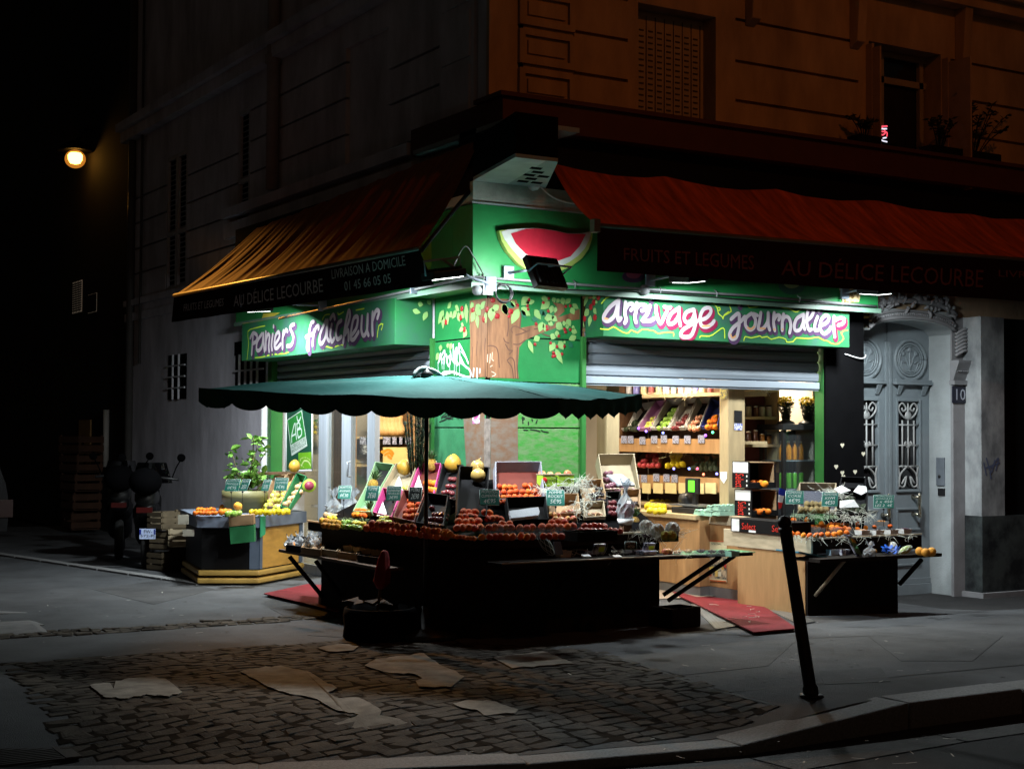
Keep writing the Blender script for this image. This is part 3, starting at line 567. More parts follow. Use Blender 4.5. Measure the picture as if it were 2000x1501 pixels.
A2 = [[(888,285),(895,400),(950,550),(1020,430),(1060,330),(1010,300)],[(1060,330),(1108,308)],[(1230,320),(1120,400),(1072,500),(1090,560),(1170,530),(1230,430)],[(1237,310),(1232,450),(1255,580)],[(1450,342),(1350,380),(1312,460),(1340,530),(1420,510),(1468,400)],[(1457,340),(1482,500),(1470,600),(1420,725),(1340,755),(1262,730),(1290,650),(1420,565),(1500,520)],[(1530,500),(1640,470),(1712,380),(1690,315),(1600,340),(1550,460),(1570,580),(1650,602),(1730,555),(1762,512)]]
B1 = [[(92,410),(200,322),(217,420),(205,560),(170,680),(105,705),(70,640),(120,540),(240,440),(300,370)],[(215,175),(212,198)],[(400,322),(320,390),(310,500),(370,568),(440,530),(460,420),(420,332),(488,352)],[(540,310),(522,430),(502,548),(570,550),(640,450),(650,312)],[(650,312),(650,480),(672,570)],[(740,312),(730,450),(748,578)],[(735,420),(780,352),(828,362),(808,420)],[(880,332),(862,450),(860,575)],[(865,430),(900,372),(960,392),(990,500),(970,615)],[(1170,342),(1080,400),(1042,500),(1060,578),(1130,560),(1180,440)],[(1182,337),(1177,480),(1200,560)],[(1200,450),(1290,380),(1330,285),(1290,240),(1242,300),(1228,450),(1260,568),(1300,560)],[(1392,372),(1352,480),(1352,570),(1400,570)],[(1395,262),(1425,262),(1408,285)],[(1420,510),(1530,460),(1560,382),(1510,352),(1442,430),(1432,560),(1490,628),(1560,580),(1588,532)]]
B2 = [[(1640,372),(1632,500),(1650,675)],[(1650,430),(1720,394),(1788,404),(1778,468),(1700,500)]]
sh = lambda L, dx, dy: [[(x+dx, min(y+dy, 745)) for x, y in p] for p in L]
strokes = [[[sz1(*p) for p in q] for q in A1+A2], [[sz2(*p) for p in q] for q in B1+B2]]
shad = [([sz1(*p) for p in q], False) for q in sh(A1,22,36)]+[([sz1(*p) for p in q], True) for q in sh(A2,22,36)]+[([sz2(*p) for p in q], False) for q in sh(B1,18,34)]+[([sz2(*p) for p in q], True) for q in sh(B2,22,36)]
acc = [[sz1(*p) for p in q] for q in ([(120,475),(165,485)],[(700,490),(770,495)],[(1580,590),(1690,585)],[(1270,735),(1330,752)],[(1425,540),(1430,560)],[(940,540),(960,550)])]+[[sz2(*p) for p in q] for q in ([(85,640),(110,690),(160,660)],[(340,535),(390,558),(440,520)],[(530,545),(600,550)],[(1640,600),(1655,650)],[(1450,600),(1500,615)],[(735,560),(750,565)],[(865,555),(870,565)])]
lines = [[sz1(*p) for p in q] for q in ([(75,250),(140,170),(230,130),(260,90)],[(390,100),(430,125),(560,115),(700,105)],[(950,140),(980,190),(1100,180),(1200,215),(1300,210),(1340,240),(1420,230),(1500,200),(1560,240),(1640,210),(1740,240),(1810,310),(1830,400),(1890,450),(1900,480),(1920,420),(1990,370)],[(1810,320),(1850,310),(1855,350),(1825,350)],[(60,630),(180,640),(250,600),(340,650),(420,690),(480,690),(520,650),(620,690),(680,640),(860,660),(920,700),(1060,680),(1155,690),(1155,740)],[(1550,765),(1570,735),(1700,740),(1800,680),(1880,620),(1920,640),(1925,770)])]+[[sz2(*p) for p in q] for q in ([(100,140),(75,210),(100,290),(0,350)],[(355,190),(370,235),(480,225),(570,195),(700,215),(800,210),(880,240),(960,245),(1060,300),(1120,280),(1180,220)],[(290,730),(310,670),(400,690),(530,660),(560,685),(640,670),(700,710),(820,680),(920,710),(930,750),(1030,745),(1080,690),(1260,700),(1400,680),(1480,720),(1560,740),(1600,770),(1700,780),(1790,700),(1750,610),(1850,570)],[(1520,250),(1640,260),(1720,270),(1760,310),(1850,315)])]
def ident(*p): return V(p)
lettering(SR, nR, ident, strokes, shad, acc, lines, .038)
SL = thing('shop_sign', 'green sign box hand painted paniers fraîcheur above the side street entrance', 'shop sign', (-.4,3,2.4), 'hand painted sign boxes')
s = MB(); s.box(-.4,-.001,1.05,5.08,2.43,2.87); s.build('sign_box', m_sign, SL, bev=.004)
s = MB(); sy = lambda x, y: PY(340+x/3.846, 400+y/3.846, 1.048)
for a_, b_ in [((1790,790),(1850,810)),((1900,800),(1870,870)),((1830,740),(1870,750)),((1900,740),(1930,720))]: leaf(s, a_, b_, .028, nR, sy)
s.build('painted_leaves', M('leaf paint', (0,0,0)), SL)
sz3 = lambda x, y: PX(465+x/6.25, 580+y/6.25, -.402)
P1 = [[(190,445),(182,560),(172,700)],[(155,500),(190,438),(238,470),(228,540),(182,568)],[(300,445),(242,540),(232,635),(260,652),(298,600),(314,470)],[(316,445),(320,560),(330,660)],[(345,425),(345,540),(345,640)],[(345,540),(370,455),(390,482),(380,600),(386,662)],[(430,455),(415,580),(422,645)],[(440,352),(440,366)],[(450,590),(510,490),(500,425),(462,480),(452,600),(480,625),(528,572)],[(560,412),(550,520),(550,625)],[(555,480),(588,402),(610,418)],[(690,330),(640,370),(682,480),(660,580),(604,598)],
      [(930,300),(898,320),(872,450),(868,640),(846,600),(870,500)],[(832,488),(918,450)],[(932,402),(916,585)],[(930,450),(960,366),(990,352),(988,388)],[(1080,285),(1012,440),(1002,555),(1040,556),(1080,460),(1092,305)],[(1100,285),(1092,480),(1120,536)],[(1150,335),(1132,460),(1150,545),(1180,505)],[(1132,268),(1170,215),(1188,268)],[(1268,285),(1222,330),(1202,450),(1222,515),(1268,482)],[(1290,555),(1310,380),(1348,190),(1368,172),(1368,260),(1312,430)],[(1312,460),(1350,404),(1356,525)],[(1380,480),(1450,380),(1468,248),(1422,256),(1392,380),(1382,500),(1420,515),(1478,425)],[(1520,235),(1512,400),(1540,472),(1580,400),(1590,215)],[(1590,215),(1582,400),(1600,465)],[(1650,185),(1645,330),(1650,462)],[(1650,282),(1690,168),(1728,178),(1708,258)]]
lettering(SL, nL, ident, [[[sz3(*p) for p in q] for q in P1[:11]], [[sz3(*p) for p in q] for q in P1[11:]]], [([sz3(x+14, y+28) for x, y in q], False) for q in P1], [], [[sz3(*p) for p in q] for q in ([(110,760),(130,560),(120,420),(200,380),(330,350)],[(210,740),(300,730),(420,700),(560,690),(620,670)],[(1040,640),(1080,600),(1140,620),(1260,580),(1300,600)],[(1030,280),(1060,220),(1120,210)],[(1220,190),(1230,215),(1290,180)],[(1440,160),(1540,140)],[(1700,490),(1720,350),(1770,330),(1750,400)])], .045)
# ------------------------------------------------------------------ awnings
m_awn = M('awning cloth', (.52,.10,.026), .85, scale=1.8, var=.5, bump=.12, bscale=200, stretch=(6,1,1))
m_val = M('valance cloth', (.016,.005,.005), .95, spec=.05, var=.2)
def table(T, x):
    for (a, b), (c, d) in zip(T, T[1:]):
        if a <= x <= c: return lerp(b, d, (x-a)/(c-a))
    return T[0][1] if x < T[0][0] else T[-1][1]
AR = thing('awning', 'rust red awning along the street front with a dark lettered valance', 'awning', (4,-1.2,3), 'lettered shop awnings')
bk = [(p.x, p.z) for p in [PY(a, b, -.36) for a, b in [(1075,318),(1130,331),(1200,343),(1260,347),(1298,344),(1340,354),(1400,366),(1450,371),(1495,370),(1516,369),(1570,383),(1640,392),(1698,391),(1716,392),(1780,407),(1850,416),(1896,418),(1940,427),(2000,428),(2120,448),(2200,452),(2400,480)]]]
fa, fb = PY(1167,440,-1.2), PY(2000,507,-1.2)
fz = lambda x: lerp(fa.z, fb.z, (x-fa.x)/(fb.x-fa.x))
x0 = fa.x; x1 = 8.6
def awr(u, v):
    x = lerp(x0, x1, u); zb = table(bk, x); w = math.sin(x*9+3*math.sin(x*2.1))*.012+math.sin(x*23)*.004
    return V((x+.06*(1-v) if u == 0 else x, lerp(-.36,-1.2,v), lerp(zb, fz(x), v)-.07*math.sin(math.pi*v)*(.6+.4*math.sin(x*4.7))+w*math.sin(math.pi*v)))
s = MB(); s.smooth = True; s.grid(awr, 150, 12); s.build('fabric', m_awn, AR)
s = MB(); vb = [PY(1167,529,-1.2).z, PY(1700,567,-1.2).z]; xv = PY(1700,567,-1.2).x
vz = lambda x: lerp(vb[0], vb[1], (x-fa.x)/(xv-fa.x))
s.grid(lambda u, v: (lambda x: V((x, -1.2+.012*math.sin(x*7)*v, lerp(fz(x), vz(x), v))))(lerp(x0, x1, u)), 60, 3); s.build('valance', m_val, AR)
s = MB(); s.tube([(x0-.02,-1.19,fz(x0)+.0),(x1,-1.19,fz(x1))], .022); s.box(x0-.05,x0+.01,-1.23,-1.16,fz(x0)-.06,fz(x0)+.05); s.build('front_bar', M('bar paint dark', (.1,.08,.06), .5), AR)
s = MB(); s.tube([(4.5,-.36,3.3),(4.5,-1.18,fz(4.5)-.02)], .02); s.build('arm', m_dark, AR)
s = MB(); VY = lambda a, b: PY(a, b, -1.215)
text(s, 'FRUITS ET LEGUMES', VY(1218,508), VY(1472,527), VY(1218,484), VY(1472,499), nR)
s.build('lettering', M('dull red lettering', (.13,.03,.025), .8), AR); s = MB(); text(s, 'AU DÉLICE LECOURBE', VY(1525,537), VY(1919,562), VY(1527,500), VY(1921,518), nR)
s.build('lettering', M('dull red lettering', (.13,.03,.025), .8), AR); s = MB(); text(s, 'LIVRAISON A DOMICILE', VY(1950,540), VY(2240,558), VY(1950,527), VY(2240,543), nR)
s.build('lettering', M('dull red lettering', (.13,.03,.025), .8), AR)
AL = thing('awning', 'rust red awning over the side street entrance, its lower end glowing orange in lamplight', 'awning', (-1,3,3), 'lettered shop awnings')
bL, bR_, fL, fR = PX(500,447,-.3), PX(935,273,-.3), PX(340,577,-1.15), PX(818,485,-1.15)
vL, vR = PX(335,629,-1.15), PX(846,556,-1.15)
def awl(u, v):
    b = lerp(bL, bR_, u); f = lerp(fL, fR, u); p = lerp(b, f, v); y = u*6.2
    w = (math.sin(y*9+2*math.sin(y*3))*.010+math.sin(y*23+v*3+math.sin(y*5))*.005+math.sin(y*41+v)*.0018)*math.sin(math.pi*min(1,.15+v*.8))
    return p+V((w*-.6, 0, w-.05*math.sin(math.pi*v)))
s = MB(); s.smooth = True; s.grid(awl, 260, 12); s.build('fabric', M('awning cloth side', (.38,.095,.022), .85, scale=2.5, var=.3, stretch=(1,7,1)), AL)
s = MB(); s.grid(lambda u, v: lerp(lerp(fL, fR, u), lerp(vL, vR, u), v)+V((.012*math.sin(u*40)*v,0,0)), 60, 3); s.build('valance', m_val, AL)
s = MB(); s.tube([fL, fR], .02); s.build('front_bar', M('bar paint dark', (.1,.08,.06), .5), AL)
s = MB(); s.tube([bR_+V((0,.1,-.4)), fR+V((.02,0,-.02))], .018); s.tube([bL+V((0,0,-.7)), fL+V((.02,0,-.02))], .018); s.build('arm', m_dark, AL)
s = MB(); VX = lambda a, b: PX(a, b, -1.168)
text(s, 'FRUITS ET LEGUMES', VX(359,608), VX(437,597), VX(360,594), VX(438,582), nL)
s.build('lettering', M('pale lettering', (.62,.55,.53), .8), AL); s = MB(); text(s, 'AU DÉLICE LECOURBE', VX(457,599), VX(632,570), VX(457,572), VX(630,536), nL)
s.build('lettering', M('pale lettering', (.62,.55,.53), .8), AL); s = MB(); text(s, 'LIVRAISON A DOMICILE', VX(649,545), VX(793,518), VX(648,527), VX(791,499), nL)
s.build('lettering', M('pale lettering', (.62,.55,.53), .8), AL); s = MB(); text(s, '01 45 66 05 05', VX(674,568), VX(765,552), VX(673,550), VX(763,534), nL)
s.build('lettering', M('pale lettering', (.62,.55,.53), .8), AL)
# ------------------------------------------------------------------ floodlights (lit lamps of the place)
m_bulb = EM('flood lens', (.93,1,.98), 9.0)
def flood(pos, n, up, watts, label, arm, size=(.30,.22), col=(.90,.98,1.0), spread=170):
    o = thing('floodlight', label, 'floodlight', pos, 'floodlights mounted round the shop fascia'); pos = V(pos); n = V(n).normalized(); a = n.cross(V(up)).normalized(); b = a.cross(n)
    s = MB(); s.obox(pos-n*.035, a*size[0]/2, b*size[1]/2, n*.03); h = s.build('housing', m_black, o, bev=.006)
    s = MB()
    for k in range(-4, 5): s.obox(pos-n*.078+a*(k*size[0]*.1), a*.004, b*size[1]*.42, n*.012)
    s.build('cooling_fin', m_black, h)
    s = MB(); s.obox(pos-n*.003, a*size[0]*.42, b*size[1]*.40, n*.003); s.build('lens', m_bulb, o)
    s = MB(); e = pos-n*.04; s.tube([e+a*size[0]*.55, e+a*size[0]*.55-n*.12, e-a*size[0]*.55-n*.12, e-a*size[0]*.55], .009)
    s.tube([e-n*.12, lerp(e, V(arm), .55)+V((0,0,.02)), V(arm)], .012); s.obox(arm, (.05,0,0) if abs(arm[1]) > abs(arm[0])-9 else (0,.05,0), (0,.012,0), (0,0,.06)); s.build('bracket', M('galvanised bracket', (.2,.24,.3), .5), o)
    l = bpy.data.lights.new('lamp', 'AREA'); l.shape = 'RECTANGLE'; l.size = size[0]*.8; l.size_y = size[1]*.75; l.energy = watts; l.color = col; l.spread = math.radians(spread)
    lo = bpy.data.objects.new('flood_lamp', l); COL.objects.link(lo); lo.parent = o
    z = -n; x = a; y = z.cross(x); lo.matrix_local = Matrix(((x.x,y.x,z.x,n.x*.006),(x.y,y.y,z.y,n.y*.006),(x.z,y.z,z.z,n.z*.006),(0,0,0,1)))
    return o
p1 = PX(868,545,-1.0); flood(p1, (.16,.02,-.98), (0,1,0), 138, 'lit white floodlight under the side street awning at the shop corner', (-.40, p1.y+.3, p1.z+.02))
p2 = PX(500,606,-.98); flood(p2, (.08,.24,-.97), (0,1,0), 140, 'floodlight under the far end of the side street awning', (-.40, p2.y-.4, p2.z+.05))
p6 = PX(732,560,-.86); flood(p6, (.22,.06,-.97), (0,1,0), 62, 'floodlight hidden behind the side street valance above the middle of the paniers sign', (-.40, p6.y+.1, p6.z+.03))
p3 = PY(1060,538,-.95); flood(p3, (-.18,.86,-.48), (0,0,1), 25, 'black floodlight on a bracket in front of the painted watermelon', (PY(993,533,-.40).x, -.40, PY(993,533,-.40).z), (.36,.30))
p4 = PY(1345,551,-.85); flood(p4, (.14,.09,-.985), (1,0,0), 88, 'floodlight edge-on above the start of the arrivage sign', (PY(1270,547,-.40).x, -.40, PY(1270,547,-.40).z))
p5 = PY(1710,574,-.84); flood(p5, (.12,.12,-.985), (1,0,0), 84, 'floodlight edge-on above the right end of the journalier sign', (PY(1650,572,-.40).x, -.40, PY(1650,572,-.40).z))
# ------------------------------------------------------------------ roller shutters
m_steel = M('shutter steel', (.26,.30,.345), .5, spec=.2, metal=.1, scale=2, var=.1, stretch=(.5,.5,6))
def shutter(a, b, z0, z1, n, nrm, label):
    o = thing('roller_shutter', label, 'roller shutter', (a[0], a[1], z0)); s = MB(); A = V((*a, 0)); B = V((*b, 0)); nn = V(nrm)
    for i in range(n):
        za, zb = lerp(z0+.07, z1, i/n), lerp(z0+.07, z1, (i+1)/n); h = zb-za
        for (t0, d0), (t1, d1) in zip([(0,0),(.08,.004),(.14,.022),(.5,.03),(.86,.022),(.94,.004)], [(.08,.004),(.14,.022),(.5,.03),(.86,.022),(.94,.004),(1,0)]):
            s.face([A+nn*d0+V((0,0,za+h*t0)), B+nn*d0+V((0,0,za+h*t0)), B+nn*d1+V((0,0,za+h*t1)), A+nn*d1+V((0,0,za+h*t1))])
    s.build('slats', m_steel, o)
    s = MB(); m = (A+B)/2; s.obox(m+nn*.015+V((0,0,z0+.033)), (B-A)/2, nn*.025, V((0,0,.033))); s.obox(m+nn*.015+V((0,0,z0-.01)), (B-A)/2, nn*.012, V((0,0,.009))); s.build('bottom_bar', m_steel, o, bev=.003); return o
shutter((1.06,.05), (3.97,.05), 2.07, 2.55, 4, (0,-1,0), 'half lowered steel roller shutter under the arrivage journalier sign')
shutter((.05,1.06), (.05,5.08), 1.98, 2.47, 5, (-1,0,0), 'half lowered steel roller shutter under the paniers sign')
s = MB(); s.box(3.985,4.05,-.03,.1,-.3,2.49); tag(s.build('shopfront_post', M('bright green post', (0,0,0)), label='narrow bright green post at the right end of the shop opening', cat='post'))
# black side wing with heart stickers
xa, xb = PY(1613,900,-.06).x, PY(1688,900,-.06).x
WG = thing('side_wing', 'tall black panel beside the grey door with small pale heart stickers', 'panel', (xa,-.06,-.1))
s = MB(); s.box(xa,xb,-.06,-.022,-.35,2.92); s.build('board', m_void, WG, bev=.004)
for x, y in ((1645,869),(1686,886),(1633,911),(1670,921),(1645,923),(1647,931)):
    c = PY(x, y, -.06); s = MB(); blob(s, [c+V((math.sin(t)**3*.026, 0, (13*math.cos(t)-5*math.cos(2*t)-2*math.cos(3*t)-math.cos(4*t))*.0017)) for t in [2*math.pi*i/20 for i in range(20)]], nR, .003); s.build('heart_sticker', M('cream sticker', (.62,.58,.45), .6), WG)
s = MB(); s.tube(smoothpts([(xb-.28,-.07,2.44),(xb-.1,-.09,2.40),(xb-.02,-.09,2.41),(xb+.02,-.065,2.44)]), .006); s.build('cable', m_white, WG)
# ------------------------------------------------------------------ house door
DY = .37; XC = PY(1733,900,DY).x; XR = PY(1815,900,DY).x; W_ = XR-XC; ZB = -.18; ZS = PY(1814,662,DY).z; ZA = PY(1735,630,DY).z
DR = thing('house_door', 'grey double leaf house door with oval carvings and wrought iron grilles', 'door', (XC, DY, ZB))
zz = lambda y: PY(1775, 620+y/4.414, DY).z       # heights read off the right leaf
arch = lambda u: ZS+(ZA-ZS)*math.sqrt(max(0, 1-(u/W_)**2*.96))
for sg in (1, -1):
    X = lambda u: XC+sg*u
    def bx(s, u0, u1, y0, y1, z0, z1): s.box(min(X(u0),X(u1)), max(X(u0),X(u1)), y0, y1, z0, z1)
    s = MB(); ug0, ug1 = W_*.235, W_*.735; zg0, zg1 = PY(1775,955,DY).z, zz(722)
    for u0, u1, z0, z1 in ((.012,ug0,ZB,zz(560)),(ug1,W_,ZB,zz(560)),(ug0,ug1,ZB,zg0),(ug0,ug1,zg1,zz(560))): bx(s, u0, u1, DY, DY+.05, z0, z1)
    n = 16; top = [(X(lerp(.012, W_, i/n)), DY, arch(lerp(.012, W_, i/n))+.05) for i in range(n+1)]
    s.prism([(X(.012),DY,zz(560)),(X(W_),DY,zz(560))]+top[::-1], (0,.05,0)); lf = s.build('leaf', m_door, DR)
    s = MB(); bx(s, .0, .05, DY-.03, DY-.001, ZB, zz(215)); s.build('meeting_stile', m_door, lf, bev=.008)
    uc, zc = W_*.53, zz(365); rx, rz = W_*.36, (zz(195)-zz(535))/2
    s = MB()
    for k, (f, r_) in enumerate(((1,.022),(.82,.014),(.70,.01))): s.tube([(X(uc+rx*f*math.cos(t)), DY-.012, zc+rz*f*math.sin(t)) for t in [2*math.pi*i/32 for i in range(33)]], r_)
    s.build('oval_moulding', m_door, lf)
    s = MB(); e = lambda a, b: (X(uc+rx*a), DY-.004, zc+rz*b)
    for q in ([(0,-.7),(0,.1),(0,.45)],[(0,-.5),(-.25,.1),(-.4,.3)],[(0,-.5),(.25,.1),(.4,.3)],[(0,-.6),(-.4,-.5),(-.55,-.1),(-.3,-.15)],[(0,-.6),(.4,-.5),(.55,-.1),(.3,-.15)],[(-.1,.5),(.1,.5)],[(-.12,.4),(0,.62),(.12,.4)],[(-.5,.35),(-.35,.2)],[(.5,.35),(.35,.2)],[(-.05,-.75),(-.3,-.8)],[(.05,-.75),(.3,-.8)]): s.tube(smoothpts([e(*p) for p in q]), .011, 6)
    for a, b in ((0,.5),(-.42,.32),(.42,.32)): s.ball(e(a, b), .03, 8, 6, (1,.5,1))
    s.build('carved_flowers', m_door, lf)
    s = MB(); bx(s, W_*.12, W_*1.02, DY-.07, DY-.001, zz(580), zz(555)); bx(s, W_*.14, W_*1.0, DY-.05, DY-.001, zz(555)+.001, zz(535))
    for u0, u1 in ((.19,.31),(.77,.9)): s.prism([(X(W_*u0),DY-.06,zz(588)),(X(W_*u1),DY-.06,zz(588)),(X(W_*(u1-.02)),DY-.015,zz(670)),(X(W_*(u0+.02)),DY-.015,zz(670))], (0,.014,0))
    s.build('transom_moulding', m_door, lf, bev=.004)
    s = MB()
    for u0, u1, z0, z1 in ((ug0-.03,ug0,zg0-.03,zg1+.03),(ug1,ug1+.03,zg0-.03,zg1+.03),(ug0,ug1,zg1,zg1+.03),(ug0,ug1,zg0-.03,zg0)): bx(s, u0, u1, DY-.022, DY-.001, z0, z1)
    for z0, z1, u0, u1 in ((.55,.80,.2,.78),(.16,.40,.2,.78)):
        for t0, t1, a0, a1 in ((u0,u1,z1-.025,z1),(u0,u1,z0,z0+.025),(u0,u0+.04,z0+.026,z1-.026),(u1-.04,u1,z0+.026,z1-.026)): bx(s, W_*t0, W_*t1, DY-.018, DY-.001, a0, a1)
    bx(s, .01, W_, DY-.03, DY-.001, ZB, ZB+.14); bx(s, .01, W_, DY-.018, DY-.001, ZB+.141, ZB+.2); s.build('panel_moulding', m_door, lf, bev=.005)
    s = MB(); bx(s, ug0, ug1, DY+.03, DY+.035, zg0, zg1); gl = s.build('glass', M('door glass', (.012,.011,.012), .08, spec=.6), DR)
    s = MB(); yg = DY-.004; um = (ug0+ug1)/2; hw = (ug1-ug0)/2; z925, z1280 = zz(925), zz(1280)
    e = lambda a, z: (X(um+hw*a), yg, z)
    for a in (-.55, 0, .55): s.tube([e(a, z1280-.02), e(a, z925+.05)], .010, 6)
    for z in (z925, z1280, zz(1100)): s.tube([e(-1, z), e(1, z)], .009, 6)
    zt = zg1
    for m in (-1, 1):
        s.tube(smoothpts([e(0, z925+.06), e(m*.55, z925+.10), e(m*.9, lerp(z925,zt,.7)), e(m*.55, zt-.02), e(m*.2, lerp(z925,zt,.7)), e(m*.45, lerp(z925,zt,.58)), e(m*.6, lerp(z925,zt,.72))]), .010, 6)
        s.tube(smoothpts([e(m*.1, z1280), e(m*.75, lerp(z1280,zg0,.35)), e(m*.85, lerp(z1280,zg0,.8)), e(m*.4, zg0+.03), e(m*.2, lerp(z1280,zg0,.45)), e(m*.6, lerp(z1280,zg0,.75))]), .010, 6)
        s.tube(smoothpts([e(m*.95, z1280), e(m*.8, lerp(z1280,zg0,.5)), e(m*.95, zg0)]), .009, 6); s.tube([e(m*.2, zz(1100)), e(m*.35, zz(1085)), e(m*.2, zz(1070))], .012, 6)
    s.ball(e(0, lerp(z925,zt,.4)), .05, 10, 8, (1,.4,1)); s.ball(e(0, zz(1100)), .035, 8, 6, (1,.4,1)); s.tube([e(0,lerp(z925,zt,.5)), e(0, zt-.02)], [.02,.006], 6)
    s.build('grille', M('grille paint', (.42,.43,.43), .5), DR)
    s = MB(); hx = W_*.60 if sg > 0 else W_*.12; hz = PY(1790,988,DY-.05).z; y = DY-.09
    for dz in (.10,-.09): s.lathe([(.03,0),(.016,.03),(.02,.09)], 10, (X(hx), DY-.001, hz+dz), (0,-1,0))
    s.tube(smoothpts([(X(hx),y,hz+.145),(X(hx),y-.012,hz+.10),(X(hx)+.006,y,hz+.02),(X(hx),y-.012,hz-.09),(X(hx),y,hz-.125)]), [.012,.016,.018,.018,.018,.02,.022,.022,.02,.018,.018,.018,.018,.018,.016,.014,.012][:17], 10); s.build('handle', m_brass, DR)
# door surround
m_sur = M('pale surround stone', (.37,.40,.41), .75, scale=3, var=.15, bump=.15, bscale=40)
m_pil = M('grey pilaster stone', (.25,.25,.262), .75, scale=3, var=.2, bump=.15, bscale=40)
SU = thing('door_surround', 'pale stone surround and carved arch around the grey house door', 'door surround', (XC,0,ZB))
xl = XC-W_; xp1 = PY(1897,900,0).x
s = MB(); s.box(XR, xp1, 0, .5, -.35, 2.9); s.build('reveal', m_sur, SU)
s = MB(); n = 20
inn = [(lerp(xl, XR, i/n), arch(abs(lerp(-W_, W_, i/n)))) for i in range(n+1)]
s.add([V((x, y, z)) for y in (-.02,.369) for x, z in inn]+[V((x, y, 2.95)) for y in (-.02,.369) for x, z in inn], [(i,i+1,n+2+i,n+1+i) for i in range(n)]+[(i,i+1,2*(n+1)+i+1,2*(n+1)+i) for i in range(n)]); s.build('arch', m_sur, SU)
s = MB()
for off, r_ in ((.03,.022),(.10,.014),(.21,.03)): s.tube([(x, -.03, z+off) for x, z in inn], r_)
for i in range(1, 40): x = lerp(xl, XR, i/40); s.ball((x, -.035, arch(abs(x-XC))+.065), .018, 6, 5)
s.build('arch_moulding', m_pil, SU)
s = MB()
for i in range(46):
    x = lerp(xl+.1, XR+.05, R.random()); z0 = arch(min(W_, abs(x-XC)))+R.uniform(.12,.3); a = R.uniform(0, 6.28); l = R.uniform(.05,.11)
    p = V((x,-.03,z0)); d = V((math.cos(a),0,math.sin(a)))*l; s.tube(smoothpts([p, p+d*.6+V((0,-.03,.02)), p+d]), [.008,.012,.016,.02,.02,.018,.014,.01,.006][:9], 6)
for k in (-.5,.1,.55): s.ball((XC+k*W_,-.04,arch(abs(k*W_))+.24), .05, 10, 8, (1.2,.6,1))
s.build('carved_foliage', m_pil, SU)
zc1, zc0 = PY(1872,704,0).z, PY(1872,752,0).z
s = MB(); xa_, xb_ = PY(1856,760,0).x, PY(1893,760,0).x
s.box(xa_,xb_,-.04,-.001,-.3,zc0); s.box(xa_-.02,xb_+.02,-.08,-.001,zc0+.001,zc0+.05); s.prism([(xa_-.01,-.05,zc0+.051),(xa_-.01,-.13,zc1-.03),(xa_-.01,-.13,zc1),(xa_-.01,-.002,zc1),(xa_-.01,-.002,zc0+.051)], (xb_-xa_+.02,0,0))
for i in range(10): s.ball((lerp(xa_,xb_,(i+.5)/10), -.095, lerp(zc0,zc1,.55)), .012, 6, 5)
s.box(xa_,xb_,-.02,-.001,zc1+.001,2.9); s.build('pilaster', m_pil, SU, bev=.006)
s = MB()
for i in range(7): z0 = lerp(zc1+.05, 2.75, i/7); s.tube(smoothpts([(xa_+.05,-.03,z0),(lerp(xa_,xb_,.5),-.08,z0+.06),(xb_-.06,-.03,z0+.02)]), .018, 6)
s.build('carved_foliage', m_pil, SU)
q = PY(1874,770,-.045); o = thing('house_number_plate', 'dark enamel house number plate reading 10 on the pilaster beside the door', 'number plate', (q.x,-.05,q.z-.1))
s = MB(); a0, a1, b0, b1 = PY(1859,770,-.045).x, PY(1890,770,-.045).x, PY(1874,787,-.045).z, PY(1874,754,-.045).z
s.box(a0,a1,-.055,-.042,b0,b1); s.build('plate', M('enamel blue black', (.012,.013,.03), .3), o, bev=.004)
s = MB(); text(s, '10', (lerp(a0,a1,.22),-.055,lerp(b0,b1,.18)), (lerp(a0,a1,.8),-.055,lerp(b0,b1,.18)), (lerp(a0,a1,.22),-.055,lerp(b0,b1,.84)), (lerp(a0,a1,.8),-.055,lerp(b0,b1,.84)), nR, .003); s.build('numerals', M('numeral paint', (.5,.52,.6), .4), o)
o = thing('intercom', 'grey metal door intercom panel on the pale reveal right of the door', 'intercom', (XR,.2,1.1))
def rx_(px, py): return PX(px, py, XR-.001)
s = MB(); a, b = rx_(1830,893), rx_(1846,948); s.box(XR-.018,XR-.001,b.y,a.y,b.z,a.z); s.build('panel', M('intercom steel', (.24,.27,.31), .4, metal=.5), o, bev=.003)
s = MB(); c = rx_(1837,930); s.lathe([(.018,0),(.018,.006)], 12, (XR-.019,c.y,c.z), (-1,0,0)); s.build('button', m_black, o)
s = MB(); a, b = rx_(1833,953), rx_(1846,968); s.box(XR-.012,XR-.001,b.y,a.y,b.z,a.z); s.build('key_reader', m_black, o)
o = thing('marble_pilaster', 'grey veined marble pilaster on a black plinth at the far right', 'pilaster', (6.6,-.2,-.3))
mx0, mx1 = PY(1917,900,-.27).x, PY(1962,900,-.27).x; mzb = PY(1940,1007,-.27).z
m_marb = M('veined marble', (.42,.44,.45), .35, scale=4, col2=(.16,.17,.18), sharp=.25, stretch=(1,1,.6))
s = MB(); s.box(mx0,mx1,-.27,-.001,mzb+.001,2.9); s.build('shaft', m_marb, o)
s = MB(); s.box(mx0-.01,mx1+3,-.285,-.001,-.1,mzb); s.build('plinth', M('black marble', (.02,.022,.024), .25, scale=3, col2=(.06,.07,.07), sharp=.6), o)
s = MB(); s.box(mx0-.06,mx1+3,-.34,-.001,-.4,-.1); s.build('base', m_pil, o)
s = MB(); s.box(mx1,mx1+3,-.2,-.001,mzb+.001,2.9); s.build('dark_front', m_dark, o)
s = MB(); mz = lambda x, y: PY(1600+x/2.145, 540+y/2.145, -.272)
for pts in ([(690,780),(700,830)],[(700,760),(720,820),(735,770)],[(720,800),(750,760),(740,810)],[(700,800),(755,780)],[(715,820),(720,845)]): brush(s, [mz(*p) for p in pts], .02, nR, .002)
s.build('graffiti', M('faded blue spray', (.10,.12,.2), .6), o)
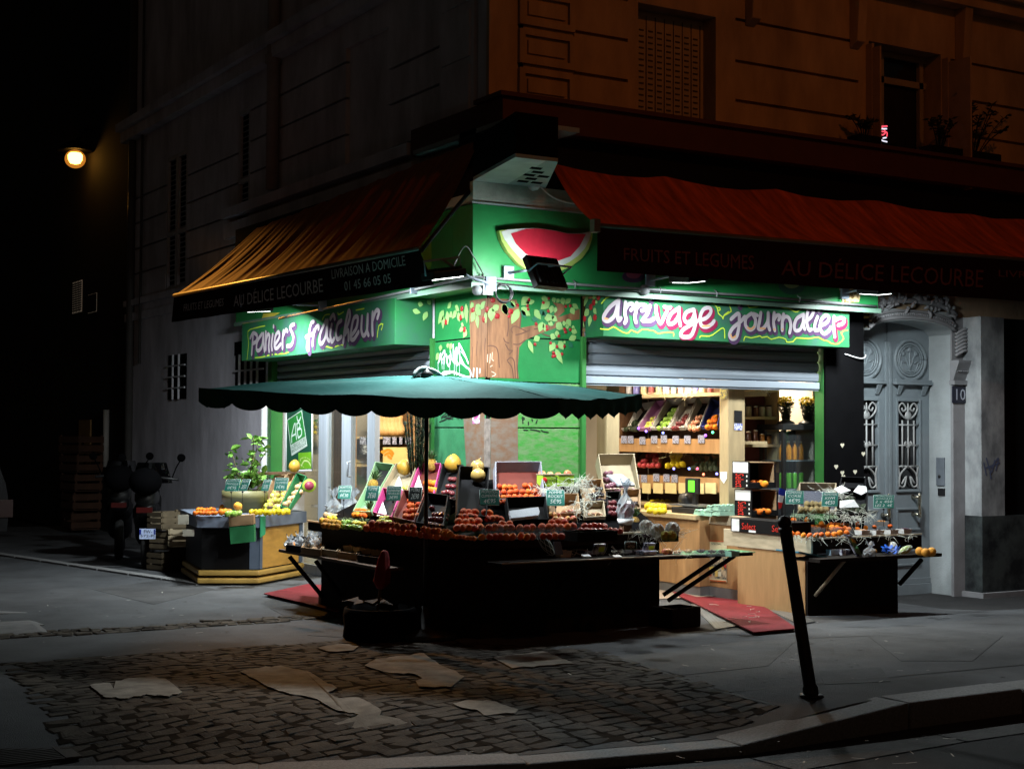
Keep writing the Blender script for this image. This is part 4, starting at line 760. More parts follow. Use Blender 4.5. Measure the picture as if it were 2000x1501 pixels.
s = MB(); a = PY(1752,1178,-.06); b = PY(1872,1182,-.06); s.box(a.x-1.0,b.x,-.06,.5,-.5,ZB-.002); tag(s.build('door_step', m_pil, bev=.01), 'worn stone step below the grey house door', 'step')
# ================================================================== SHOP INTERIOR
m_in = M('shop wall', (.5,.45,.37), .7, scale=2, var=.08); m_ply = M('plywood', (.34,.19,.08), .55, scale=3, var=.22, stretch=(6,6,1), bump=.05)
m_ply2 = M('pale board', (.38,.29,.16), .6, scale=3, var=.15, stretch=(6,6,1)); m_dkwood = M('dark wood', (.10,.05,.025), .6, scale=4, var=.3, stretch=(8,8,1))
s = MB(); s.face([(.06,.42,-.01),(4.6,.06,-.01),(4.6,5.4,-.01),(.06,5.4,-.01)]); s.build('shop_floor', M('shop floor tile', (.25,.2,.16), .5), BLD)
s = MB(); s.box(.42,4.6,5.2,5.4,-.02,2.7); s.box(4.25,4.6,.42,5.2,-.02,2.7); s.box(.06,4.6,.42,5.4,2.62,2.7); s.build('shop_wall', m_in, BLD)
for i, (x, y) in enumerate(((.9,1.5),(1.0,3.6),(2.6,1.0),(2.6,3.0),(3.85,.9))):
    o = thing('ceiling_light', 'white ceiling light panel inside the shop', 'ceiling light', (x,y,2.58), 'ceiling lights inside the shop')
    s = MB(); s.box(x-.45,x+.45,y-.09,y+.09,2.585,2.619); s.build('housing', m_white, o); s = MB(); s.box(x-.43,x+.43,y-.075,y+.075,2.575,2.584); s.build('diffuser', EM('light panel', (1,.88,.70), 5), o)
    l = bpy.data.lights.new('lamp', 'AREA'); l.shape = 'RECTANGLE'; l.size = .85; l.size_y = .14; l.energy = (60,58,86,44,90)[i]; l.color = (1,.85,.62); lo = bpy.data.objects.new('panel_lamp', l); COL.objects.link(lo); lo.parent = o; lo.location = (0,0,-.012)
def pxbox(s, x0, x1, y0, y1, z0, z1): s.box(x0,x1,y0,y1,z0,z1)
def column(xl, pl, pf, pr, y, z0, z1, label):
    x0 = PY(pf,850,y).x; x1 = PY(pr,850,y).x; yb = PX(pl,850,x0).y
    s = MB(); s.box(x0,x1,y,yb,z0,z1); return tag(s.build('shop_column', m_ply2, bev=.006), label, 'column')
column(0,1165,1185,1210,.1,-.01,2.6,'square beige column inside the shop left of the fruit shelves')
c2 = column(0,1405,1423,1455,.13,.82,2.6,'square beige column standing on the wooden counter')
def onface(px, py): return PY(px, py, .126)
def paper(pts, mat, surf, n, t=.003):
    s = MB(); blob(s, [surf(*p) for p in pts], n, t); return s
for pts, mat, nm in (([(1434,801),(1449,802),(1449,826),(1434,825)], m_black, 'black_notice'), ([(1434,826),(1450,827),(1449,840),(1434,839)], M('card blue white', (.7,.72,.8), .5, scale=60, col2=(.15,.17,.5), sharp=.9), 'card_notice')):
    s = paper(pts, mat, onface, nR); s.build(nm, mat, c2)
cx_ = PY(1423,850,.13).x-.003; fc = lambda px, py: PX(px, py, cx_)
s = paper([(1407,757),(1421,755),(1421,778),(1407,780)], 0, fc, nL); s.build('framed_notice', M('notice yellow', (.6,.5,.12), .5, scale=40, col2=(.12,.12,.1), sharp=.8), c2)
s = paper([(1407,921),(1420,921),(1420,934),(1414,944),(1407,934)], 0, fc, nL); s.build('paper_note', m_white, c2)
# counter
CT = thing('shop_counter', 'plywood sales counter at the right of the shop opening', 'counter', (2.8,0,-.05))
s = MB(); s.box(2.78,3.12,-.255,.28,-.14,.70); s.build('counter_end', m_dkwood, CT)  # dark wood puts in the shade on the street-facing side
s = MB(); s.box(2.755,2.779,-.25,.28,.08,.70); s.box(2.62,2.95,.281,1.6,.08,.74); s.build('panel', m_ply, CT, bev=.004)
s = MB(); s.box(2.74,3.16,-.27,.29,.701,.80); s.build('counter_top', M('worn board', (.34,.27,.18), .6, scale=5, var=.2, stretch=(1,6,6)), CT, bev=.006); s = MB(); s.box(2.58,3.0,.291,1.65,.741,.79); s.build('counter_top', m_ply2, CT, bev=.006)
s = MB(); s.box(2.75,2.77,-.25,.28,-.14,.078); s.box(2.63,2.94,.281,1.6,-.1,.078); s.build('kick_plate', M('grey kick plate', (.12,.12,.12), .5), CT)
pf = lambda x, y: PX(1370+x/10.72, 1030+y/10.72, 2.752)
o = thing('wine_poster', 'small illustrated poster with a cream heading taped on the plywood counter', 'poster', pf(330,1130))
s = MB(); blob(s, [pf(*p) for p in ((130,258),(530,280),(530,1140),(140,1120))], nL, .002); s.build('sheet', M('poster cream', (.62,.58,.38), .5), o)
s = MB(); blob(s, [pf(*p)+V((-.003,0,0)) for p in ((140,480),(530,500),(530,1075),(148,1050))], nL, .001); s.build('picture', M('poster picture', (.02,.05,.06), .5, scale=16, col2=(.55,.45,.3), sharp=.7), o)
for q, c in ([((150,258),(510,280),(510,300),(150,280)),(.5,.1,.04)],[((160,1085),(520,1110),(520,1135),(160,1108)),(.5,.12,.03)],[((440,800),(490,870),(440,860)),(.7,.4,.02)],[((430,720),(530,720),(530,860),(470,800)),(.4,.04,.03)],[((150,900),(230,900),(220,1010),(150,1010)),(.3,.05,.02)],[((290,900),(350,900),(350,1020),(290,1020)),(.6,.45,.12)],[((360,920),(420,920),(420,1020),(360,1020)),(.6,.6,.5)],[((160,830),(250,800),(270,880),(160,890)),(.65,.5,.1)]):
    s = MB(); blob(s, [pf(*p)+V((-.005,0,0)) for p in q], nL, .001); s.build('picture_detail', M('ink %.2f%.2f%.2f' % c, c, .5), o)
s = MB(); text(s, 'SPECIAL', pf(215,350), pf(430,360), pf(215,315), pf(430,325), nL, .006); s.build('heading', m_black, o)
# fruit shelves in the shop
IS = thing('fruit_shelves', 'tall wooden fruit shelves with tilted trays inside the shop', 'shelves', (3.3,1.3,0))
s = MB(); s.box(3.5,3.54,.75,2.35,0,2.62); s.build('back_panel', m_dkwood, IS)
for z, x0, t in ((2.03,3.02,.035),(1.53,3.06,.03),(1.13,3.06,.03),(.85,3.02,.03)):
    s = MB(); s.box(x0,3.499,.28,2.35,z-t,z); s.build('shelf', m_ply2, IS)
s = MB(); s.box(3.05,3.06,.28,2.35,1.40,1.55); s.box(3.05,3.06,.28,2.35,1.0,1.15); s.build('label_rail', m_ply, IS)
s = MB(); s.box(3.06,3.09,.28,2.35,0,.82); s.build('base_panel', m_ply2, IS)
s = MB(); s.box(3.06,3.499,2.351,2.38,0,2.62); s.build('side_panel', m_dkwood, IS)
# glazed side street entrance
GF = thing('glazed_entrance', 'grey aluminium glazed entrance front on the side street under the paniers sign', 'shop front', (.12,3,0))
XG = .12
def yg(p): return PX(p, 850, XG).y
s = MB()
for a, b in ((536,549),(627,643),(672,690),(722,737)): s.box(XG-.03,XG+.03,yg(b),yg(a),0,2.42)
s.box(XG-.028,XG+.028,yg(643)+.001,yg(627)-.001-.0,0,.05) if False else None
s.build('frame', m_alu, GF, bev=.004)
s = MB()
for a, b in ((549,627),(643,672),(690,722)): s.box(XG-.025,XG+.025,yg(b)+.001,yg(a)-.001,0,.10); s.box(XG-.025,XG+.025,yg(b)+.001,yg(a)-.001,2.1,2.2)
s.build('rail', m_alu, GF)
m_gl = GLASS('shop glass', (.9,.94,.94), .10, .015)
for a, b in ((549,627),(643,672),(690,722)):
    s = MB(); s.box(XG-.004,XG+.004,yg(b)+.001,yg(a)-.001,.101,2.099); s.build('glass_pane', m_gl, GF)
s = MB(); a, b = PX(684,902,XG-.06), PX(684,930,XG-.06); s.tube([a, a+V((-.03,0,0)), b+V((-.03,0,0)), b], .012); s.build('door_handle', m_alu, GF)
s = MB(); q = lambda x, y: PX(600+x/7.692, 860+y/7.692, XG-.006); text(s, '75 BC', q(62,1005), q(180,1000), q(62,962), q(180,955), nL, .002); s.build('window_lettering', M('faint white', (.3,.3,.3), .6), GF)
s = MB(); yq = PX(528,850,-.03).y; s.box(-.045,.1,yq-.06,yq+.06,-.05,2.43); tag(s.build('shopfront_post', M('bright green post', (0,0,0)), label='bright green post at the far end of the side street shop front', cat='post'))
s = MB(); pq = PX(517,850,-.05); s.tube([(-.05,pq.y,.3),(-.05,pq.y,1.93)], .045, 10)
for z in (.55,1.1,1.5): s.lathe([(.055,0),(.055,.05)], 10, (-.05,pq.y,z))
tag(s.build('white_pipe', m_white), 'white drain pipe against the wall behind the potted lemon plant', 'pipe')
# organic produce banner
BN = thing('organic_banner', 'dark green organic produce banner reading ICI PRODUITS BIO with a tilted AB emblem', 'banner', PX(585,920,XG-.02))
bz6 = lambda x, y, d=0: PX(540+x/10.01, 780+y/10.01, XG-.03-d)
s = MB(); blob(s, [bz6(*p) for p in ((195,60),(700,25),(700,1380),(190,1400))], nL, .004); s.build('sheet', M('banner green', (.012,.075,.045), .5), BN)
s = MB()
for a, b in (((195,60),(190,1400)),((700,25),(700,1380)),((190,1400),(700,1380))): s.tube([bz6(*a, .004), bz6(*b, .004)], .010, 6)
s.build('border', m_white, BN)
s = MB(); text(s, 'ICI PRODUITS BIO', bz6(200,205,.004), bz6(690,145,.004), bz6(200,120,.004), bz6(690,85,.004), nL, .002); s.build('heading', M('banner white', (.42,.46,.45), .5), BN)
s = MB(); blob(s, [bz6(*p, .004) for p in ((208,395),(495,205),(602,905),(300,1100))], nL, .002); s.build('emblem_border', M('emblem white', (.62,.72,.66), .5), BN)
s = MB(); blob(s, [bz6(*p, .0065) for p in ((222,405),(485,228),(565,715),(283,885))], nL, .002); s.build('emblem_field', M('emblem green', (.03,.26,.05), .5), BN)
s = MB()
for pts in ([(300,840),(300,700),(345,500),(370,480),(375,600),(395,775)],[(305,715),(375,670)],[(400,480),(410,650),(430,750)],[(395,475),(440,450),(460,520),(410,590)],[(415,590),(480,570),(490,680),(430,750)],[(400,330),(410,395),(435,420)],[(475,340),(455,395),(435,420)]): brush(s, [bz6(*p, .009) for p in pts], .022, nL, .002)
s.build('emblem_letters', M('emblem letter', (.7,.85,.78), .5), BN)
s = MB(); text(s, 'AGRICULTURE', bz6(295,975,.0065), bz6(580,805,.0065), bz6(288,905,.0065), bz6(568,735,.0065), nL, .002); text(s, 'BIOLOGIQUE', bz6(305,1050,.0065), bz6(590,880,.0065), bz6(297,990,.0065), bz6(582,820,.0065), nL, .002); s.build('emblem_wording', M('emblem grey', (.1,.2,.15), .5), BN)
s = MB(); blob(s, [bz6(*p, .004) for p in ((430,1040),(695,1020),(695,1345),(430,1360))], nL, .002); s.build('leaf_label', M('leaf label', (.16,.42,.02), .5), BN)
s = MB()
for i in range(12):
    t = .35+i*.33; c = (560+95*math.cos(t*1.1), 1200-70*math.sin(t)+ (60 if i > 8 else 0)); brush(s, [bz6(c[0],c[1],.007), bz6(c[0]+6,c[1]+4,.007)], .014, nL, .002, k=0)
brush(s, [bz6(*p, .007) for p in ((490,1290),(540,1200),(620,1210),(670,1290))], .02, nL, .002); s.build('star_leaf', M('pale star', (.6,.75,.3), .5), BN)
# ================================================================== PRODUCE
def prof(f, n=12): return [f(i/n) for i in range(n+1)]
FM = {}
def reg(kind, mb, mats): FM[kind] = mb.mesh(kind, mats)
def sphere_prof(dim=.0, top=1.0, bot=1.0, pinch=0, n=14):
    out = []
    for i in range(n+1):
        th = math.pi*i/n; r = math.sin(th); z = -math.cos(th)
        z *= top if z > 0 else bot
        if dim: z -= dim*math.exp(-(r/.32)**2)*(1 if i > n/2 else -.6)
        r *= 1-pinch*(.5-.5*math.cos(th) if False else (i/n if False else (1-i/n)))
        out.append((max(r, .001), z))
    return out
def citrus(kind, c, var=.22, sq=.93, rough=.55):
    s = MB(); s.lathe([(r, z*sq) for r, z in sphere_prof(.05)], 16); s.mi = 1; s.lathe([(.001,sq-.06),(.09,sq-.05),(.07,sq-.005),(.001,sq)], 6); reg(kind, s, [M(kind+' skin', c, rough, spec=.25, var=var, scale=3, bump=.3, bscale=28, rand=.18, huer=.012), M('stem green', (.10,.14,.03), .7)])
citrus('orange', (.74,.20,.012)); citrus('clementine', (.78,.17,.010), sq=.84); citrus('persimmon', (.62,.10,.012), sq=.88); citrus('grapefruit', (.72,.33,.04), sq=.95)
def appl(kind, c, c2, sharp=.1):
    s = MB(); s.lathe([(r*(1+.07*z), z*.9) for r, z in sphere_prof(.24)], 16); s.mi = 1; s.tube([(0,0,.62),(.02,.01,.85),(.06,.02,1.02)], [.03,.03,.05], 6); reg(kind, s, [M(kind+' skin', c, .32, scale=1.6, col2=c2, sharp=sharp, rand=.15, stretch=(1,1,.5)), M('stem brown', (.10,.06,.03), .8)])
appl('red_apple', (.30,.015,.02), (.42,.06,.03)); appl('green_apple', (.22,.42,.05), (.32,.5,.10)); appl('yellow_apple', (.62,.55,.06), (.55,.62,.12)); appl('rosy_apple', (.50,.04,.08), (.68,.42,.12), .3); appl('dark_plum', (.09,.012,.02), (.17,.03,.03)); appl('nectarine', (.55,.14,.08), (.7,.4,.25), .2); appl('tan_pear', (.62,.36,.17), (.68,.48,.26))
appl('pomegranate', (.52,.03,.06), (.62,.10,.10)); appl('mangosteen', (.13,.04,.07), (.24,.10,.13))
s = MB(); s.lathe([(.001,-1.28),(.12,-1.2),(.2,-1.08),(.55,-.85),(.85,-.45),(.93,0),(.85,.45),(.55,.85),(.22,1.05),(.15,1.2),(.001,1.26)], 14); reg('lemon', s, M('lemon skin', (.80,.60,.02), .4, var=.12, scale=3, bump=.2, bscale=26, rand=.12, huer=.012))
s = MB(); s.lathe([(.001,-1),(.5,-.9),(.85,-.55),(1,-.1),(.93,.35),(.72,.75),(.42,1.05),(.16,1.2),(.001,1.22)], 16); reg('papaya', s, M('papaya skin', (.56,.26,.025), .45, scale=1.8, col2=(.42,.30,.05), rand=.12))
s = MB(); s.lathe([(.001,-1),(.55,-.9),(.9,-.5),(1,-.05),(.92,.4),(.68,.72),(.3,.9),(.12,1.0),(.001,1.03)], 16); s.mi = 0; s.tube([(0,0,.95),(.1,.02,1.15),(.32,.05,1.3)], [.1,.06,.05], 6); reg('pomelo', s, M('pomelo skin', (.30,.19,.05), .35, scale=2, col2=(.38,.26,.08), rand=.08))
s = MB(); s.ball((0,0,0), 1, 12, 9, (.82,.82,1.25)); reg('kiwi', s, M('kiwi skin', (.20,.145,.055), .8, bump=.4, bscale=40, rand=.15))
s = MB(); s.lathe([(.001,-1.1),(.5,-1),(.85,-.6),(.92,-.2),(.8,.25),(.58,.7),(.36,1.1),(.15,1.3),(.001,1.32)], 14); reg('avocado', s, M('avocado skin', (.022,.035,.014), .45, bump=.6, bscale=22, rand=.2)); 
s = MB(); s.lathe([(.001,-1),(.6,-.92),(.95,-.5),(.98,-.1),(.75,.3),(.55,.7),(.52,1.2),(.56,1.7),(.4,2.0),(.001,2.06)], 16); s.tube([(0,0,2.02),(0,0,2.25)], [.14,.1], 8); reg('butternut', s, M('butternut skin', (.72,.46,.20), .5, var=.1, rand=.1))
s = MB(); s.ball((0,0,0), 1, 14, 10, (1,1,.93)); s.mi = 1
for i in range(9):
    a = 2*math.pi*i/9
    for d in (1, -1): s.tube([V((math.cos(a+d*t*1.3)*math.sin(math.pi*(.06+.88*t)), math.sin(a+d*t*1.3)*math.sin(math.pi*(.06+.88*t)), math.cos(math.pi*(.06+.88*t))*.93))*1.035 for t in [k/12 for k in range(13)]], .05, 5)
m_foam = M('white foam net', (.78,.80,.82), .6); reg('melon_white', s, [M('melon skin pale', (.62,.60,.50), .5, rand=.1), m_foam]); reg('mango_yellow', s, [M('mango skin', (.66,.42,.04), .45), M('yellow foam net', (.72,.74,.12), .6)])
s = MB(); s.lathe([(.5*abs(math.sin(math.pi*t))**.6*1.0+.001, -1.6+3.2*t) for t in [i/14 for i in range(15)]], 14); s.mi = 1
for i in range(7):
    a = 2*math.pi*i/7
    for d in (1, -1): s.tube([V((math.cos(a+d*t*2.2)*(.5*abs(math.sin(math.pi*t))**.6+.03), math.sin(a+d*t*2.2)*(.5*abs(math.sin(math.pi*t))**.6+.03), -1.6+3.2*t)) for t in [.03+.94*k/18 for k in range(19)]], .022, 4)
reg('netted_black', s, [M('dark papaya skin', (.02,.035,.02), .45), M('white string net', (.62,.68,.66), .6)]); reg('netted_green', s, [M('gourd skin', (.35,.45,.12), .5), m_foam])
s = MB(); s.lathe([(r*(1+.05*math.cos(0)), z*.72) for r, z in sphere_prof(.2)], 20, bump=lambda w, i: 1+.06*abs(math.cos(w*5))); s.mi = 1; s.tube([(0,0,.5),(.03,0,.85)], [.12,.08], 6); reg('pumpkin', s, [M('pumpkin skin', (.75,.26,.02), .45, rand=.1), M('stem brown', (0,0,0))])
s = MB()
for i in range(60):
    a = R.uniform(0, 6.28); r = math.sqrt(R.random()); s.ball((r*math.cos(a)*.9, r*math.sin(a)*.6, R.uniform(0,.45)*(1-r*.4)), .14, 6, 5)
reg('dark_grape_bunch', s, M('dark grape skin', (.02,.012,.022), .25, rand=.2)); reg('berry_heap', s, M('berry skin', (.04,.012,.03), .35, rand=.2)); reg('shallot_heap', s, M('shallot skin', (.30,.05,.12), .45, scale=6, col2=(.62,.5,.2), sharp=.3))
s = MB()                                            # dried fruit heap: flat pieces
for i in range(26): a = R.uniform(0,6.28); r = math.sqrt(R.random())*.8; s.ball((r*math.cos(a), r*math.sin(a)*.7, R.uniform(.1,.5)*(1-r*.5)), R.uniform(.16,.26), 7, 5, (1,.8,.6))
reg('dried_heap', s, M('dried fruit', (.22,.10,.04), .5, scale=4, col2=(.65,.30,.08), sharp=.4)); reg('date_heap', s, M('date skin', (.035,.018,.015), .4, rand=.2)); reg('mushroom_heap', s, M('nut shell', (.45,.30,.17), .6, rand=.2))
def fruit(kind, p, r, label, group, cat=None, tilt=True):
    o = bpy.data.objects.new((cat or kind).replace(' ','_'), FM[kind]); COL.objects.link(o); o.location = p; o.scale = (r*R.uniform(.94,1.06),)*2+(r*R.uniform(.94,1.06),); WL[o.name] = V(p)
    o.rotation_euler = (R.uniform(-.9,.9), R.uniform(-.9,.9), R.uniform(0,6.28)) if tilt is True else tilt
    return tag(o, label, cat or kind.split('_')[-1], group)
UPZ = (0,0,1)
PF = ((0,-1.3,.80), (0,-.45,1)); PLW = ((-1.1,0,.80), (-.45,0,1)); TF = ((0,0,.79), UPZ)
def rows(kind, rs, rpx, plane, label, group, cat=None, tilt=True, lift=1.0, jit=.15):
    n = V(plane[1]).normalized()
    for x0, y0, x1, y1, k in rs:
        for i in range(k):
            t = (i+.5)/k if k > 1 else .5; px = lerp(x0, x1, t)+R.uniform(-jit, jit)*rpx; py = lerp(y0, y1, t)+R.uniform(-jit, jit)*rpx
            p = PN(px, py, plane[0], n); r = rpx*depth(p)/FPX; p = PN(px, py, V(plane[0])+n*r*lift, n); fruit(kind, p, r, label, group, cat, tilt)
m_card = M('brown card', (.30,.19,.10), .75, scale=9, var=.15); m_cardk = M('black card', (.007,.007,.008), .7, spec=.1); m_cardg = M('pale green card', (.20,.36,.19), .6); m_cardp = M('pink card', (.42,.04,.17), .6); m_cardr = M('red card', (.10,.018,.012), .6); m_cardw = M('white card', (.62,.60,.58), .6); m_cardgr = M('dark green card', (.02,.17,.06), .55); m_cardv = M('lilac card', (.42,.20,.40), .6); m_cardc = M('cream card', (.30,.245,.16), .65)
def crate(quad, plane, h, mat, label, rim=None, group=None, hf=None, floor=None, name='fruit_crate', cat='fruit crate'):
    n = V(plane[1]).normalized(); P = [PN(px, py, plane[0], n) for px, py in quad]; c = sum(P, V())/4; o = thing(name, label, cat, c, group)
    s = MB(); s.prism([p+n*.001 for p in P], n*.006); s.build('floor', floor or mat, o)
    s = MB(); t = .010; hf = h*.45 if hf is None else hf
    for i in range(4):
        a, b = P[i], P[(i+1)%4]; d = (b-a).normalized(); inn = (c-(a+b)/2); inn = (inn-d*inn.dot(d)); inn = (inn-n*inn.dot(n)).normalized()*t
        ha, hb = (hf, hf) if i == 0 else (hf, h) if i == 1 else (h, h) if i == 2 else (h, hf)
        e = d*(t if i % 2 == 0 else 0)*0
        q = [a+e+n*.0075, b-e+n*.0075, b-e+n*hb, a+e+n*ha]
        if i % 2: q = [q[0]+d*t*1.02, q[1]-d*t*1.02, q[2]-d*t*1.02, q[3]+d*t*1.02]
        s.prism(q, inn)
    s.build('side', rim or mat, o, bev=.002); return o
# market stall body
ST = thing('market_stall', 'dark wooden market stall wrapping the shop corner under the teal canopy', 'market stall', (0,-.8,0))
m_stall = M('stall black wood', (.016,.013,.011), .85, spec=.08, scale=4, var=.3, stretch=(8,8,1)); m_edge = M('lit wood edge', (.42,.33,.22), .6)  # light along the rims is put into the pale edge colour
base = [(-1.13,1.05),(-1.13,-1.0),(-.87,-1.42),(.86,-1.42),(.86,-.05),(-.05,-.05),(-.05,1.05)]
s = MB(); s.prism([(x,y,-.03) for x, y in base], (0,0,.72)); s.build('skirt', m_stall, ST)
tray = [(-1.2,1.2),(-1.2,-1.05),(-.92,-1.5),(1.0,-1.5),(1.0,-.02),(-.02,-.02),(-.02,1.2)]
s = MB(); s.prism([(x,y,.70) for x, y in tray], (0,0,.075)); s.build('tray', m_stall, ST)
s = MB()
for (a, b), (c, d) in zip(tray[:4], tray[1:4]): s.tube([(a,b,.785),(c,d,.785)], .010, 6)
s.tube([(1.0,-1.5,.785),(1.0,-.4,.785)], .010, 6); s.build('tray_edge', m_edge, ST)
s = MB(); s.prism([(-.75,-1.3,.778),(.98,-1.3,.778),(.98,-.6,1.090),(.55,-.36,1.197),(-.3,-.36,1.197)], V((0,.02,-.045))); s.build('display_slope', m_void, ST); s = MB(); s.prism([(-1.12,1.15,.778),(-1.12,-.6,.778),(-.4,-.6,1.1),(-.03,-.03,1.26),(-.03,1.15,1.26)], V((.02,0,-.045))); s.build('display_slope', m_void, ST)
s = MB(); s.box(-.9,.82,-1.8,-1.505,.585,.61); s.box(.821,1.62,-1.72,-1.40,.575,.60); s.build('lower_shelf', m_stall, ST); s = MB(); s.tube([(-.9,-1.8,.612),(.82,-1.8,.612)], .008, 6); s.tube([(.83,-1.72,.602),(1.62,-1.72,.602)], .007, 6); s.build('shelf_edge', m_edge, ST)
s = MB(); s.box(-1.385,-1.205,-.75,1.45,.49,.515); s.build('lower_shelf', M('worn shelf board', (.12,.08,.055), .7), ST)
for a, b in (((.9,-1.42,.25),(1.35,-1.62,.57)),((.95,-1.42,.2),(1.5,-1.62,.57)),((-.4,-1.42,.15),(-.1,-1.72,.58)),((-1.13,.6,.15),(-1.38,.6,.47)),((-1.13,1.0,.1),(-1.4,1.15,.47))):
    s = MB(); s.tube([a, b], .02, 6); s.build('brace', m_stall, ST)
# canopy
A_, B_, C_ = PD(388,757,11.5), PD(1092,777,10.6), PD(1254,769,11.75); D_ = A_+C_-B_
top = PD(834,734,11.62); CN = thing('stall_canopy', 'teal canopy with a scalloped valance on a black pole over the corner stall', 'canopy', (top.x, top.y, 0))
m_teal = M('teal canvas', (.025,.092,.086), .9, spec=.05, scale=3, var=.15, bump=.15, bscale=15)
s = MB(); s.smooth = True; cor = [A_, B_, C_, D_]
for k in range(4):
    p, q = cor[k], cor[(k+1)%4]
    def cf(u, v):
        e = lerp(p, q, u); e = e+V((0,0,-.03*math.sin(math.pi*u)))
        x = lerp(top, e, v); return x+V((0,0,.015*math.sin(math.pi*v)+.008*math.sin(u*19+v*5)*v+.006*math.sin(u*7+v*11)))
    s.grid(cf, 24, 10)
s.build('canvas', m_teal, CN)
s = MB()
for k in range(4):
    p, q = cor[k], cor[(k+1)%4]; nsc = (10, 7, 10, 7)[k]
    s.grid(lambda u, v: lerp(p, q, u)+V((0,0,-.03*math.sin(math.pi*u)))+V((0,0,-v*(.105+.045*abs(math.sin(math.pi*u*nsc))**.8)))+(q-p).cross(V((0,0,1))).normalized()*.02*v*math.sin(u*nsc*6.28), nsc*10, 3)
s.build('valance', M('dark teal valance', (.02,.085,.08), .95, spec=.05), CN)
s = MB(); g0 = V((top.x, top.y, gz(top.x, top.y))); s.tube([g0, top-V((0,0,.01))], .016, 10); s.lathe([(.0,-.01),(.05,-.01),(.05,.02),(.0,.06)], 10, top); s.build('pole', m_black, CN)
s = MB(); s.lathe([(.25,0),(.25,.05),(.05,.08),(.03,.25)], 16, g0); s.build('base', m_black, CN)
s = MB()
for e in cor: s.tube([top-V((0,0,.03)), e-V((0,0,.03))], .010, 6)
s.build('rib', m_black, CN)
s = MB(); s.tube(smoothpts([top+V((-.12,0,.0)), top+V((-.05,.03,.05)), top+V((.04,0,.045)), top+V((.12,-.03,.0))]), [.01,.015,.018,.02,.022,.024,.024,.022,.02,.02,.018,.014,.01], 8); s.build('cloth_knot', M('pale cloth', (.12,.15,.15), .8), CN)
# ================================================================== STALL CONTENTS: side street wing
crate([(692,1006),(728,1008),(752,972),(722,968)], PLW, .10, m_cardg, 'pale green crate holding a pineapple, leftmost of the lower side row')
crate([(731,1008),(768,1018),(793,975),(755,971)], PLW, .10, m_cardk, 'crate with a bright pink left wall in the lower side row', rim=m_cardp)
crate([(771,1018),(812,1028),(839,980),(796,975)], PLW, .10, m_cardr, 'brown red crate of persimmons in the lower side row')
crate([(815,1029),(870,1036),(884,987),(842,981)], PLW, .10, m_cardk, 'black crate of dark red apples behind the canopy pole, lower row')
crate([(716,958),(742,966),(776,922),(739,917)], PLW, .09, m_cardk, 'pale green walled crate of the upper side row under the pineapple leaves', rim=m_cardg)
crate([(745,966),(796,972),(822,921),(779,921)], PLW, .09, m_cardc, 'cream crate with white paper corners in the upper side row')
crate([(799,972),(849,978),(868,921),(825,921)], PLW, .09, m_cardr, 'crate with a red inside and pink left wall full of oranges', rim=m_cardp)
crate([(852,979),(893,984),(912,925),(871,922)], PLW, .09, m_cardk, 'black crate of dark plums below the yellow papaya')
for pts in ([(768,958),(780,928),(788,958)],[(806,962),(818,928),(826,955)],[(736,1008),(748,980),(756,1004)],[(744,1018),(745,984),(754,1012)]):
    n = V(PLW[1]).normalized(); q = [PN(a, b, V(PLW[0])+n*.03, n) for a, b in pts]; s = MB(); s.prism(q, n*.004); tag(s.build('paper_liner', m_white), 'white pointed paper liner standing in a crate of the side wing', 'paper liner', 'white paper liners in the side crates')
LG = 'fruit on the side wing of the stall'
rows('orange', [(830,943,852,944,3),(834,957,852,957,3),(829,970,848,972,3)], 7.5, PLW, 'bright orange in the red lined crate behind the canopy pole', LG+': oranges')
rows('persimmon', [(796,990,822,985,3),(791,1000,823,996,4),(788,1010,820,1007,4),(798,980,822,975,3)], 7.5, PLW, 'glossy orange persimmon in the brown red crate of the side wing', LG+': persimmons')
rows('persimmon', [(712,1029,815,1041,10),(818,1042,878,1049,6)], 7.8, TF, 'orange persimmon in the loose row along the side tray edge', LG+': loose persimmons')
rows('persimmon', [(722,1022,812,1030,9),(825,1034,880,1040,6)], 7.4, ((0,0,.845),UPZ), 'orange persimmon in the loose row along the side tray edge', LG+': loose persimmons')
rows('dark_plum', [(838,993,848,994,1),(845,1005,874,1006,4),(838,1014,872,1016,5),(832,1025,866,1028,5)], 6.2, PLW, 'dark red apple in the black crate right of the canopy pole', LG+': dark apples', 'apple')
rows('dark_plum', [(876,936,890,936,2),(872,950,890,950,2),(864,961,886,963,3),(860,973,886,975,4)], 6, PLW, 'dark plum in the black crate below the papaya', LG+': plums')
rows('yellow_apple', [(776,966,795,968,3),(785,954,796,954,2),(742,1013,760,1011,3),(738,1019,764,1020,4)], 6, PLW, 'yellow green apple in the side wing beside the pink crate wall', LG+': yellow apples')
rows('grapefruit', [(626,1016,664,1022,5),(630,1024,664,1029,4)], 6.5, TF, 'pale yellow grapefruit at the far left end of the side tray', LG+': grapefruit')
rows('green_apple', [(668,1027,706,1031,6)], 5.5, TF, 'dull green apple at the front of the side tray', LG+': green apples')
rows('papaya', [(790,911,790,911,1)], 15, PLW, 'large yellow papaya standing on the crate rims left of the canopy pole', LG+': papayas', tilt=(.1,.5,.3), lift=1.3)
rows('papaya', [(816,908,816,908,1)], 10.5, PLW, 'smaller yellow papaya just left of the canopy pole', LG+': papayas', tilt=(0,.2,.3), lift=1.6)
rows('papaya', [(883,908,883,908,1)], 16, PLW, 'big yellow papaya standing against the green pier', LG+': papayas', tilt=(0,.15,0), lift=1.2)
rows('pomelo', [(931,913,931,913,1)], 14, PF, 'shiny bronze pomelo with a dried stem, upper of the two', 'bronze pomelos on the corner crate', tilt=(0,.2,0), lift=1.9)
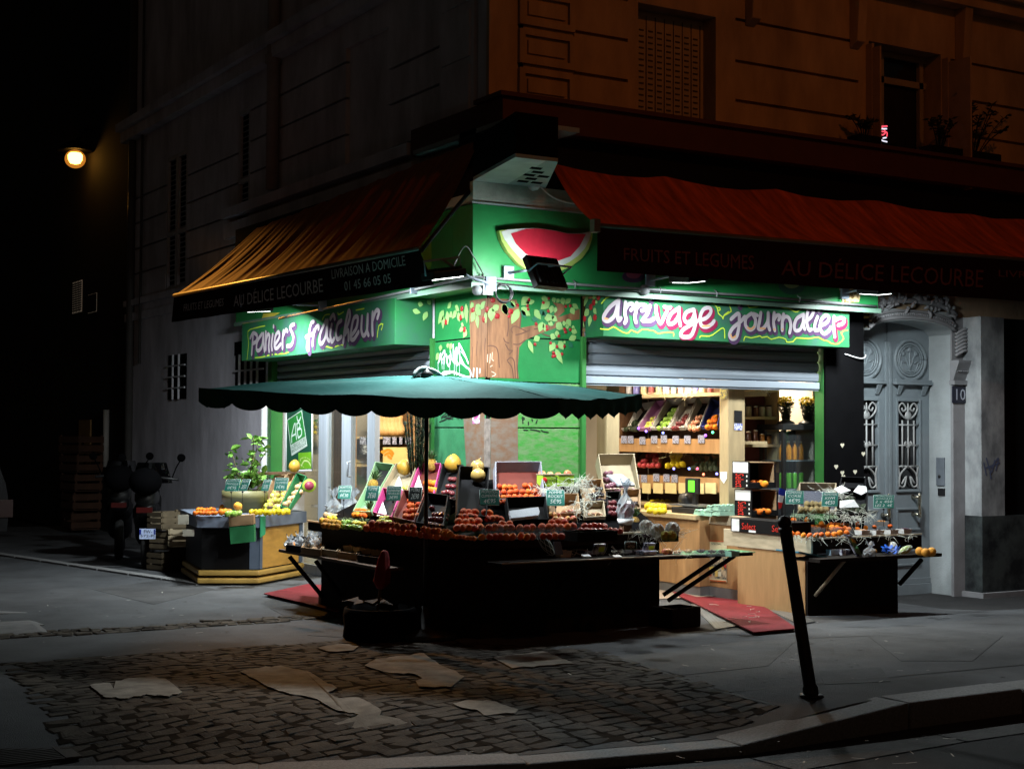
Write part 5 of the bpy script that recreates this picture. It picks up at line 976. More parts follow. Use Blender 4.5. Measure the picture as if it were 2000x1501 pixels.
rows('pomelo', [(935,926,935,926,1)], 14.5, PF, 'shiny bronze pomelo in front, lower of the two', 'bronze pomelos on the corner crate', tilt=(0,-.1,1), lift=1.4)
# pineapples
s = MB(); s.lathe([(.001,-1.25),(.55,-1.15),(.85,-.7),(.95,0),(.85,.7),(.55,1.1),(.2,1.2),(.001,1.2)], 18)
mpb = M('pineapple skin', (.30,.13,.02), .6, scale=5, col2=(.62,.42,.06), sharp=.5, bump=.8, bscale=9, rand=.1); PB = s.mesh('pineapple_body', mpb)
s = MB()
for i in range(34):
    a = i*2.4; k = i/34; t = 1.9*(1-k)+.15; L_ = lerp(1.2, 2.3, k)*R.uniform(.85,1.1); d = V((math.cos(a)*t*.5, math.sin(a)*t*.5, 1)).normalized(); b0 = V((math.cos(a)*.22*(1-k), math.sin(a)*.22*(1-k), 1.1)); sd = V((-math.sin(a), math.cos(a), 0)); out = V((math.cos(a), math.sin(a), 0))
    pts = [b0, b0+d*L_*.4, b0+d*L_*.75+out*.08*t, b0+d*L_+out*.22*t]; wd = [.16,.15,.09,.005]
    s.add([p+sd*w for p, w in zip(pts, wd)]+[p-sd*w+out*.02 for p, w in zip(pts, wd)], [(j,j+1,5+j,4+j) for j in range(3)])
PC = s.mesh('pineapple_crown', M('pineapple leaf', (.06,.13,.045), .5, var=.35, scale=3, rand=.2))
def pineapple(px, py, rpx, plane, label, lean=(0,0,0), lift=1.2):
    n = V(plane[1]).normalized(); p = PN(px, py, plane[0], n); r = rpx*depth(p)/FPX; p = PN(px, py, V(plane[0])+n*r*lift, n)
    o = thing('pineapple', label, 'pineapple', p, 'pineapples on the market stall'); o.scale = (r,r,r); o.rotation_euler = lean
    for nm, me in (('pineapple_body', PB), ('pineapple_crown', PC)): link(nm, me, o)
pineapple(728,948,10.5, PLW, 'pineapple in the upper green crate of the side wing', (0,.3,0))
pineapple(721,1007,10.5, TF, 'pineapple standing at the front of the side wing before a price sign', (.1,.05,1))
pineapple(844,908,10, PLW, 'pineapple with a pale paper band beside the canopy pole', (0,.05,2), 1.5)
pineapple(992,1017,7, TF, 'small dark pineapple in the shade in front of the orange crate', (0,0,.4))
pineapple(1240,1020,9, TF, 'pineapple with upright green leaves at the right end of the stall', (.1,.1,2))
q = PN(844,904, V(PLW[0])+V((0,0,.06)), PLW[1])
s = MB(); s.lathe([(.043,-.02),(.045,.0),(.044,.022)], 16, q); tag(s.build('paper_band', m_white), 'white paper band round the pineapple beside the canopy pole', 'paper band')
# ------------------------------------------------------------------ cellophane bags and straw
m_cel = GLASS('cellophane', (.80,.85,.9), .34, .30)
def bag(p, w, h, label, group, fill=None, fmat=None):
    o = thing('cellophane_bag', label, 'bag', p, group); p = V(p); s = MB(); N_, K = 16, 9
    def pt(u, v):
        a = 2*math.pi*u; r = w*(.92*math.sin(math.pi*min(.5, v*1.1+.22)) if v < .45 else .92-.80*sst((v-.45)/.25)+.45*sst((v-.7)/.3)); r *= 1+.22*math.sin(a*5+v*9)*(.4+v)+.12*math.sin(a*9+v*23)
        return p+V((r*math.cos(a), r*math.sin(a), h*v+.02*math.sin(a*3)*v))
    s.grid(pt, N_, K); s.build('wrap', m_cel, o)
    if fill:
        s = MB()
        for i in range(fill): s.ball(p+V((R.uniform(-.6,.6)*w, R.uniform(-.6,.6)*w, R.uniform(.15,.4)*h)), w*.36, 8, 6)
        s.build('contents', fmat, o)
    return o
for px, py, w, h, l in ((652,1012,.085,.28,'tall clear cellophane bag of pale fruit at the left end of the side tray'),(690,1012,.09,.27,'tall clear cellophane bag right of the first on the side tray')): bag(PN(px,py,(0,0,.79),UPZ), w, h, l, 'clear bags on the side tray', 5, M('pale fruit', (.62,.60,.50), .5))
def straw(pts, n, l, label, mat=None, group='shredded straw tufts on the stalls'):
    s = MB()
    for i in range(n):
        p = V(R.choice(pts))+V((R.gauss(0,.04), R.gauss(0,.04), R.uniform(0,.03))); a = R.uniform(0,6.28); d = V((math.cos(a), math.sin(a), R.uniform(-.5,.6))); k = V((R.gauss(0,.5), R.gauss(0,.5), R.gauss(-.2,.5)))*l
        s.tube(smoothpts([p, p+d*l*.4, p+d*l*.6+k*.7, p+d*l*.5+k*1.3], 3), .0015, 4, ends=False)
    return tag(s.build('shredded_straw', mat or M('shredded paper', (.62,.64,.56), .7), kind='stuff'), label, 'straw', group)
nf = V(PF[1]).normalized()
def pF(px, py, l=.05): return PN(px, py, V(PF[0])+nf*l, nf)
def pL(px, py, l=.05): n = V(PLW[1]).normalized(); return PN(px, py, V(PLW[0])+n*l, n)
def pT(px, py, z=.80): return G(px, py, z)
straw([pT(672,1022),pT(690,1020),pT(704,1022)], 60, .07, 'pale green straw between the bags and apples of the side tray', M('pale green straw', (.35,.45,.22), .7))
# low shelf of the side wing: trays of wrapped dried fruit
SH = ((0,0,.518), UPZ)
for i, (q, mt, l) in enumerate(([[(558,1076),(586,1079),(600,1062),(572,1060)], m_cardk, 'low dark tray of wrapped dried fruit at the left end of the side shelf'], [[(588,1081),(626,1086),(640,1066),(602,1063)], m_card, 'low brown tray of wrapped dried fruit, second on the side shelf'], [[(628,1085),(658,1089),(672,1070),(642,1067)], m_cardc, 'pale cardboard tray on the side shelf, third from the left'], [[(660,1090),(696,1095),(708,1077),(674,1072)], m_card, 'brown wooden tray under the fruit punnets of the side shelf'], [[(698,1097),(748,1104),(760,1082),(712,1077)], m_cardk, 'dark tray at the right end of the side shelf'])): crate(q, SH, .07, mt, l, hf=.06, name='shelf_tray', cat='tray')
i = 0
for px, py, w in ((566,1070,.055),(584,1066,.06),(600,1072,.05),(614,1066,.06),(628,1070,.055),(640,1072,.055),(652,1074,.05),(664,1072,.05),(606,1058,.05),(636,1060,.05)):
    bag(G(px,py,.525), w, w*2.1, 'crumpled clear bag of dried fruit on the low side shelf', 'bags of dried fruit on the low side shelf', 5, R.choice([M('dried fruit', (0,0,0)), M('dark prune', (.03,.02,.025), .4), M('apricot', (.6,.22,.04), .5)]))
def punnet(p, w, d, h, mat, label, group, heap=None, ang=0, sc=None):
    o = thing('punnet', label, 'punnet', p, group); p = V(p); s = MB(); c, sn = math.cos(ang), math.sin(ang)
    P = lambda x, y, z: p+V((x*c-y*sn, x*sn+y*c, z)); t = .004
    for i, ((x0,y0),(x1,y1)) in enumerate((((-w,-d),(w,-d)),((w,-d),(w,d)),((w,d),(-w,d)),((-w,d),(-w,-d)))):
        f = .86; s.face([P(x0*f,y0*f,0), P(x1*f,y1*f,0), P(x1,y1,h), P(x0,y0,h)])
    s.face([P(-w*.86,-d*.86,.002), P(w*.86,-d*.86,.002), P(w*.86,d*.86,.002), P(-w*.86,d*.86,.002)]); s.build('tub', mat, o)
    if heap:
        q = link('heap', FM[heap], o); q.location = (0,0,h*.55); q.scale = (w*1.0, d*1.25, (sc or w)*1.1); q.rotation_euler = (0,0,ang)
    return o
m_woodch = M('thin wood veneer', (.52,.40,.24), .6); m_clear = GLASS('clear plastic tub', (.85,.88,.9), .10, .06)
for k, (px, py, hp) in enumerate(((686,1076,'dried_heap'),(706,1079,'mushroom_heap'),(722,1081,'dried_heap'),(740,1084,'dried_heap'),(756,1086,'mushroom_heap'))): punnet(G(px,py,.56), .055, .05, .05, m_woodch, 'veneer punnet of dried fruit on the low side shelf', 'veneer punnets on the low side shelf', hp, -1.2)
# ------------------------------------------------------------------ street wing
crate([(889,1018),(948,1020),(950,938),(891,936)], PF, .13, m_cardk, 'deep black crate at the stall corner with red oranges at its foot')
crate([(965,985),(1062,982),(1052,922),(962,923)], PF, .11, m_cardr, 'wide tilted crate of red oranges in front of the painted trunk', rim=M('grey board rim', (.20,.20,.24), .6))
crate([(992,1024),(1070,1021),(1062,987),(984,989)], PF, .09, m_cardk, 'dark crate with an empty white paper bag below the wide orange crate')
crate([(1072,1012),(1133,1011),(1124,983),(1068,984)], PF, .10, m_card, 'small brown crate of rosy apples below the Rockit price sign')
crate([(1176,966),(1247,963),(1233,908),(1162,909)], PF, .12, m_cardc, 'tilted cream crate of mangosteens with a white foam tray')
crate([(1140,988),(1186,987),(1172,950),(1132,952)], PF, .08, m_card, 'small dark crate of black grapes beside the straw')
FG = 'fruit on the street wing of the stall'
rows('persimmon', [(970,950,1010,951,4),(1020,948,1040,948,2),(966,960,1050,960,7),(966,971,1056,970,8),(968,981,1058,979,8)], 6.3, PF, 'red orange in the wide tilted crate before the painted trunk', FG+': red oranges in the wide crate', 'orange')
rows('persimmon', [(900,1000,932,1001,3),(893,1010,934,1009,4),(890,1019,940,1018,4),(886,1029,944,1030,5)], 8, PF, 'red orange at the foot of the deep black corner crate', FG+': red oranges in the corner crate', 'orange')
rows('clementine', [(884,1046,930,1052,7),(838,1040,880,1046,6)], 5, TF, 'small clementine in the loose row at the stall corner', FG+': loose clementines')
rows('persimmon', [(952,1047,1006,1048,5),(1012,1047,1046,1048,3),(1056,1046,1124,1046,6)], 7.6, TF, 'red orange in the clear tubs along the street tray', FG+': red oranges in tubs', 'orange')
rows('persimmon', [(950,1030,1004,1029,5),(1010,1031,1046,1030,3),(1054,1029,1126,1028,6),(975,1023,1000,1022,2),(1070,1021,1110,1020,3)], 7.8, ((0,-1.42,.865),(0,-.25,1)), 'red orange in the clear tubs along the street tray', FG+': red oranges in tubs', 'orange')
rows('rosy_apple', [(1072,1006,1094,1006,3),(1098,1001,1124,1001,3),(1080,1014,1126,1013,4)], 6.5, PF, 'rosy yellow apple in the small brown crate under the Rockit sign', FG+': rosy apples')
rows('red_apple', [(1130,1036,1216,1037,9),(1136,1027,1186,1027,5)], 6.6, ((0,-1.42,.85),(0,-.2,1)), 'dark red apple in the low black tray of the street wing', FG+': red apples')
rows('mangosteen', [(1178,926,1196,924,2),(1174,936,1196,938,3),(1182,950,1204,946,3),(1204,942,1224,950,3),(1186,958,1240,957,6)], 6.2, PF, 'purple mangosteen in the tilted cream crate', FG+': mangosteens')
rows('rosy_apple', [(1057,926,1062,926,1),(1072,927,1078,927,1),(1088,928,1092,928,1),(1106,924,1110,924,1)], 7.5, PF, 'pink apple on top of the lime green apple cartons', FG+': apples on the cartons', lift=1.3)
rows('dark_grape_bunch', [(1150,968,1178,966,2),(1156,978,1182,978,2)], 13, PF, 'bunch of black grapes in the small dark crate', FG+': grapes', 'grape bunch', tilt=(0,.2,0), lift=.3)
rows('melon_white', [(1264,1028,1264,1028,1),(1286,1036,1286,1036,1),(1314,1032,1314,1032,1)], 13, TF, 'melon in a white foam net at the right end of the stall', FG+': netted melons')
rows('mango_yellow', [(1300,1044,1300,1044,1),(1312,1046,1312,1046,1)], 9, TF, 'mango in a yellow foam net beside the white netted melons', FG+': netted mangoes', tilt=(1.4,0,.8))
q = pF(1225,935,.09); n = nf; s = MB(); s.obox(PN(1212,938,V(PF[0])+nf*.05,nf), V((.09,0,0)), V((0,.10,.045)), nf*.012); tag(s.build('foam_tray', M('foam tray', (.30,.33,.36), .6), bev=.008), 'white foam tray in the mangosteen crate', 'tray')
crate([(1186,1010),(1214,1009),(1208,972),(1180,973)], PF, .07, m_cardk, 'narrow black crate of dark plums left of the gift basket')
crate([(1140,1016),(1182,1014),(1176,991),(1136,992)], PF, .07, m_cardc, 'cream crate of shallots under the black grapes')
crate([(1212,1000),(1250,999),(1247,968),(1210,969)], PF, .07, m_card, 'brown crate of dark grapes below the mangosteens')
rows('dark_plum', [(1186,982,1204,982,2),(1188,993,1208,993,3),(1190,1003,1211,1003,3)], 6.5, PF, 'dark plum in the narrow black crate left of the gift basket', FG+': plums')
rows('shallot_heap', [(1150,1006,1174,1004,2)], 12, PF, 'heap of shallots in the cream crate under the grapes', FG+': shallots', 'shallot pile', tilt=(0,.2,.3), lift=.2)
rows('dark_grape_bunch', [(1220,986,1244,984,2),(1168,958,1176,958,1)], 13, PF, 'bunch of dark grapes right of the straw tangle', FG+': grapes on the right', 'grape bunch', tilt=(0,.2,1), lift=.3)
rows('orange', [(1000,1008,1000,1008,1)], 6, PF, 'single orange beside the white paper bag', FG+': single orange')
rows('persimmon', [(948,1012,984,1013,4),(945,1000,958,1001,2)], 7.5, PF, 'red orange on the dark slope below the clementine price sign', FG+': red oranges below the sign', 'orange')
rows('tan_pear', [(634,1006,668,1010,5),(642,1001,662,1003,3)], 6.5, TF, 'pale pear behind the grapefruit at the far left of the side tray', FG+': pale pears', 'pear')
rows('clementine', [(694,996,712,998,3),(690,1004,714,1006,4)], 6, PLW, 'clementine at the foot of the pale green crate', FG+': clementines at the green crate')
# lime cartons
for i, (x0, x1, l) in enumerate(((1060,1086,'lime green apple carton lettered rockit with a red apple, left of the pair'),(1090,1122,'lime green apple carton lettered rockit, right of the pair'))):
    a, b = pF(x0,950,.02), pF(x1,950,.02); h = pF((x0+x1)/2,932,.02).z-a.z+.03; o = thing('apple_carton', l, 'carton', a)
    s = MB(); s.box(a.x,b.x,a.y,a.y+.1,a.z,a.z+.10); s.build('box', M('lime card', (.30,.50,.04), .5), o, bev=.004)
    s = MB(); text(s, 'rockit', V((lerp(a.x,b.x,.35),a.y,a.z+.04)), V((b.x-.01,a.y,a.z+.04)), V((lerp(a.x,b.x,.35),a.y,a.z+.075)), V((b.x-.01,a.y,a.z+.075)), nR, .002); s.build('lettering', m_black, o)
    if i == 0: s = MB(); s.lathe([(.026,0),(.022,.004),(.001,.005)], 14, V((a.x+.02,a.y-.001,a.z+.055)), nR); s.build('apple_mark', M('bright red ink', (.6,.01,.01), .4), o)
    s = MB(); s.box(a.x-.004,b.x+.004,a.y-.004,a.y+.104,a.z+.101,a.z+.109); s.build('rim', m_cardc, o)
# white paper bag
s = MB(); a = [pF(x,y,.05) for x, y in ((992,1003),(1050,995),(1053,1004),(1050,1012),(996,1018))]; s.prism(a, nf*.03); tag(s.build('paper_bag', M('grey white paper', (.55,.58,.65), .7, bump=.3), bev=.006), 'flat white paper bag lying in the dark crate below the oranges', 'paper bag')
# clear tubs
for k, (px, py) in enumerate(((960,1052),(998,1052),(1040,1052),(1078,1052),(1108,1052))): punnet(G(px,py,.785), .075, .06, .09, m_clear, 'clear plastic tub of red oranges on the street tray', 'clear tubs on the street tray')
a = G(1128,1058,.785); b = G(1216,1056,.785); s = MB(); s.box(a.x,b.x,a.y,a.y+.008,.786,.86); s.box(a.x,b.x,a.y+.2,a.y+.208,.786,.86); s.box(a.x,b.x,a.y+.0081,a.y+.1999,.786,.79); s.box(a.x,a.x+.006,a.y+.0081,a.y+.1999,.7901,.86); s.box(b.x-.006,b.x,a.y+.0081,a.y+.1999,.7901,.86); tag(s.build('apple_tray', m_cardk), 'low black card tray of dark red apples on the street wing', 'tray')
for k, (px, py) in enumerate(((1190,1018),(1160,1020),(1182,1004))): punnet(G(px,py,.80), .05, .045, .055, m_clear, 'small clear tub of dark grapes beside the gift basket', 'tubs of grapes', 'dark_grape_bunch')
s = MB(); c = G(1163,1012,.86); s.obox(c, (.035,0,0), (0,.004,0), (0,0,.03)); tag(s.build('white_label', m_white), 'small white label standing before the grape tubs', 'label')
# gift basket
c = G(1222,1024,.84); o = bag(c+V((0,0,.03)), .075, .34, 'gift basket of red fruit wrapped in clear cellophane gathered at the top', None, 8, M('gift fruit', (.22,.02,.03), .35))
s = MB(); s.lathe([(.055,0),(.075,.05),(.070,.05),(.05,.006),(.001,.006)], 10, c); s.build('white_tub', m_white, o); s = MB(); s.box(c.x-.04,c.x+.04,c.y-.03,c.y+.03,.786,c.z-.001); s.build('stand', m_dkwood, o)
straw([pF(1112,952,.08),pF(1125,950,.1),pF(1136,948,.1),pF(1145,958,.08),pF(1150,972,.08),pF(1140,985,.07),pF(1128,1000,.06),pF(1135,940,.1)], 190, .08, 'tangle of white shredded straw hanging beside the grape crate')
straw([pF(1062,962,.08),pF(1072,958,.08),pF(1080,956,.08)], 70, .06, 'small tuft of white straw below the lime cartons')
straw([G(1250,1042,.80),G(1280,1048,.80),G(1320,1044,.80),G(1268,1040,.82)], 110, .07, 'pale straw under the netted melons')
rows('berry_heap', [(1256,1046,1290,1050,2)], 12, TF, 'heap of dark berries on a dish before the white melons', FG+': berries', 'berry pile', tilt=(0,0,.4), lift=.15)
# low shelf of the street wing
LS = ((0,0,.612), UPZ)
a = PN(1066,1062,(0,-1.66,0),(0,1,0)); o = fruit('netted_black', a, .075, 'long dark fruit in a white string net leaning over the low street shelf', None, 'netted fruit', (.0,-.75,.2))
m_pk = M('dark blister pack', (.03,.03,.045), .25, scale=14, col2=(.5,.5,.6), sharp=.7)  # pale bluish blotches put the wrap's glints into the colour
k = 0
for px, py, w in ((1120,1074,.07),(1150,1082,.08),(1185,1078,.08),(1215,1081,.07),(1245,1080,.08),(1262,1083,.07)):
    c = G(px,py,.615); s = MB(); a = R.uniform(-.2,.2); s.obox(c+V((0,0,.018)), V((math.cos(a),math.sin(a),0))*w, V((-math.sin(a),math.cos(a),0))*.05, V((0,0,.016))); tag(s.build('fruit_pack', m_pk, bev=.008), 'flat dark blister pack of fruit lying on the low street shelf', 'fruit pack', 'flat packs on the low street shelf')
for px, py, l in ((1170,1071,'upright blister pack with a lime green label, left on the low street shelf'),(1267,1069,'upright blister pack with a lime green label, right on the low street shelf')):
    c = PN(px,py,(0,-1.60,0),(0,1,0)); o = thing('labelled_pack', l, 'fruit pack', c); s = MB(); s.obox(c, (.055,0,0), (0,.012,.004), (0,-.012,.04)); s.build('pack', m_pk, o, bev=.006); s = MB(); s.obox(c+V((.012,-.018,-.004)), (.026,0,0), (0,.001,0), (0,-.007,.02)); s.build('green_label', M('lime label', (.45,.62,.03), .4), o)
straw([G(900+i*30, 1080+R.uniform(-4,6), .62) for i in range(16)], 150, .06, 'thin straw scattered along the low street shelf')
s = MB(); 
for i in range(12): s.obox(G(975+i*7+R.uniform(-2,2),1076+R.uniform(-3,3),.64), V((.02,.01,0)), V((-.008,.016,0)), V((0,.004,.012)))
tag(s.build('ginger_pile', M('ginger skin', (.20,.16,.08), .8), kind='stuff'), 'dim pile of ginger pieces on the low street shelf', 'ginger')
s = MB(); c = PN(1090,1070,(0,-1.62,0),(0,1,0)); s.obox(c, (.035,0,0), (0,.003,0), (0,.02,.05)); tag(s.build('slate_tag', M('blue grey card', (.08,.11,.16), .5)), 'small blank blue grey card beside the string netted fruit', 'card')
rows('rosy_apple', [(1296,1076,1312,1077,2)], 7, LS, 'pink dragon fruit in straw at the right of the low shelf', 'pink fruit on the low shelf', 'dragon fruit')
rows('shallot_heap', [(1322,1080,1322,1080,1),(1345,1076,1345,1076,1)], 11, LS, 'heap of purple shallots at the right of the low shelf', 'shallots on the low shelf', 'shallot pile', tilt=(0,0,.5), lift=.1)
for k, (px, py) in enumerate(((1370,1084),(1392,1085),(1412,1085),(1430,1086))): punnet(G(px,py,.602), .045, .045, .045, R.choice([m_white, m_clear, M('mint tub', (.3,.55,.42), .4)]), 'little tub of dark dates on the green end tray', 'date tubs on the green end tray', 'date_heap')
a = G(1375,1092,.598); s = MB(); s.box(.9,1.64,-1.73,-1.39,.6005,.606); tag(s.build('green_tray', M('green tray', (.03,.22,.08), .4)), 'flat green tray on the right end of the low street shelf', 'tray')
# ------------------------------------------------------------------ price signs
m_slate = M('sign board green', (.012,.15,.115), .5, scale=4, var=.2); m_chalk = M('chalk', (.62,.68,.66), .8); m_slate2 = M('sign board black', (.012,.02,.02), .5)
def psign(px, py, w, h, lines, label, d, yaw=0.0, pin=.16, mat=None, group='hand chalked price signs'):
    c = PD(px, py, d); o = thing('price_sign', label, 'price sign', c, group); a = YAW+yaw; ex = V((math.cos(a), -math.sin(a), 0)); nn = V((-math.sin(a)*.87, -math.cos(a)*.87, .49)); k = d/FPX; W, H = w*k/2, h*k/2; up = V((math.sin(a)*.49, math.cos(a)*.49, .87)); 
    s = MB(); s.obox(c, ex*W, nn*.003, up*H); s.build('board', mat or m_slate, o)
    s = MB()
    for p, q in (((-1,-1),(1,-1)),((1,-1),(1,1)),((1,1),(-1,1)),((-1,1),(-1,-1))): s.tube([c+ex*W*p[0]+up*H*p[1], c+ex*W*q[0]+up*H*q[1]], .0035, 5)
    s.build('border', M('sign edge', (.35,.5,.46), .5), o)
    s = MB(); n = len(lines); hs = [1.6 if any(ch.isdigit() for ch in t) else 1 for t in lines]; tot = sum(hs); y = 1.0
    for t, hh in zip(lines, hs):
        bh = 1.8*hh/tot; y0 = .93-(1.0-y)*.0-bh*.88 if False else y-.06-bh*.82; L_ = min(.86, .13*len(t)+.12); tl = R.uniform(-.04,.04)
        f = lambda u, v: c+ex*W*u+up*H*v
        text(s, t, f(-L_,y0-tl), f(L_,y0+tl), f(-L_+.05,y0+bh*.72-tl), f(L_,y0+bh*.72+tl), nn, .005, bold=.0, shear=.1); y -= 1.88*hh/tot
    s.build('chalk_writing', m_chalk, o)
    if pin: s = MB(); s.tube([c-up*H, c-up*H-V((0,0,pin))], .0028, 5); s.ball(c-up*H-V((0,0,.012)), .01, 6, 4); s.build('pin', m_black, o)
    return o
psign(454,947,28,25,['PROMOTION','MANGUE','0€95'],'green chalk price sign in front of the lemon plant pot, left one',14.35,.15)
psign(478,947,19,25,['PROMO','2€50'],'dimmer green chalk price sign in front of the lemon plant pot, right one',14.5,.5)
psign(520,947,16,24,['POMME','2€95'],'narrow green chalk price sign at the left of the tilted apple crates',14.6,.4)
psign(549,945,25,27,['PROMOTION','POMMES','1€95'],'green chalk price sign standing over the yellow apples, below the papaya',14.5,.1)
psign(673,961,25,28,['PROMOTION','ANANAS','6€30'],'green chalk price sign above the clear bags, leftmost on the stall',13.1,.1)
psign(727,963,25,31,['POMME','2€60'],'green chalk price sign half hidden behind pineapple leaves',12.75,.2)
psign(769,963,27,31,['PROMOTION','CLEMENTINE','FEUILLES','3€95'],'dark green chalk price sign with four lines above the grapes',12.6,.05)
psign(811,965,24,30,['POIRE','2€90'],'almost black price sign left of the canopy pole',12.35,.1,mat=m_slate2)
psign(956,971,37,33,['PROMOTION','CLEMENTINE','4€95'],'green chalk price sign reading PROMOTION CLEMENTINE 4€95 before the black crate',12.15,-.05)
psign(1085,972,34,33,['POMME','ROCKIT','5€95'],'green chalk price sign reading POMME ROCKIT 5€95 under the lime cartons',12.35,-.05)
psign(1552,971,34,28,['CLEMENTINE','CORSE','6€95'],'green chalk price sign reading CLEMENTINE CORSE 6€95 on the right hand table',12.75,.25)
psign(1621,975,30,29,['PROMOTION','KIWI','4€50'],'green chalk price sign over the kiwis and avocados on the right hand table',12.8,.3)
psign(1726,979,38,28,['PROMOTION','AVOCATS','2 x 450','LES 2  4€'],'green chalk price sign reading PROMOTION AVOCATS before the grey door',12.9,.3)
psign(1232,1065,22,16,['DATTE','4€50'],'small black chalk tag clipped under the right of the street tray',11.65,0,0,m_slate2)
# white and lime stickers and more wares along the low street shelf
for px, py, l in ((1008,1083,'pale cardboard punnet of figs at the left of the low street shelf'),(1036,1085,'pale cardboard punnet of figs, second on the low street shelf'),(1100,1087,'pale punnet of nuts beside the string netted fruit')): punnet(G(px,py,.613), .055, .045, .05, M('pale punnet', (.5,.45,.36), .6), l, None, R.choice(['dried_heap','mushroom_heap']))
for px, py, l in ((1145,1085,'white price label lying on the flat packs, left one'),(1205,1086,'white price label lying on the flat packs, right one')): c = G(px,py,.66); s = MB(); s.obox(c, (.035,0,0), (0,.018,.006), (0,-.0015,.004)); tag(s.build('white_label', m_white), l, 'label')
rows('orange', [(866,1041,884,1043,2),(936,1048,946,1049,1)], 7, ((0,0,.84),UPZ), 'bright orange on the loose clementines at the stall corner', LG+': corner oranges')
rows('lemon', [(690,1023,712,1025,3),(640,1012,656,1013,2)], 6.5, TF, 'lemon among the pears and straw of the side tray', LG+': lemons')
rows('green_apple', [(668,1019,700,1021,4)], 6, TF, 'green apple behind the straw of the side tray', LG+': green apples behind')
# ================================================================== LEFT COUNTER (side street)
c0 = G(506,1143); c1 = G(592,1124); c2_ = G(385,1143)
LC = thing('corner_counter', 'five sided wooden display counter with grey blue rim beside the side street entrance', 'display counter', (c0.x, c0.y, 0))
fp = [c0, V((c1.x-.02,c1.y-.1,0)), V((-.1,c1.y+.25,0)), V((-.1,5.0,0)), V((c2_.x+.25,4.75,0)), c2_]
ctr = sum(fp, V())/6
inset = lambda k: [ctr+(p-ctr)*k for p in fp]
s = MB(); s.prism([p+V((0,0,.16)) for p in inset(.93)], (0,0,.44)); s.build('body', m_dark, LC)  # near black puts the shade of the unlit sides into the colour
a, b = inset(.93)[0], inset(.93)[1]; nn = (b-a).cross(V((0,0,1))).normalized(); nn = nn if nn.x-nn.y > 0 else -nn
if nn.dot(ctr-a) > 0: nn = -nn
s = MB(); p0, p1 = lerp(a,b,.06), lerp(a,b,.92); s.prism([p0+V((0,0,.17)), p1+V((0,0,.17)), p1+V((0,0,.595)), p0+V((0,0,.595))], nn*.006); s.build('wood_panel', M('honey wood', (.50,.27,.055), .5, scale=3, var=.15, stretch=(2,2,8)), LC)
s = MB()
for t0, t1 in ((-.0,.058),(.922,1.0)): p0, p1 = lerp(a,b,t0), lerp(a,b,t1); s.prism([p0+V((0,0,.165)), p1+V((0,0,.165)), p1+V((0,0,.597)), p0+V((0,0,.597))], nn*.014)
p0, p1 = a, lerp(a, inset(.93)[5], .16); n2 = (p1-p0).cross(V((0,0,1))).normalized(); n2 = n2 if n2.dot(ctr-a) < 0 else -n2; s.prism([p0+V((0,0,.165)), p1+V((0,0,.165)), p1+V((0,0,.597)), p0+V((0,0,.597))], n2*.012)
s.build('corner_post', M('blue grey paint', (.09,.12,.17), .5), LC)
s = MB(); s.prism([p+V((0,0,.60)) for p in inset(1.02)], (0,0,.125)); s.build('rim', M('blue grey rim', (.16,.19,.25), .45, scale=6, var=.2), LC, bev=.006)
for z0, k in ((.02,1.0),(.10,.985)): s = MB(); s.prism([p+V((0,0,z0)) for p in inset(k)], (0,0,.055)); s.build('base_moulding', M('golden moulding', (.45,.28,.07), .45), LC, bev=.015)
TL = ((0,0,.73), UPZ)
LG2 = 'fruit on the corner counter'
rows('lemon', [(487,1000,566,999,9),(500,993,562,993,6)], 6.2, TL, 'yellow lemon along the front edge of the corner counter', LG2+': lemons', tilt=True)
rows('clementine', [(378,1001,424,1002,8),(384,995,420,995,6)], 4.8, TL, 'small yellow orange clementine at the left end of the corner counter', LG2+': clementines')
rows('orange', [(428,999,452,999,3),(430,991,462,990,4)], 6.5, TL, 'orange in the middle of the corner counter', LG2+': oranges')
rows('grapefruit', [(464,988,464,988,1)], 8, TL, 'large bright yellow grapefruit on the oranges of the corner counter', LG2+': grapefruit', lift=1.8)
rows('green_apple', [(440,1003,470,1002,4),(478,991,496,990,3)], 6, TL, 'yellow green apple among the oranges on the corner counter', LG2+': green apples')
PLC = ((-.62,3.7,.76), (-.62,-.28,1))
crate([(486,992),(512,993),(540,948),(520,946)], PLC, .10, m_cardc, 'narrow pale crate with two clementines, leftmost tilted crate on the counter')
crate([(514,993),(526,995),(566,940),(543,942)], PLC, .10, m_card, 'tilted brown crate of yellow apples, second on the corner counter')
crate([(528,995),(548,996),(584,938),(568,938)], PLC, .10, m_card, 'tilted crate of yellow apples beside the pale pears')
crate([(550,996),(568,998),(606,945),(587,938)], PLC, .11, m_card, 'tilted crate of tan pears with a dark green side wall', rim=m_cardgr)
rows('clementine', [(502,985,502,985,1),(511,976,511,976,1)], 7, PLC, 'clementine in the narrow pale crate of the corner counter', LG2+': clementines in the crate')
rows('yellow_apple', [(519,988,530,986,2),(524,980,540,976,3),(530,970,544,966,2),(536,963,546,960,2)], 6, PLC, 'yellow green apple in the second tilted crate of the corner counter', LG2+': apples, second crate')
rows('yellow_apple', [(536,990,548,988,2),(544,978,556,974,2),(552,968,562,963,2),(560,956,570,950,2),(566,946,574,942,2)], 6, PLC, 'yellow green apple in the third tilted crate of the corner counter', LG2+': apples, third crate')
rows('tan_pear', [(556,986,566,982,2),(564,974,578,972,2),(572,964,588,960,3),(580,952,592,952,2)], 6.6, PLC, 'tan pear in the green walled crate of the corner counter', LG2+': pears')
n = V(PLC[1]).normalized(); q = lambda x, y, l=.125: PN(x, y, V(PLC[0])+n*l, n)
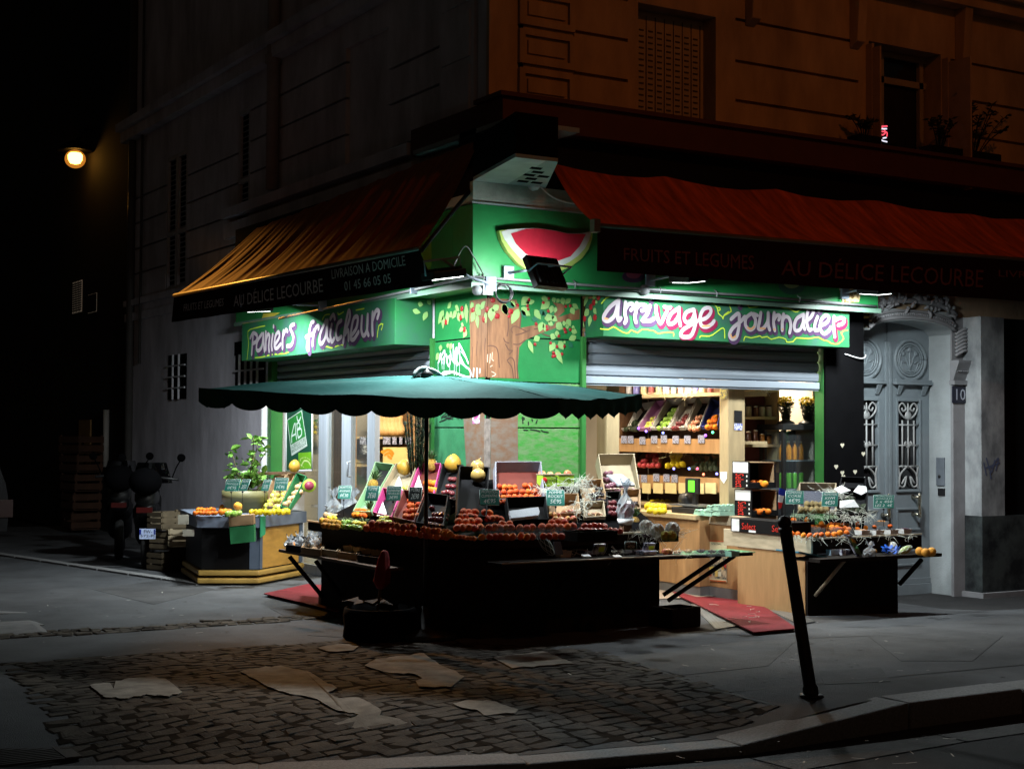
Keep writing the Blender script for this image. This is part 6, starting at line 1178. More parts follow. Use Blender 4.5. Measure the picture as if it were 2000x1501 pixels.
s = MB(); s.lathe([(.075,0),(.075,.004)], 18, q(604,948), (-.4,-.8,.3)); o = tag(s.build('round_crate_mark', M('lime ring', (.30,.42,.04), .5)), 'round lime and red printed mark on the green crate wall', 'printed mark')
s = MB(); s.lathe([(.052,0),(.05,.006)], 16, q(604,948)+V((-.4,-.8,.3))*.006, (-.4,-.8,.3)); s.build('inner_ring', M('crimson ring', (.22,.02,.05), .5), o)
rows('papaya', [(574,911,574,911,1)], 11.5, PLC, 'orange yellow papaya standing alone in front of the organic banner', LG2+': papaya', tilt=(0,.15,0), lift=2.6)
s = MB(); a = q(552,921,.10); s.box(a.x-.3,a.x+.25,a.y-.05,a.y+.45,a.z-.03,a.z-.01); tag(s.build('crate_board', m_dkwood), 'dark board behind the tilted crates carrying the single papaya', 'board')
# green carton hooked on the counter front
gq = [(451,1006),(500,1002),(502,1055),(455,1060)]
pl = ((c0+c2_)*.5+V((-.03,-.03,0)), ((c2_-c0).cross(V((0,0,1)))))
gp = [PN(x, y, *pl)+V((-.01,-.01,0)) for x, y in gq]; nn2 = V(pl[1]).normalized(); nn2 = nn2 if nn2.dot(CAM-c0) > 0 else -nn2
o = thing('green_carton', 'dark green carton with a brown flap hung on the front of the corner counter', 'carton', gp[3])
s = MB(); s.prism([p+nn2*.03 for p in (lerp(gp[0],gp[3],.38),lerp(gp[1],gp[2],.38),gp[2],gp[3])], nn2*.12); s.build('box', m_cardgr, o, bev=.004)
s = MB(); s.prism([p+nn2*.02 for p in (gp[0],gp[1],lerp(gp[1],gp[2],.37),lerp(gp[0],gp[3],.37))], nn2*.14); s.build('flap', m_card, o, bev=.004)
s = MB(); ge = [lerp(a,b,.02) for a, b in zip(inset(1.03)[:2], inset(1.03)[1:3])]; s = MB(); ea = inset(1.035)[0]; eb = lerp(ea, inset(1.035)[1], .1); s.prism([ea+V((0,0,.72)), eb+V((0,0,.72)), eb+V((0,0,.53)), ea+V((0,0,.50))], nn*.006); s.build('side_flap', M('bright green card', (.03,.30,.14), .5), o)
# lemon plant in a pot
pp = G(474,985,.73); pp = PD(478,1003,16.2); o = thing('potted_lemon_plant', 'leafy lemon plant in a tapered olive pot behind the corner counter', 'potted plant', (pp.x,pp.y,.6))
pb = V((pp.x,pp.y,0)); zt = PD(470,957,16.2).z; 
s = MB(); s.lathe([(.17,.6),(.24,zt-.12),(.25,zt-.12),(.25,zt),(.22,zt),(.22,zt-.03),(.001,zt-.03)], 24, pb); s.build('pot', M('olive pot', (.14,.13,.055), .5), o)
s = MB(); lv = MB(); base_ = pb+V((0,0,zt-.05))
for i in range(13):
    a = R.uniform(0,6.28); tip = base_+V((math.cos(a)*R.uniform(.08,.34), math.sin(a)*R.uniform(.08,.34), R.uniform(.15,.48) if i > 1 else .62)); mid = lerp(base_, tip, .5)+V((R.uniform(-.04,.04), R.uniform(-.04,.04), .04)); pts = smoothpts([base_, mid, tip]); s.tube(pts, .006, 5)
    for k in range(14):
        p = pts[min(len(pts)-1, 3+k//2)]+V((R.gauss(0,.03), R.gauss(0,.03), R.gauss(0,.03))); d = V((R.gauss(0,1), R.gauss(0,1), R.uniform(-.5,.7))).normalized(); L_ = R.uniform(.07,.125); sd = d.cross(V((R.gauss(0,1),R.gauss(0,1),1))).normalized(); up = sd.cross(d).normalized(); w = L_*.30
        lv.add([p, p+d*L_*.3+sd*w*.9+up*.008, p+d*L_*.65+sd*w*.8-up*.002, p+d*L_-up*.02, p+d*L_*.65-sd*w*.8-up*.002, p+d*L_*.3-sd*w*.9+up*.008, p+d*L_*.5-up*.006], [(0,1,6),(1,2,6),(2,3,6),(3,4,6),(4,5,6),(5,0,6)])
s.build('stems', M('plant stem', (.08,.07,.03), .7), o); lv.build('leaves', M('lemon leaf', (.07,.20,.025), .42, scale=5, col2=(.17,.33,.06), spec=.5), o, fix=False)
# rosemary shrub in the stall
bp = PX(812,905,-.25); o = thing('rosemary_bush', 'tall dark rosemary shrub rising behind the papayas against the shop front', 'shrub', bp); lv = MB(); s = MB()
for i in range(26):
    a = R.uniform(0,6.28); r = R.uniform(0,.16); tip = bp+V((math.cos(a)*r, math.sin(a)*r, R.uniform(.35,.68))); b_ = bp+V((math.cos(a)*r*.4, math.sin(a)*r*.4, -.1)); s.tube([b_, tip], .004, 4)
    for k in range(95):
        p = lerp(b_, tip, R.uniform(.1,1)); d = V((R.gauss(0,1), R.gauss(0,1), R.uniform(.1,1.4))).normalized()*R.uniform(.03,.06); sd = d.cross(V((0,0,1))).normalized()*.0055; lv.face([p-sd, p+sd, p+d])
s.build('stems', m_dark, o); lv.build('needles', M('rosemary needle', (.022,.055,.024), .6, var=.4), o, fix=False)
# ================================================================== RIGHT TABLE
RTB = thing('fruit_table', 'wooden display table with folding lower shelf in front of the grey door', 'display table', (3.0,-.9,-.1))
zr_ = .66; zl_ = PY(1700,1086,-1.72).z; x0, x1 = 2.53, PY(1755,1100,-1.39).x; yb = -.42
s = MB(); s.box(x0+.012,x1,-1.38,yb,-.12,zr_-.13); s.build('body', m_stall, RTB)  # black wood stands in for the shade on the unlit front
s = MB(); s.box(x0,x0+.0115,-1.36,yb,-.06,zr_-.12); s.build('side_panel', M('pale plywood', (.38,.225,.10), .55, scale=3, var=.15, stretch=(6,6,1)), RTB)
xt = PY(1797,1055,-1.42).x
s = MB(); s.box(x0+.015,xt,-1.44,yb,zr_-.125,zr_); s.build('tray', m_stall, RTB); s = MB(); s.box(x0-.01,x0+.014,-1.45,yb+.2,zr_-.13,zr_+.03); s.build('tray_side', M('worn pale board', (.45,.38,.26), .6, scale=6, var=.2, stretch=(6,1,6)), RTB, bev=.004); s = MB(); s.tube([(x0,-1.44,zr_+.01),(xt,-1.44,zr_+.01)], .007, 6); s.build('tray_edge', m_edge, RTB)
xs0, xs1 = PY(1600,1085,-1.75).x, PY(1838,1085,-1.75).x
s = MB(); s.box(xs0,xs1,-1.76,-1.445,zl_-.03,zl_); s.build('lower_shelf', m_stall, RTB)
s = MB(); s.tube([PY(1592,1163,-1.40), PY(1650,1093,-1.68)], .017, 6); s.build('brace', M('bare brace wood', (.30,.25,.17), .6), RTB); s = MB(); s.tube([PY(1757,1140,-1.42), PY(1800,1092,-1.66)], .022, 6); s.build('brace', m_stall, RTB)
s = MB(); a, b = PY(1560,1079,-1.6), PY(1617,1089,-1.6); s.prism([a, b, b+V((0,.14,.0)), a+V((0,.3,0))], (0,0,.012)); tag(s.build('blue_board', M('blue plastic', (.04,.22,.36), .4)), 'thin pale blue board sticking out under the right hand table tray', 'board')
TR = ((0,0,zr_+.01), UPZ); RG = 'fruit on the right hand table'
rows('orange', [(1520,1022,1600,1030,9),(1545,1016,1580,1014,3),(1572,1030,1640,1030,7),(1600,1024,1610,1024,1)], 6.3, TR, 'bright orange clementine in the clear tubs, left half of the right hand table', RG+': left clementines', 'clementine')
rows('clementine', [(1618,1024,1660,1028,5),(1622,1033,1662,1033,5),(1540,1042,1600,1046,5),(1598,1044,1660,1040,5)], 6, TR, 'clementine in the front clear tub of the right hand table', RG+': front clementines')
rows('clementine', [(1674,1022,1676,1022,1),(1674,1032,1676,1032,1),(1690,1030,1692,1030,1),(1706,1028,1708,1028,1),(1738,1027,1740,1027,1)], 4.6, TR, 'single physalis among the straw tubs of the right hand table', RG+': physalis', 'physalis')
for k, (px, py) in enumerate(((1545,1044),(1580,1045),(1616,1046),(1648,1046))): punnet(G(px,py,zr_+.004), .085, .06, .08, m_clear, 'clear tub of clementines on the right hand table', 'clear tubs on the right hand table')
for k, (px, py, hp) in enumerate(((1684,1044,'shallot_heap'),(1712,1044,'date_heap'),(1740,1043,'date_heap'),(1766,1041,'berry_heap'),(1722,1026,'dried_heap'))): punnet(G(px,py,zr_+.004), .055, .05, .045, m_white, 'small pale tub of dark fruit at the right end of the table tray', 'pale tubs on the right hand table', hp)
straw([G(1560,1054,zr_+.01),G(1600,1056,zr_+.01),G(1640,1056,zr_+.01),G(1680,1052,zr_+.01),G(1740,1050,zr_+.01),G(1780,1050,zr_+.01),G(1690,1020,zr_+.02)], 80, .05, 'white straw along the tray of the right hand table')
PR = ((3.0,-.95,.72), (0,-.5,1)); nr = V(PR[1]).normalized(); pr = lambda x, y, l=.05: PN(x, y, V(PR[0])+nr*l, nr)
o = crate([(1558,1003),(1632,1004),(1628,958),(1556,957)], PR, .09, m_cardk, 'tilted crate of kiwis on a dark liner at the back of the right table', rim=m_cardc, floor=M('dark moulded liner', (.05,.055,.075), .45, bump=1, bscale=30))
rows('kiwi', [(1572,984,1616,985,5),(1560,994,1618,995,6)], 7.4, PR, 'pale brown kiwi in the tilted kiwi crate', RG+': kiwis', tilt=(0,1.2,.6))
crate([(1636,1008),(1692,1010),(1690,968),(1634,966)], PR, .09, m_cardk, 'dark crate of avocados beside the kiwi crate')
rows('avocado', [(1640,984,1690,990,5),(1646,996,1690,1000,4),(1652,975,1670,978,2)], 7, PR, 'black green avocado in the dark crate of the right hand table', RG+': avocados')
s = MB(); c = pr(1653,985,.12); s.prism([pr(1640,992,.07), pr(1640,978,.10), pr(1668,976,.12), pr(1678,990,.07)], nr*.004); tag(s.build('paper_sheet', m_white), 'white paper sheet behind the avocados', 'paper')
crate([(1636,964),(1690,966),(1688,944),(1640,942)], ((3,-.5,1.0),(0,-.4,1)), .07, m_cardk, 'dark box with white paper and straw at the back of the right hand table')
straw([pr(1625,962,.15),pr(1640,970,.12),pr(1632,1000,.05),pr(1650,1012,.04),pr(1700,1010,.04),pr(1690,1000,.05),pr(1610,960,.15),pr(1672,1015,.03)], 170, .075, 'white straw tangled round the kiwi and avocado crates')
for pts in ([(1630,955),(1645,948),(1662,957),(1640,964)],[(1668,960),(1678,948),(1692,950),(1694,960),(1682,966)]): s = MB(); s.prism([PN(x,y,(3,-.5,1.05),(0,-1,.5)) for x, y in pts], (0,.01,.004)); tag(s.build('paper_liner', m_white), 'crumpled white paper on the dark back box of the right table', 'paper liner', 'papers on the back box')
straw([pr(1560,1010,.04),pr(1590,1012,.03),pr(1620,1012,.03)], 120, .05, 'green tinged straw under the kiwi crate', M('greenish straw', (.30,.42,.28), .7))
TLs = ((0,0,zl_), UPZ)
for k, (px, py, hp) in enumerate(((1600,1082,'date_heap'),(1624,1083,'date_heap'))): punnet(G(px,py,zl_+.003), .05, .045, .05, M('pale blue tub', (.45,.6,.7), .4), 'pale blue tub of dates on the lower shelf of the right hand table', 'pale blue date tubs', hp)
punnet(G(1646,1083,zl_+.003), .05, .045, .05, M('patterned tub', (.6,.6,.65), .4, scale=30, col2=(.05,.05,.1), sharp=.9), 'patterned tub of dark fruit beside the pale blue tubs', None, 'date_heap')
c = PY(1668,1066,-1.70); o = thing('labelled_pack', 'upright clear pack with an orange and green label leaning on the lower right shelf', 'fruit pack', c); ex = V((.045,0,-.012)); up = V((-.05,.02,.10)); s = MB(); s.obox(c, ex, (0,.012,0), up); s.build('pack', m_pk, o, bev=.008)
s = MB(); s.obox(c+V((.004,-.016,.0)), ex*.62, (0,.002,0), up*.72); s.build('label', M('green brown label', (.10,.13,.04), .4), o); s = MB(); s.obox(c+V((-.022,-.020,.05)), ex*.45, (0,.002,0), up*.16); s.build('orange_mark', M('orange ink', (.7,.25,.02), .4), o); s = MB(); s.lathe([(.02,0),(.02,.002)], 12, c+V((.012,-.0205,-.02)), (0,-1,0)); s.build('ring_mark', M('green ink', (.12,.35,.12), .4), o)
bag(G(1700,1086,zl_), .06, .12, 'clear bag of golden dried fruit on the lower right shelf', None, 8, M('golden fruit', (.42,.20,.03), .5))
a = G(1735,1086,zl_+.0); rows('melon_white', [(1742,1066,1742,1066,1)], 10, TLs, 'white netted melon in blue tissue on the lower right shelf', RG+': melon')
s = MB()
for i in range(40): a = R.uniform(0,6.28); r = R.uniform(.03,.065); z = R.uniform(.0,.06); p = G(1740,1082,zl_)+V((math.cos(a)*r, math.sin(a)*r, z)); d = V((math.cos(a),math.sin(a),R.uniform(.2,1)))*.03; sd = V((-math.sin(a),math.cos(a),0))*.018; s.face([p-sd, p+sd, p+d+sd*.4, p+d-sd*.7])
tag(s.build('blue_tissue', M('blue tissue', (.02,.12,.55), .5)), 'bright blue tissue paper round the netted melon', 'tissue')
p = PY(1768,1074,-1.62); fruit('netted_green', p, .062, 'long pale green gourd in a white net lying on the lower right shelf', None, 'gourd', (0,1.25,.15))
rows('grapefruit', [(1790,1077,1826,1078,3)], 8.6, TLs, 'deep orange grapefruit in the row of three at the right end of the lower shelf', RG+': three grapefruits', 'grapefruit')
# Select boxes on the counter end
m_selr = M('red ink', (.62,.03,.02), .4)
def selbox(x, y, z, w, d, h, label, tilt=0):
    o = thing('orange_carton', label, 'carton', (x,y,z), 'black Select fruit cartons'); s = MB(); t = .012
    s.box(-w,w,-d,d,0,t); s.box(-w,-w+t,-d,d,t+.0005,h); s.box(w-t,w,-d,d,t+.0005,h*.9); s.box(-w+t+.0005,w-t-.0005,d-t,d,t+.0005,h); s.box(-w+t+.0005,w-t-.0005,-d,-d+t,t+.0005,h*.22); off = V((x,y,z)); s.v = [v+off for v in s.v]; s.build('box', m_cardk, o, bev=.003)
    s = MB(); s.box(-w+t+.001,w-t-.001,-d+t+.001,d-t-.001,h-.012,h-.004); s.box(w-t-.0035,w-t-.001,-d+t+.001,d-t-.001,t+.001,h-.013); s.v = [v+off for v in s.v]; s.build('card_lining', m_card, o)
    s = MB(); f = lambda u, v: off+V((-w-.001, lerp(d,-d,u), v*h)); blob(s, [f(.06,.58),f(.94,.58),f(.94,.97),f(.06,.97)], nL, .002); s.build('white_label', m_white, o)
    s = MB(); text(s, 'Select', f(.22,.54), f(.22,.03), f(.70,.54), f(.70,.03), nL, .003); s.build('lettering', m_selr, o); s = MB(); text(s, '...', f(.84,.5), f(.84,.06), f(.92,.5), f(.92,.06), nL, .003); s.build('small_print', m_white, o); return o
zc = .802
q1 = PY(1480,1000,-.16)
for i, (x, y, z, l) in enumerate(((2.98,-.16,.802,'black orange carton lettered Select, lower of the two on the counter'),(2.95,-.16,1.075,'black orange carton lettered Select, upper of the two on the counter'))): selbox(x, y, z, .17, .13, .26, l)
P1_ = ((0,0,.82), UPZ); P2_ = ((0,0,1.09), UPZ)
rows('orange', [(1472,998,1504,998,4),(1480,990,1500,990,3)], 6.2, ((0,0,.815),UPZ), 'orange in the lower black Select carton', 'oranges in the lower Select carton')
rows('orange', [(1466,942,1498,944,4),(1474,934,1492,934,2)], 6.4, ((0,0,1.088),UPZ), 'orange in the upper black Select carton', 'oranges in the upper Select carton')
o = thing('orange_carton', 'low black carton printed Select standing on the left edge of the right hand table', 'carton', (2.7,-.5,.67)); s = MB(); A0 = PX(1458,1034,2.52); B0 = PX(1540,1050,2.52); s.box(2.50,2.75,-1.2,-.35,.675,.80); s.build('box', m_cardk, o, bev=.003)
fS = lambda y, z: V((2.499, y, z))
for ya, yb_ in ((-.52,-.72),(-.95,-1.18)): s = MB(); text(s, 'Select', fS(ya,.705), fS(yb_,.705), fS(ya,.765), fS(yb_,.765), nL, .003); s.build('lettering', m_selr, o)
s = MB(); blob(s, [fS(-.37,.68),fS(-.48,.68),fS(-.48,.795),fS(-.37,.795)], nL, .002); blob(s, [fS(-.62,.68),fS(-.72,.68),fS(-.72,.70),fS(-.62,.70)], nL, .002); s.build('white_label', m_white, o)
# small tricolour flag
fc_ = PY(1524,972,-.75); o = thing('paper_flag', 'small paper blue white and red flag between the Select cartons and the kiwi crate', 'flag', fc_)
fl = lambda px, py: PY(px, py, -.75)
for q, nm, c in (([(1522,952),(1534,956),(1531,968),(1521,966)],'blue_stripe',(.01,.03,.42)),([(1521,966),(1531,968),(1528,981),(1520,980)],'white_stripe',(.75,.76,.78)),([(1520,980),(1528,981),(1526,991),(1521,994)],'red_stripe',(.6,.015,.015))):
    s = MB(); blob(s, [fl(*p) for p in q], nR, .003); s.build(nm, M('flag '+nm, c, .6), o)
# scale, egg cartons on the counter
c = PX(1338,985,2.66); o = thing('weighing_scale', 'black shop scale with a lit green display on the wooden counter', 'scale', (c.x,c.y,.79)); ctop = .791
a, b = PX(1308,985,2.68), PX(1360,985,2.68); y0, y1 = b.y, a.y
s = MB(); s.box(2.70,2.95,y0,y1,ctop,ctop+.06); s.build('base', m_black, o, bev=.008); s = MB(); s.box(2.69,2.96,y0-.02,y1+.02,ctop+.075,ctop+.09); s.build('plate', M('scale steel', (.3,.32,.34), .3, metal=.8), o)
ym_ = PX(1337,950,2.68).y; s = MB(); s.box(2.80,2.84,ym_-.03,ym_+.03,ctop+.091,ctop+.22); s.box(2.77,2.80,ym_-.11,ym_+.11,ctop+.20,ctop+.36); s.build('display_head', m_black, o, bev=.006)
s = MB(); s.box(2.766,2.769,ym_-.05,ym_+.05,ctop+.22,ctop+.335); s.build('screen', EM('green lcd', (.12,.9,.03), .9), o)
s = MB(); yr = PX(1316,962,2.68).y; s.lathe([(.001,0),(.07,0),(.07,.12),(.001,.12)], 18, (2.85,yr+.06,ctop+.13), (0,-1,0)); s.build('printer_roll', m_black, o)
k = 0
for px, py, z in ((1368,996,.79),(1388,997,.79),(1404,998,.80),(1392,988,.84),(1402,989,.85)):
    c = PX(px, py, 2.66); o = thing('egg_carton', 'mint green egg carton in the small stack on the wooden counter', 'egg carton', (2.72,c.y,z), 'egg cartons on the counter'); s = MB(); s.box(2.62,2.85,c.y-.06,c.y+.06,z,z+.022)
    s.box(2.625,2.845,c.y-.055,c.y+.055,z+.0222,z+.045)
    for i in range(4):
        for j in (-1, 1): s.lathe([(.026,0),(.018,.012),(.001,.014)], 8, (2.64+.06*i, c.y+j*.028, z+.045))
    s.build('box', M('mint pulp', (.32,.55,.42), .8), o)
# ================================================================== INSIDE THE SHOP
PI1 = ((3.07,0,1.56), (-.62,0,.78)); PI2 = ((3.07,0,1.16), (-.5,0,.87))
for q, mt, l in (([(1214,843),(1228,842),(1256,802),(1228,802)], m_cardk, 'black tilted crate at the far left of the inside fruit shelf'), ([(1230,842),(1246,842),(1288,796),(1258,801)], m_cardk, 'dark tilted crate, second on the inside fruit shelf'), ([(1248,842),(1272,841),(1310,793),(1290,796)], m_cardv, 'lilac crate of yellow apples on the inside shelf'), ([(1274,841),(1308,841),(1343,791),(1312,793)], m_cardk, 'crate of green apples on the inside shelf'), ([(1310,841),(1340,840),(1371,789),(1345,791)], m_cardw, 'white crate of dark red apples on the inside shelf'), ([(1342,840),(1370,839),(1397,790),(1373,790)], m_cardk, 'dark crate of nectarines on the inside shelf'), ([(1372,839),(1405,838),(1420,800),(1399,791)], M('blue card', (.03,.05,.25), .5), 'blue crate of oranges at the right of the inside shelf')): crate(q, PI1, .10, mt, l, rim=(m_cardw if mt is m_cardk else None))
IG = 'fruit on the inside shelves'
rows('yellow_apple', [(1260,834,1274,832,2),(1264,827,1280,825,3),(1272,818,1284,818,2)], 5.2, PI1, 'yellow apple in the lilac crate inside the shop', IG+': yellow apples')
rows('green_apple', [(1284,836,1300,834,2),(1290,828,1310,826,3),(1298,819,1316,817,3),(1306,810,1322,808,3),(1312,802,1326,800,2)], 5.6, PI1, 'bright green apple inside the shop', IG+': green apples')
rows('dark_plum', [(1314,836,1328,834,3),(1322,828,1336,826,3),(1332,819,1346,818,2),(1338,813,1350,812,2)], 5.4, PI1, 'dark red apple in the white crate inside the shop', IG+': dark apples', 'apple')
rows('nectarine', [(1346,834,1360,833,2),(1352,826,1364,824,2)], 5.4, PI1, 'pale nectarine inside the shop', IG+': nectarines')
rows('orange', [(1378,834,1402,832,3),(1384,824,1402,822,3),(1392,816,1402,814,2)], 6, PI1, 'bright orange in the blue crate inside the shop', IG+': oranges')
rows('avocado', [(1220,838,1236,836,3),(1228,828,1246,826,3),(1236,838,1246,836,2)], 5.4, PI1, 'dark avocado in the black crates at the left of the inside shelf', IG+': avocados on the left')
rows('nectarine', [(1358,816,1372,814,2),(1346,838,1366,838,3)], 5.4, PI1, 'pale nectarine inside the shop', IG+': nectarines')
rows('lemon', [(1310,889,1330,888,3)], 6.4, PI2, 'yellow lemon on the lower inside shelf', IG+': lemons')
rows('pomegranate', [(1262,891,1286,890,3)], 6.4, PI2, 'shiny red pomegranate on the lower inside shelf', IG+': pomegranates')
rows('avocado', [(1350,886,1400,884,5)], 5.8, PI2, 'dark avocado on the lower inside shelf', IG+': avocados')
crate([(1240,912),(1290,911),(1302,874),(1256,873)], PI2, .10, m_card, 'brown carton of red pomegranates on the lower inside shelf')
rows('pomegranate', [(1254,900,1266,899,2),(1278,898,1288,898,2),(1246,908,1290,908,5)], 6.4, PI2, 'shiny red pomegranate on the lower inside shelf', IG+': pomegranates')
rows('lemon', [(1312,899,1328,898,2),(1300,908,1338,907,4)], 6.4, PI2, 'yellow lemon on the lower inside shelf', IG+': lemons')
rows('avocado', [(1354,896,1374,895,3),(1358,907,1400,906,5),(1384,898,1402,898,2),(1348,915,1402,914,6)], 5.8, PI2, 'dark avocado on the lower inside shelf', IG+': avocados')
for px, py, l in ((1352,872,'orange pumpkin under the upper inside shelf, left of the group'),(1370,871,'largest orange pumpkin under the upper inside shelf'),(1394,871,'orange pumpkin beside the beige column')): fruit('pumpkin', PX(px,py,3.3), .065, l, 'pumpkins inside', 'pumpkin', (0,0,R.uniform(0,6)))
rows('yellow_apple', [(1218,906,1238,906,3)], 5.5, PI2, 'yellow fruit at the left of the lower inside shelf', IG+': yellow fruit', 'fruit')
straw([PX(x,y,3.15) for x, y in ((1310,880),(1325,878),(1335,882),(1318,888))], 80, .07, 'dry straw hanging behind the inside lemons', M('dry straw', (.5,.42,.25), .7))
straw([PX(x,y,3.05) for x, y in ((1275,772),(1290,770),(1310,770),(1345,770),(1365,768))], 60, .09, 'curls of straw hanging from the top inside shelf', M('dry straw', (0,0,0)))
m_tag = M('shelf tag', (.05,.05,.07), .5, scale=90, col2=(.42,.44,.6), sharp=.75)
for i, (px, py) in enumerate(((1219,858),(1232,858),(1255,860),(1278,858),(1297,857),(1320,858),(1343,858),(1370,857),(1243,933),(1258,934),(1282,932),(1302,933),(1318,934))):
    c = PX(px, py, 3.045); s = MB(); s.box(c.x-.003,c.x,c.y-.055,c.y+.055,c.z-.042,c.z+.042); tag(s.build('shelf_tag', m_tag), 'small dark chalk tag clipped on the inside shelf edge', 'shelf tag', 'chalk tags on the inside shelves')
for i, (px, w) in enumerate(((1262,12),(1285,14),(1310,16),(1335,14),(1362,18),(1388,14))):
    c = PX(px, 953, 3.03); s = MB(); s.box(c.x-.002,c.x+.01,c.y-w*.006,c.y+w*.006,c.z-.055,c.z+.055); tag(s.build('yellow_card', M('pale yellow card', (.62,.52,.26), .6)), 'pale yellow card panel below the inside fruit shelves', 'card', 'yellow cards below the inside shelves')
rows('lemon', [(1262,988,1300,990,5),(1270,980,1310,982,4),(1266,997,1302,998,4),(1284,972,1302,970,2)], 6.5, ((0,0,.80),UPZ), 'pale yellow banana pear heaped on the counter left of the scale', 'yellow fruit left of the scale', 'fruit')
cs = [(.55,.3,.3),(.6,.6,.65),(.2,.2,.55),(.65,.5,.3),(.35,.1,.1),(.6,.62,.3),(.5,.45,.6),(.3,.5,.4)]
for i in range(13):
    px = 1214+i*14.5; c = PX(px, 760, 3.2); h = R.uniform(.12,.2); r = R.uniform(.03,.045); o = thing('jar', 'small jar or packet on the top inside shelf under the shutter', 'jar', (3.2,c.y,2.031), 'jars on the top inside shelf'); s = MB(); s.lathe([(r*.95,0),(r,.01),(r,h*.7),(r*.6,h*.82),(r*.6,h*.86)], 12, (3.2,c.y,2.031)); s.build('glass_body', M('jar colour %d' % (i%8), cs[i%8], .25), o); s = MB(); s.lathe([(r*.68,h*.861),(r*.68,h),(.001,h)], 12, (3.2,c.y,2.031)); s.build('lid', R.choice([m_white, m_brass, m_black]), o)
for i, (px, py, c) in enumerate(((1247,836,(.25,.1,1)),(1262,842,(.25,.15,1)),(1295,845,(.2,.3,1)),(1378,850,(.4,.1,1)),(1392,844,(.1,1,.4)),(1316,915,(.2,.2,1)),(1346,915,(.2,.3,1)),(1362,915,(1,.1,.2)),(1400,925,(.2,.2,1)),(1374,926,(1,.2,.1)),(1458,790,(.05,.05,1)),(1485,781,(.3,1,.5)),(1474,783,(1,.1,.1)))):
    p = PX(px, py, 3.03) if px < 1405 else PY(px, py, .75); s = MB(); s.ball(p, .014 if px != 1458 else .03, 8, 6); tag(s.build('fairy_light', EM('fairy %d%d%d' % tuple(int(v*9) for v in c), c, 3)), 'tiny coloured fairy light strung along the shelves', 'fairy light', 'fairy lights in the shop')
# drinks cabinet, shelves behind, bouquets
yF = .32; xc = PY(1530,900,yF).x; xr = PY(1600,900,yF).x; zt = PY(1530,828,yF).z; yl = PX(1480,850,xc).y
CB = thing('drinks_cabinet', 'black framed glass drinks cabinet with juice bottles and green cans inside the shop', 'drinks cabinet', (xc,yF,0)); yl = min(yl, yF+.75)
s = MB()
for x, y in ((xc,yF),(xr-.04,yF),(xc,yl-.04),(xr-.04,yl-.04)): s.box(x,x+.04,y,y+.04,.0,zt-.06)
s.box(xc-.03,xr+.03,yF-.03,yl+.03,zt-.059,zt); s.box(xc+.001,xr-.001,yF+.001,yl-.001,0,.75); s.build('frame', m_black, CB, bev=.004)
s = MB()
for z in (1.02,1.32): s.box(xc+.02,xr-.02,yF+.02,yl-.02,z,z+.012)
s.build('shelf', M('grey shelf', (.25,.28,.3), .4), CB); s = MB(); s.box(xc+.015,xc+.019,yF+.045,yl-.045,.751,zt-.07); s.box(xc+.045,xr-.045,yF+.015,yF+.019,.751,zt-.07); s.build('glass_pane', m_gl, CB); s = MB(); s.box(xc+.05,xr-.05,yl-.06,yl-.055,.75,zt-.07); s.build('back', M('cabinet back', (.10,.12,.14), .5), CB)
for i in range(5):
    x = xc+.09+i*.085
    if x > xr-.07: break
    o = thing('juice_bottle', 'orange juice bottle on the upper shelf of the drinks cabinet', 'bottle', (x,yF+.12,1.333), 'juice bottles in the cabinet'); s = MB(); s.lathe([(.03,0),(.033,.01),(.033,.12),(.014,.17),(.014,.18)], 12, (x,yF+.12,1.333)); s.build('bottle', M('orange juice', (.75,.28,.02), .3), o); s = MB(); s.lathe([(.017,.181),(.017,.2),(.001,.2)], 10, (x,yF+.12,1.333)); s.build('cap', m_white, o)
    o = thing('drink_can', 'lime green drink can on the lower shelf of the drinks cabinet', 'can', (x,yF+.12,1.033), 'green cans in the cabinet'); s = MB(); s.lathe([(.026,0),(.032,.012),(.032,.15),(.026,.165)], 12, (x,yF+.12,1.033)); s.build('can', M('lime can', (.16,.55,.06), .3), o); s = MB(); s.lathe([(.026,.166),(.024,.17),(.001,.17)], 10, (x,yF+.12,1.033)); s.build('top', m_alu, o)
for px, l in ((1535,'dark vase of yellow flowers on the drinks cabinet, left one'),(1577,'dark vase of yellow flowers on the drinks cabinet, right one')):
    b = PY(px, 826, yF+.12); b.z = zt+.002; o = thing('flower_vase', l, 'flower vase', b); s = MB(); s.lathe([(.10,0),(.09,.02),(.03,.05),(.04,.1),(.05,.101)], 14, b); s.build('foot', m_black, o)
    lv = MB(); fl_ = MB()
    for i in range(420):
        a = R.uniform(0,6.28); t = R.random(); r = (.03+.055*t)*R.random()**.4; p = b+V((math.cos(a)*r, math.sin(a)*r, .03+.19*t)); d = V((math.cos(a), math.sin(a), R.uniform(.2,1.5))).normalized()*.035; sd = d.cross(V((0,0,1))).normalized()*.014; lv.face([p-sd, p+sd, p+d])
    for i in range(70): a = R.uniform(0,6.28); r = .085*R.random()**.5; fl_.ball(b+V((math.cos(a)*r, math.sin(a)*r, .235+R.uniform(-.03,.05))), R.uniform(.008,.016), 6, 4)
    lv.build('foliage', M('dark foliage', (.02,.03,.012), .7), o, fix=False); fl_.build('flowers', M('yellow petals', (.62,.42,.02), .5), o)
WS = thing('wall_shelves', 'wooden wall shelves of jars on a dark red wall behind the drinks cabinet', 'shelves', (3.5,.7,0))
sx0, sx1 = PY(1452,850,.5).x, PY(1522,850,.5).x
s = MB(); s.box(sx0,sx1,.70,.72,0,2.6); s.build('back_panel', M('dark red wall', (.09,.02,.016), .7), WS)
for py in (813,867,760): z = PY(1490,py,.5).z; s = MB(); s.box(sx0,sx1-.03,.5,.699,z-.03,z); s.build('shelf', m_ply2, WS)
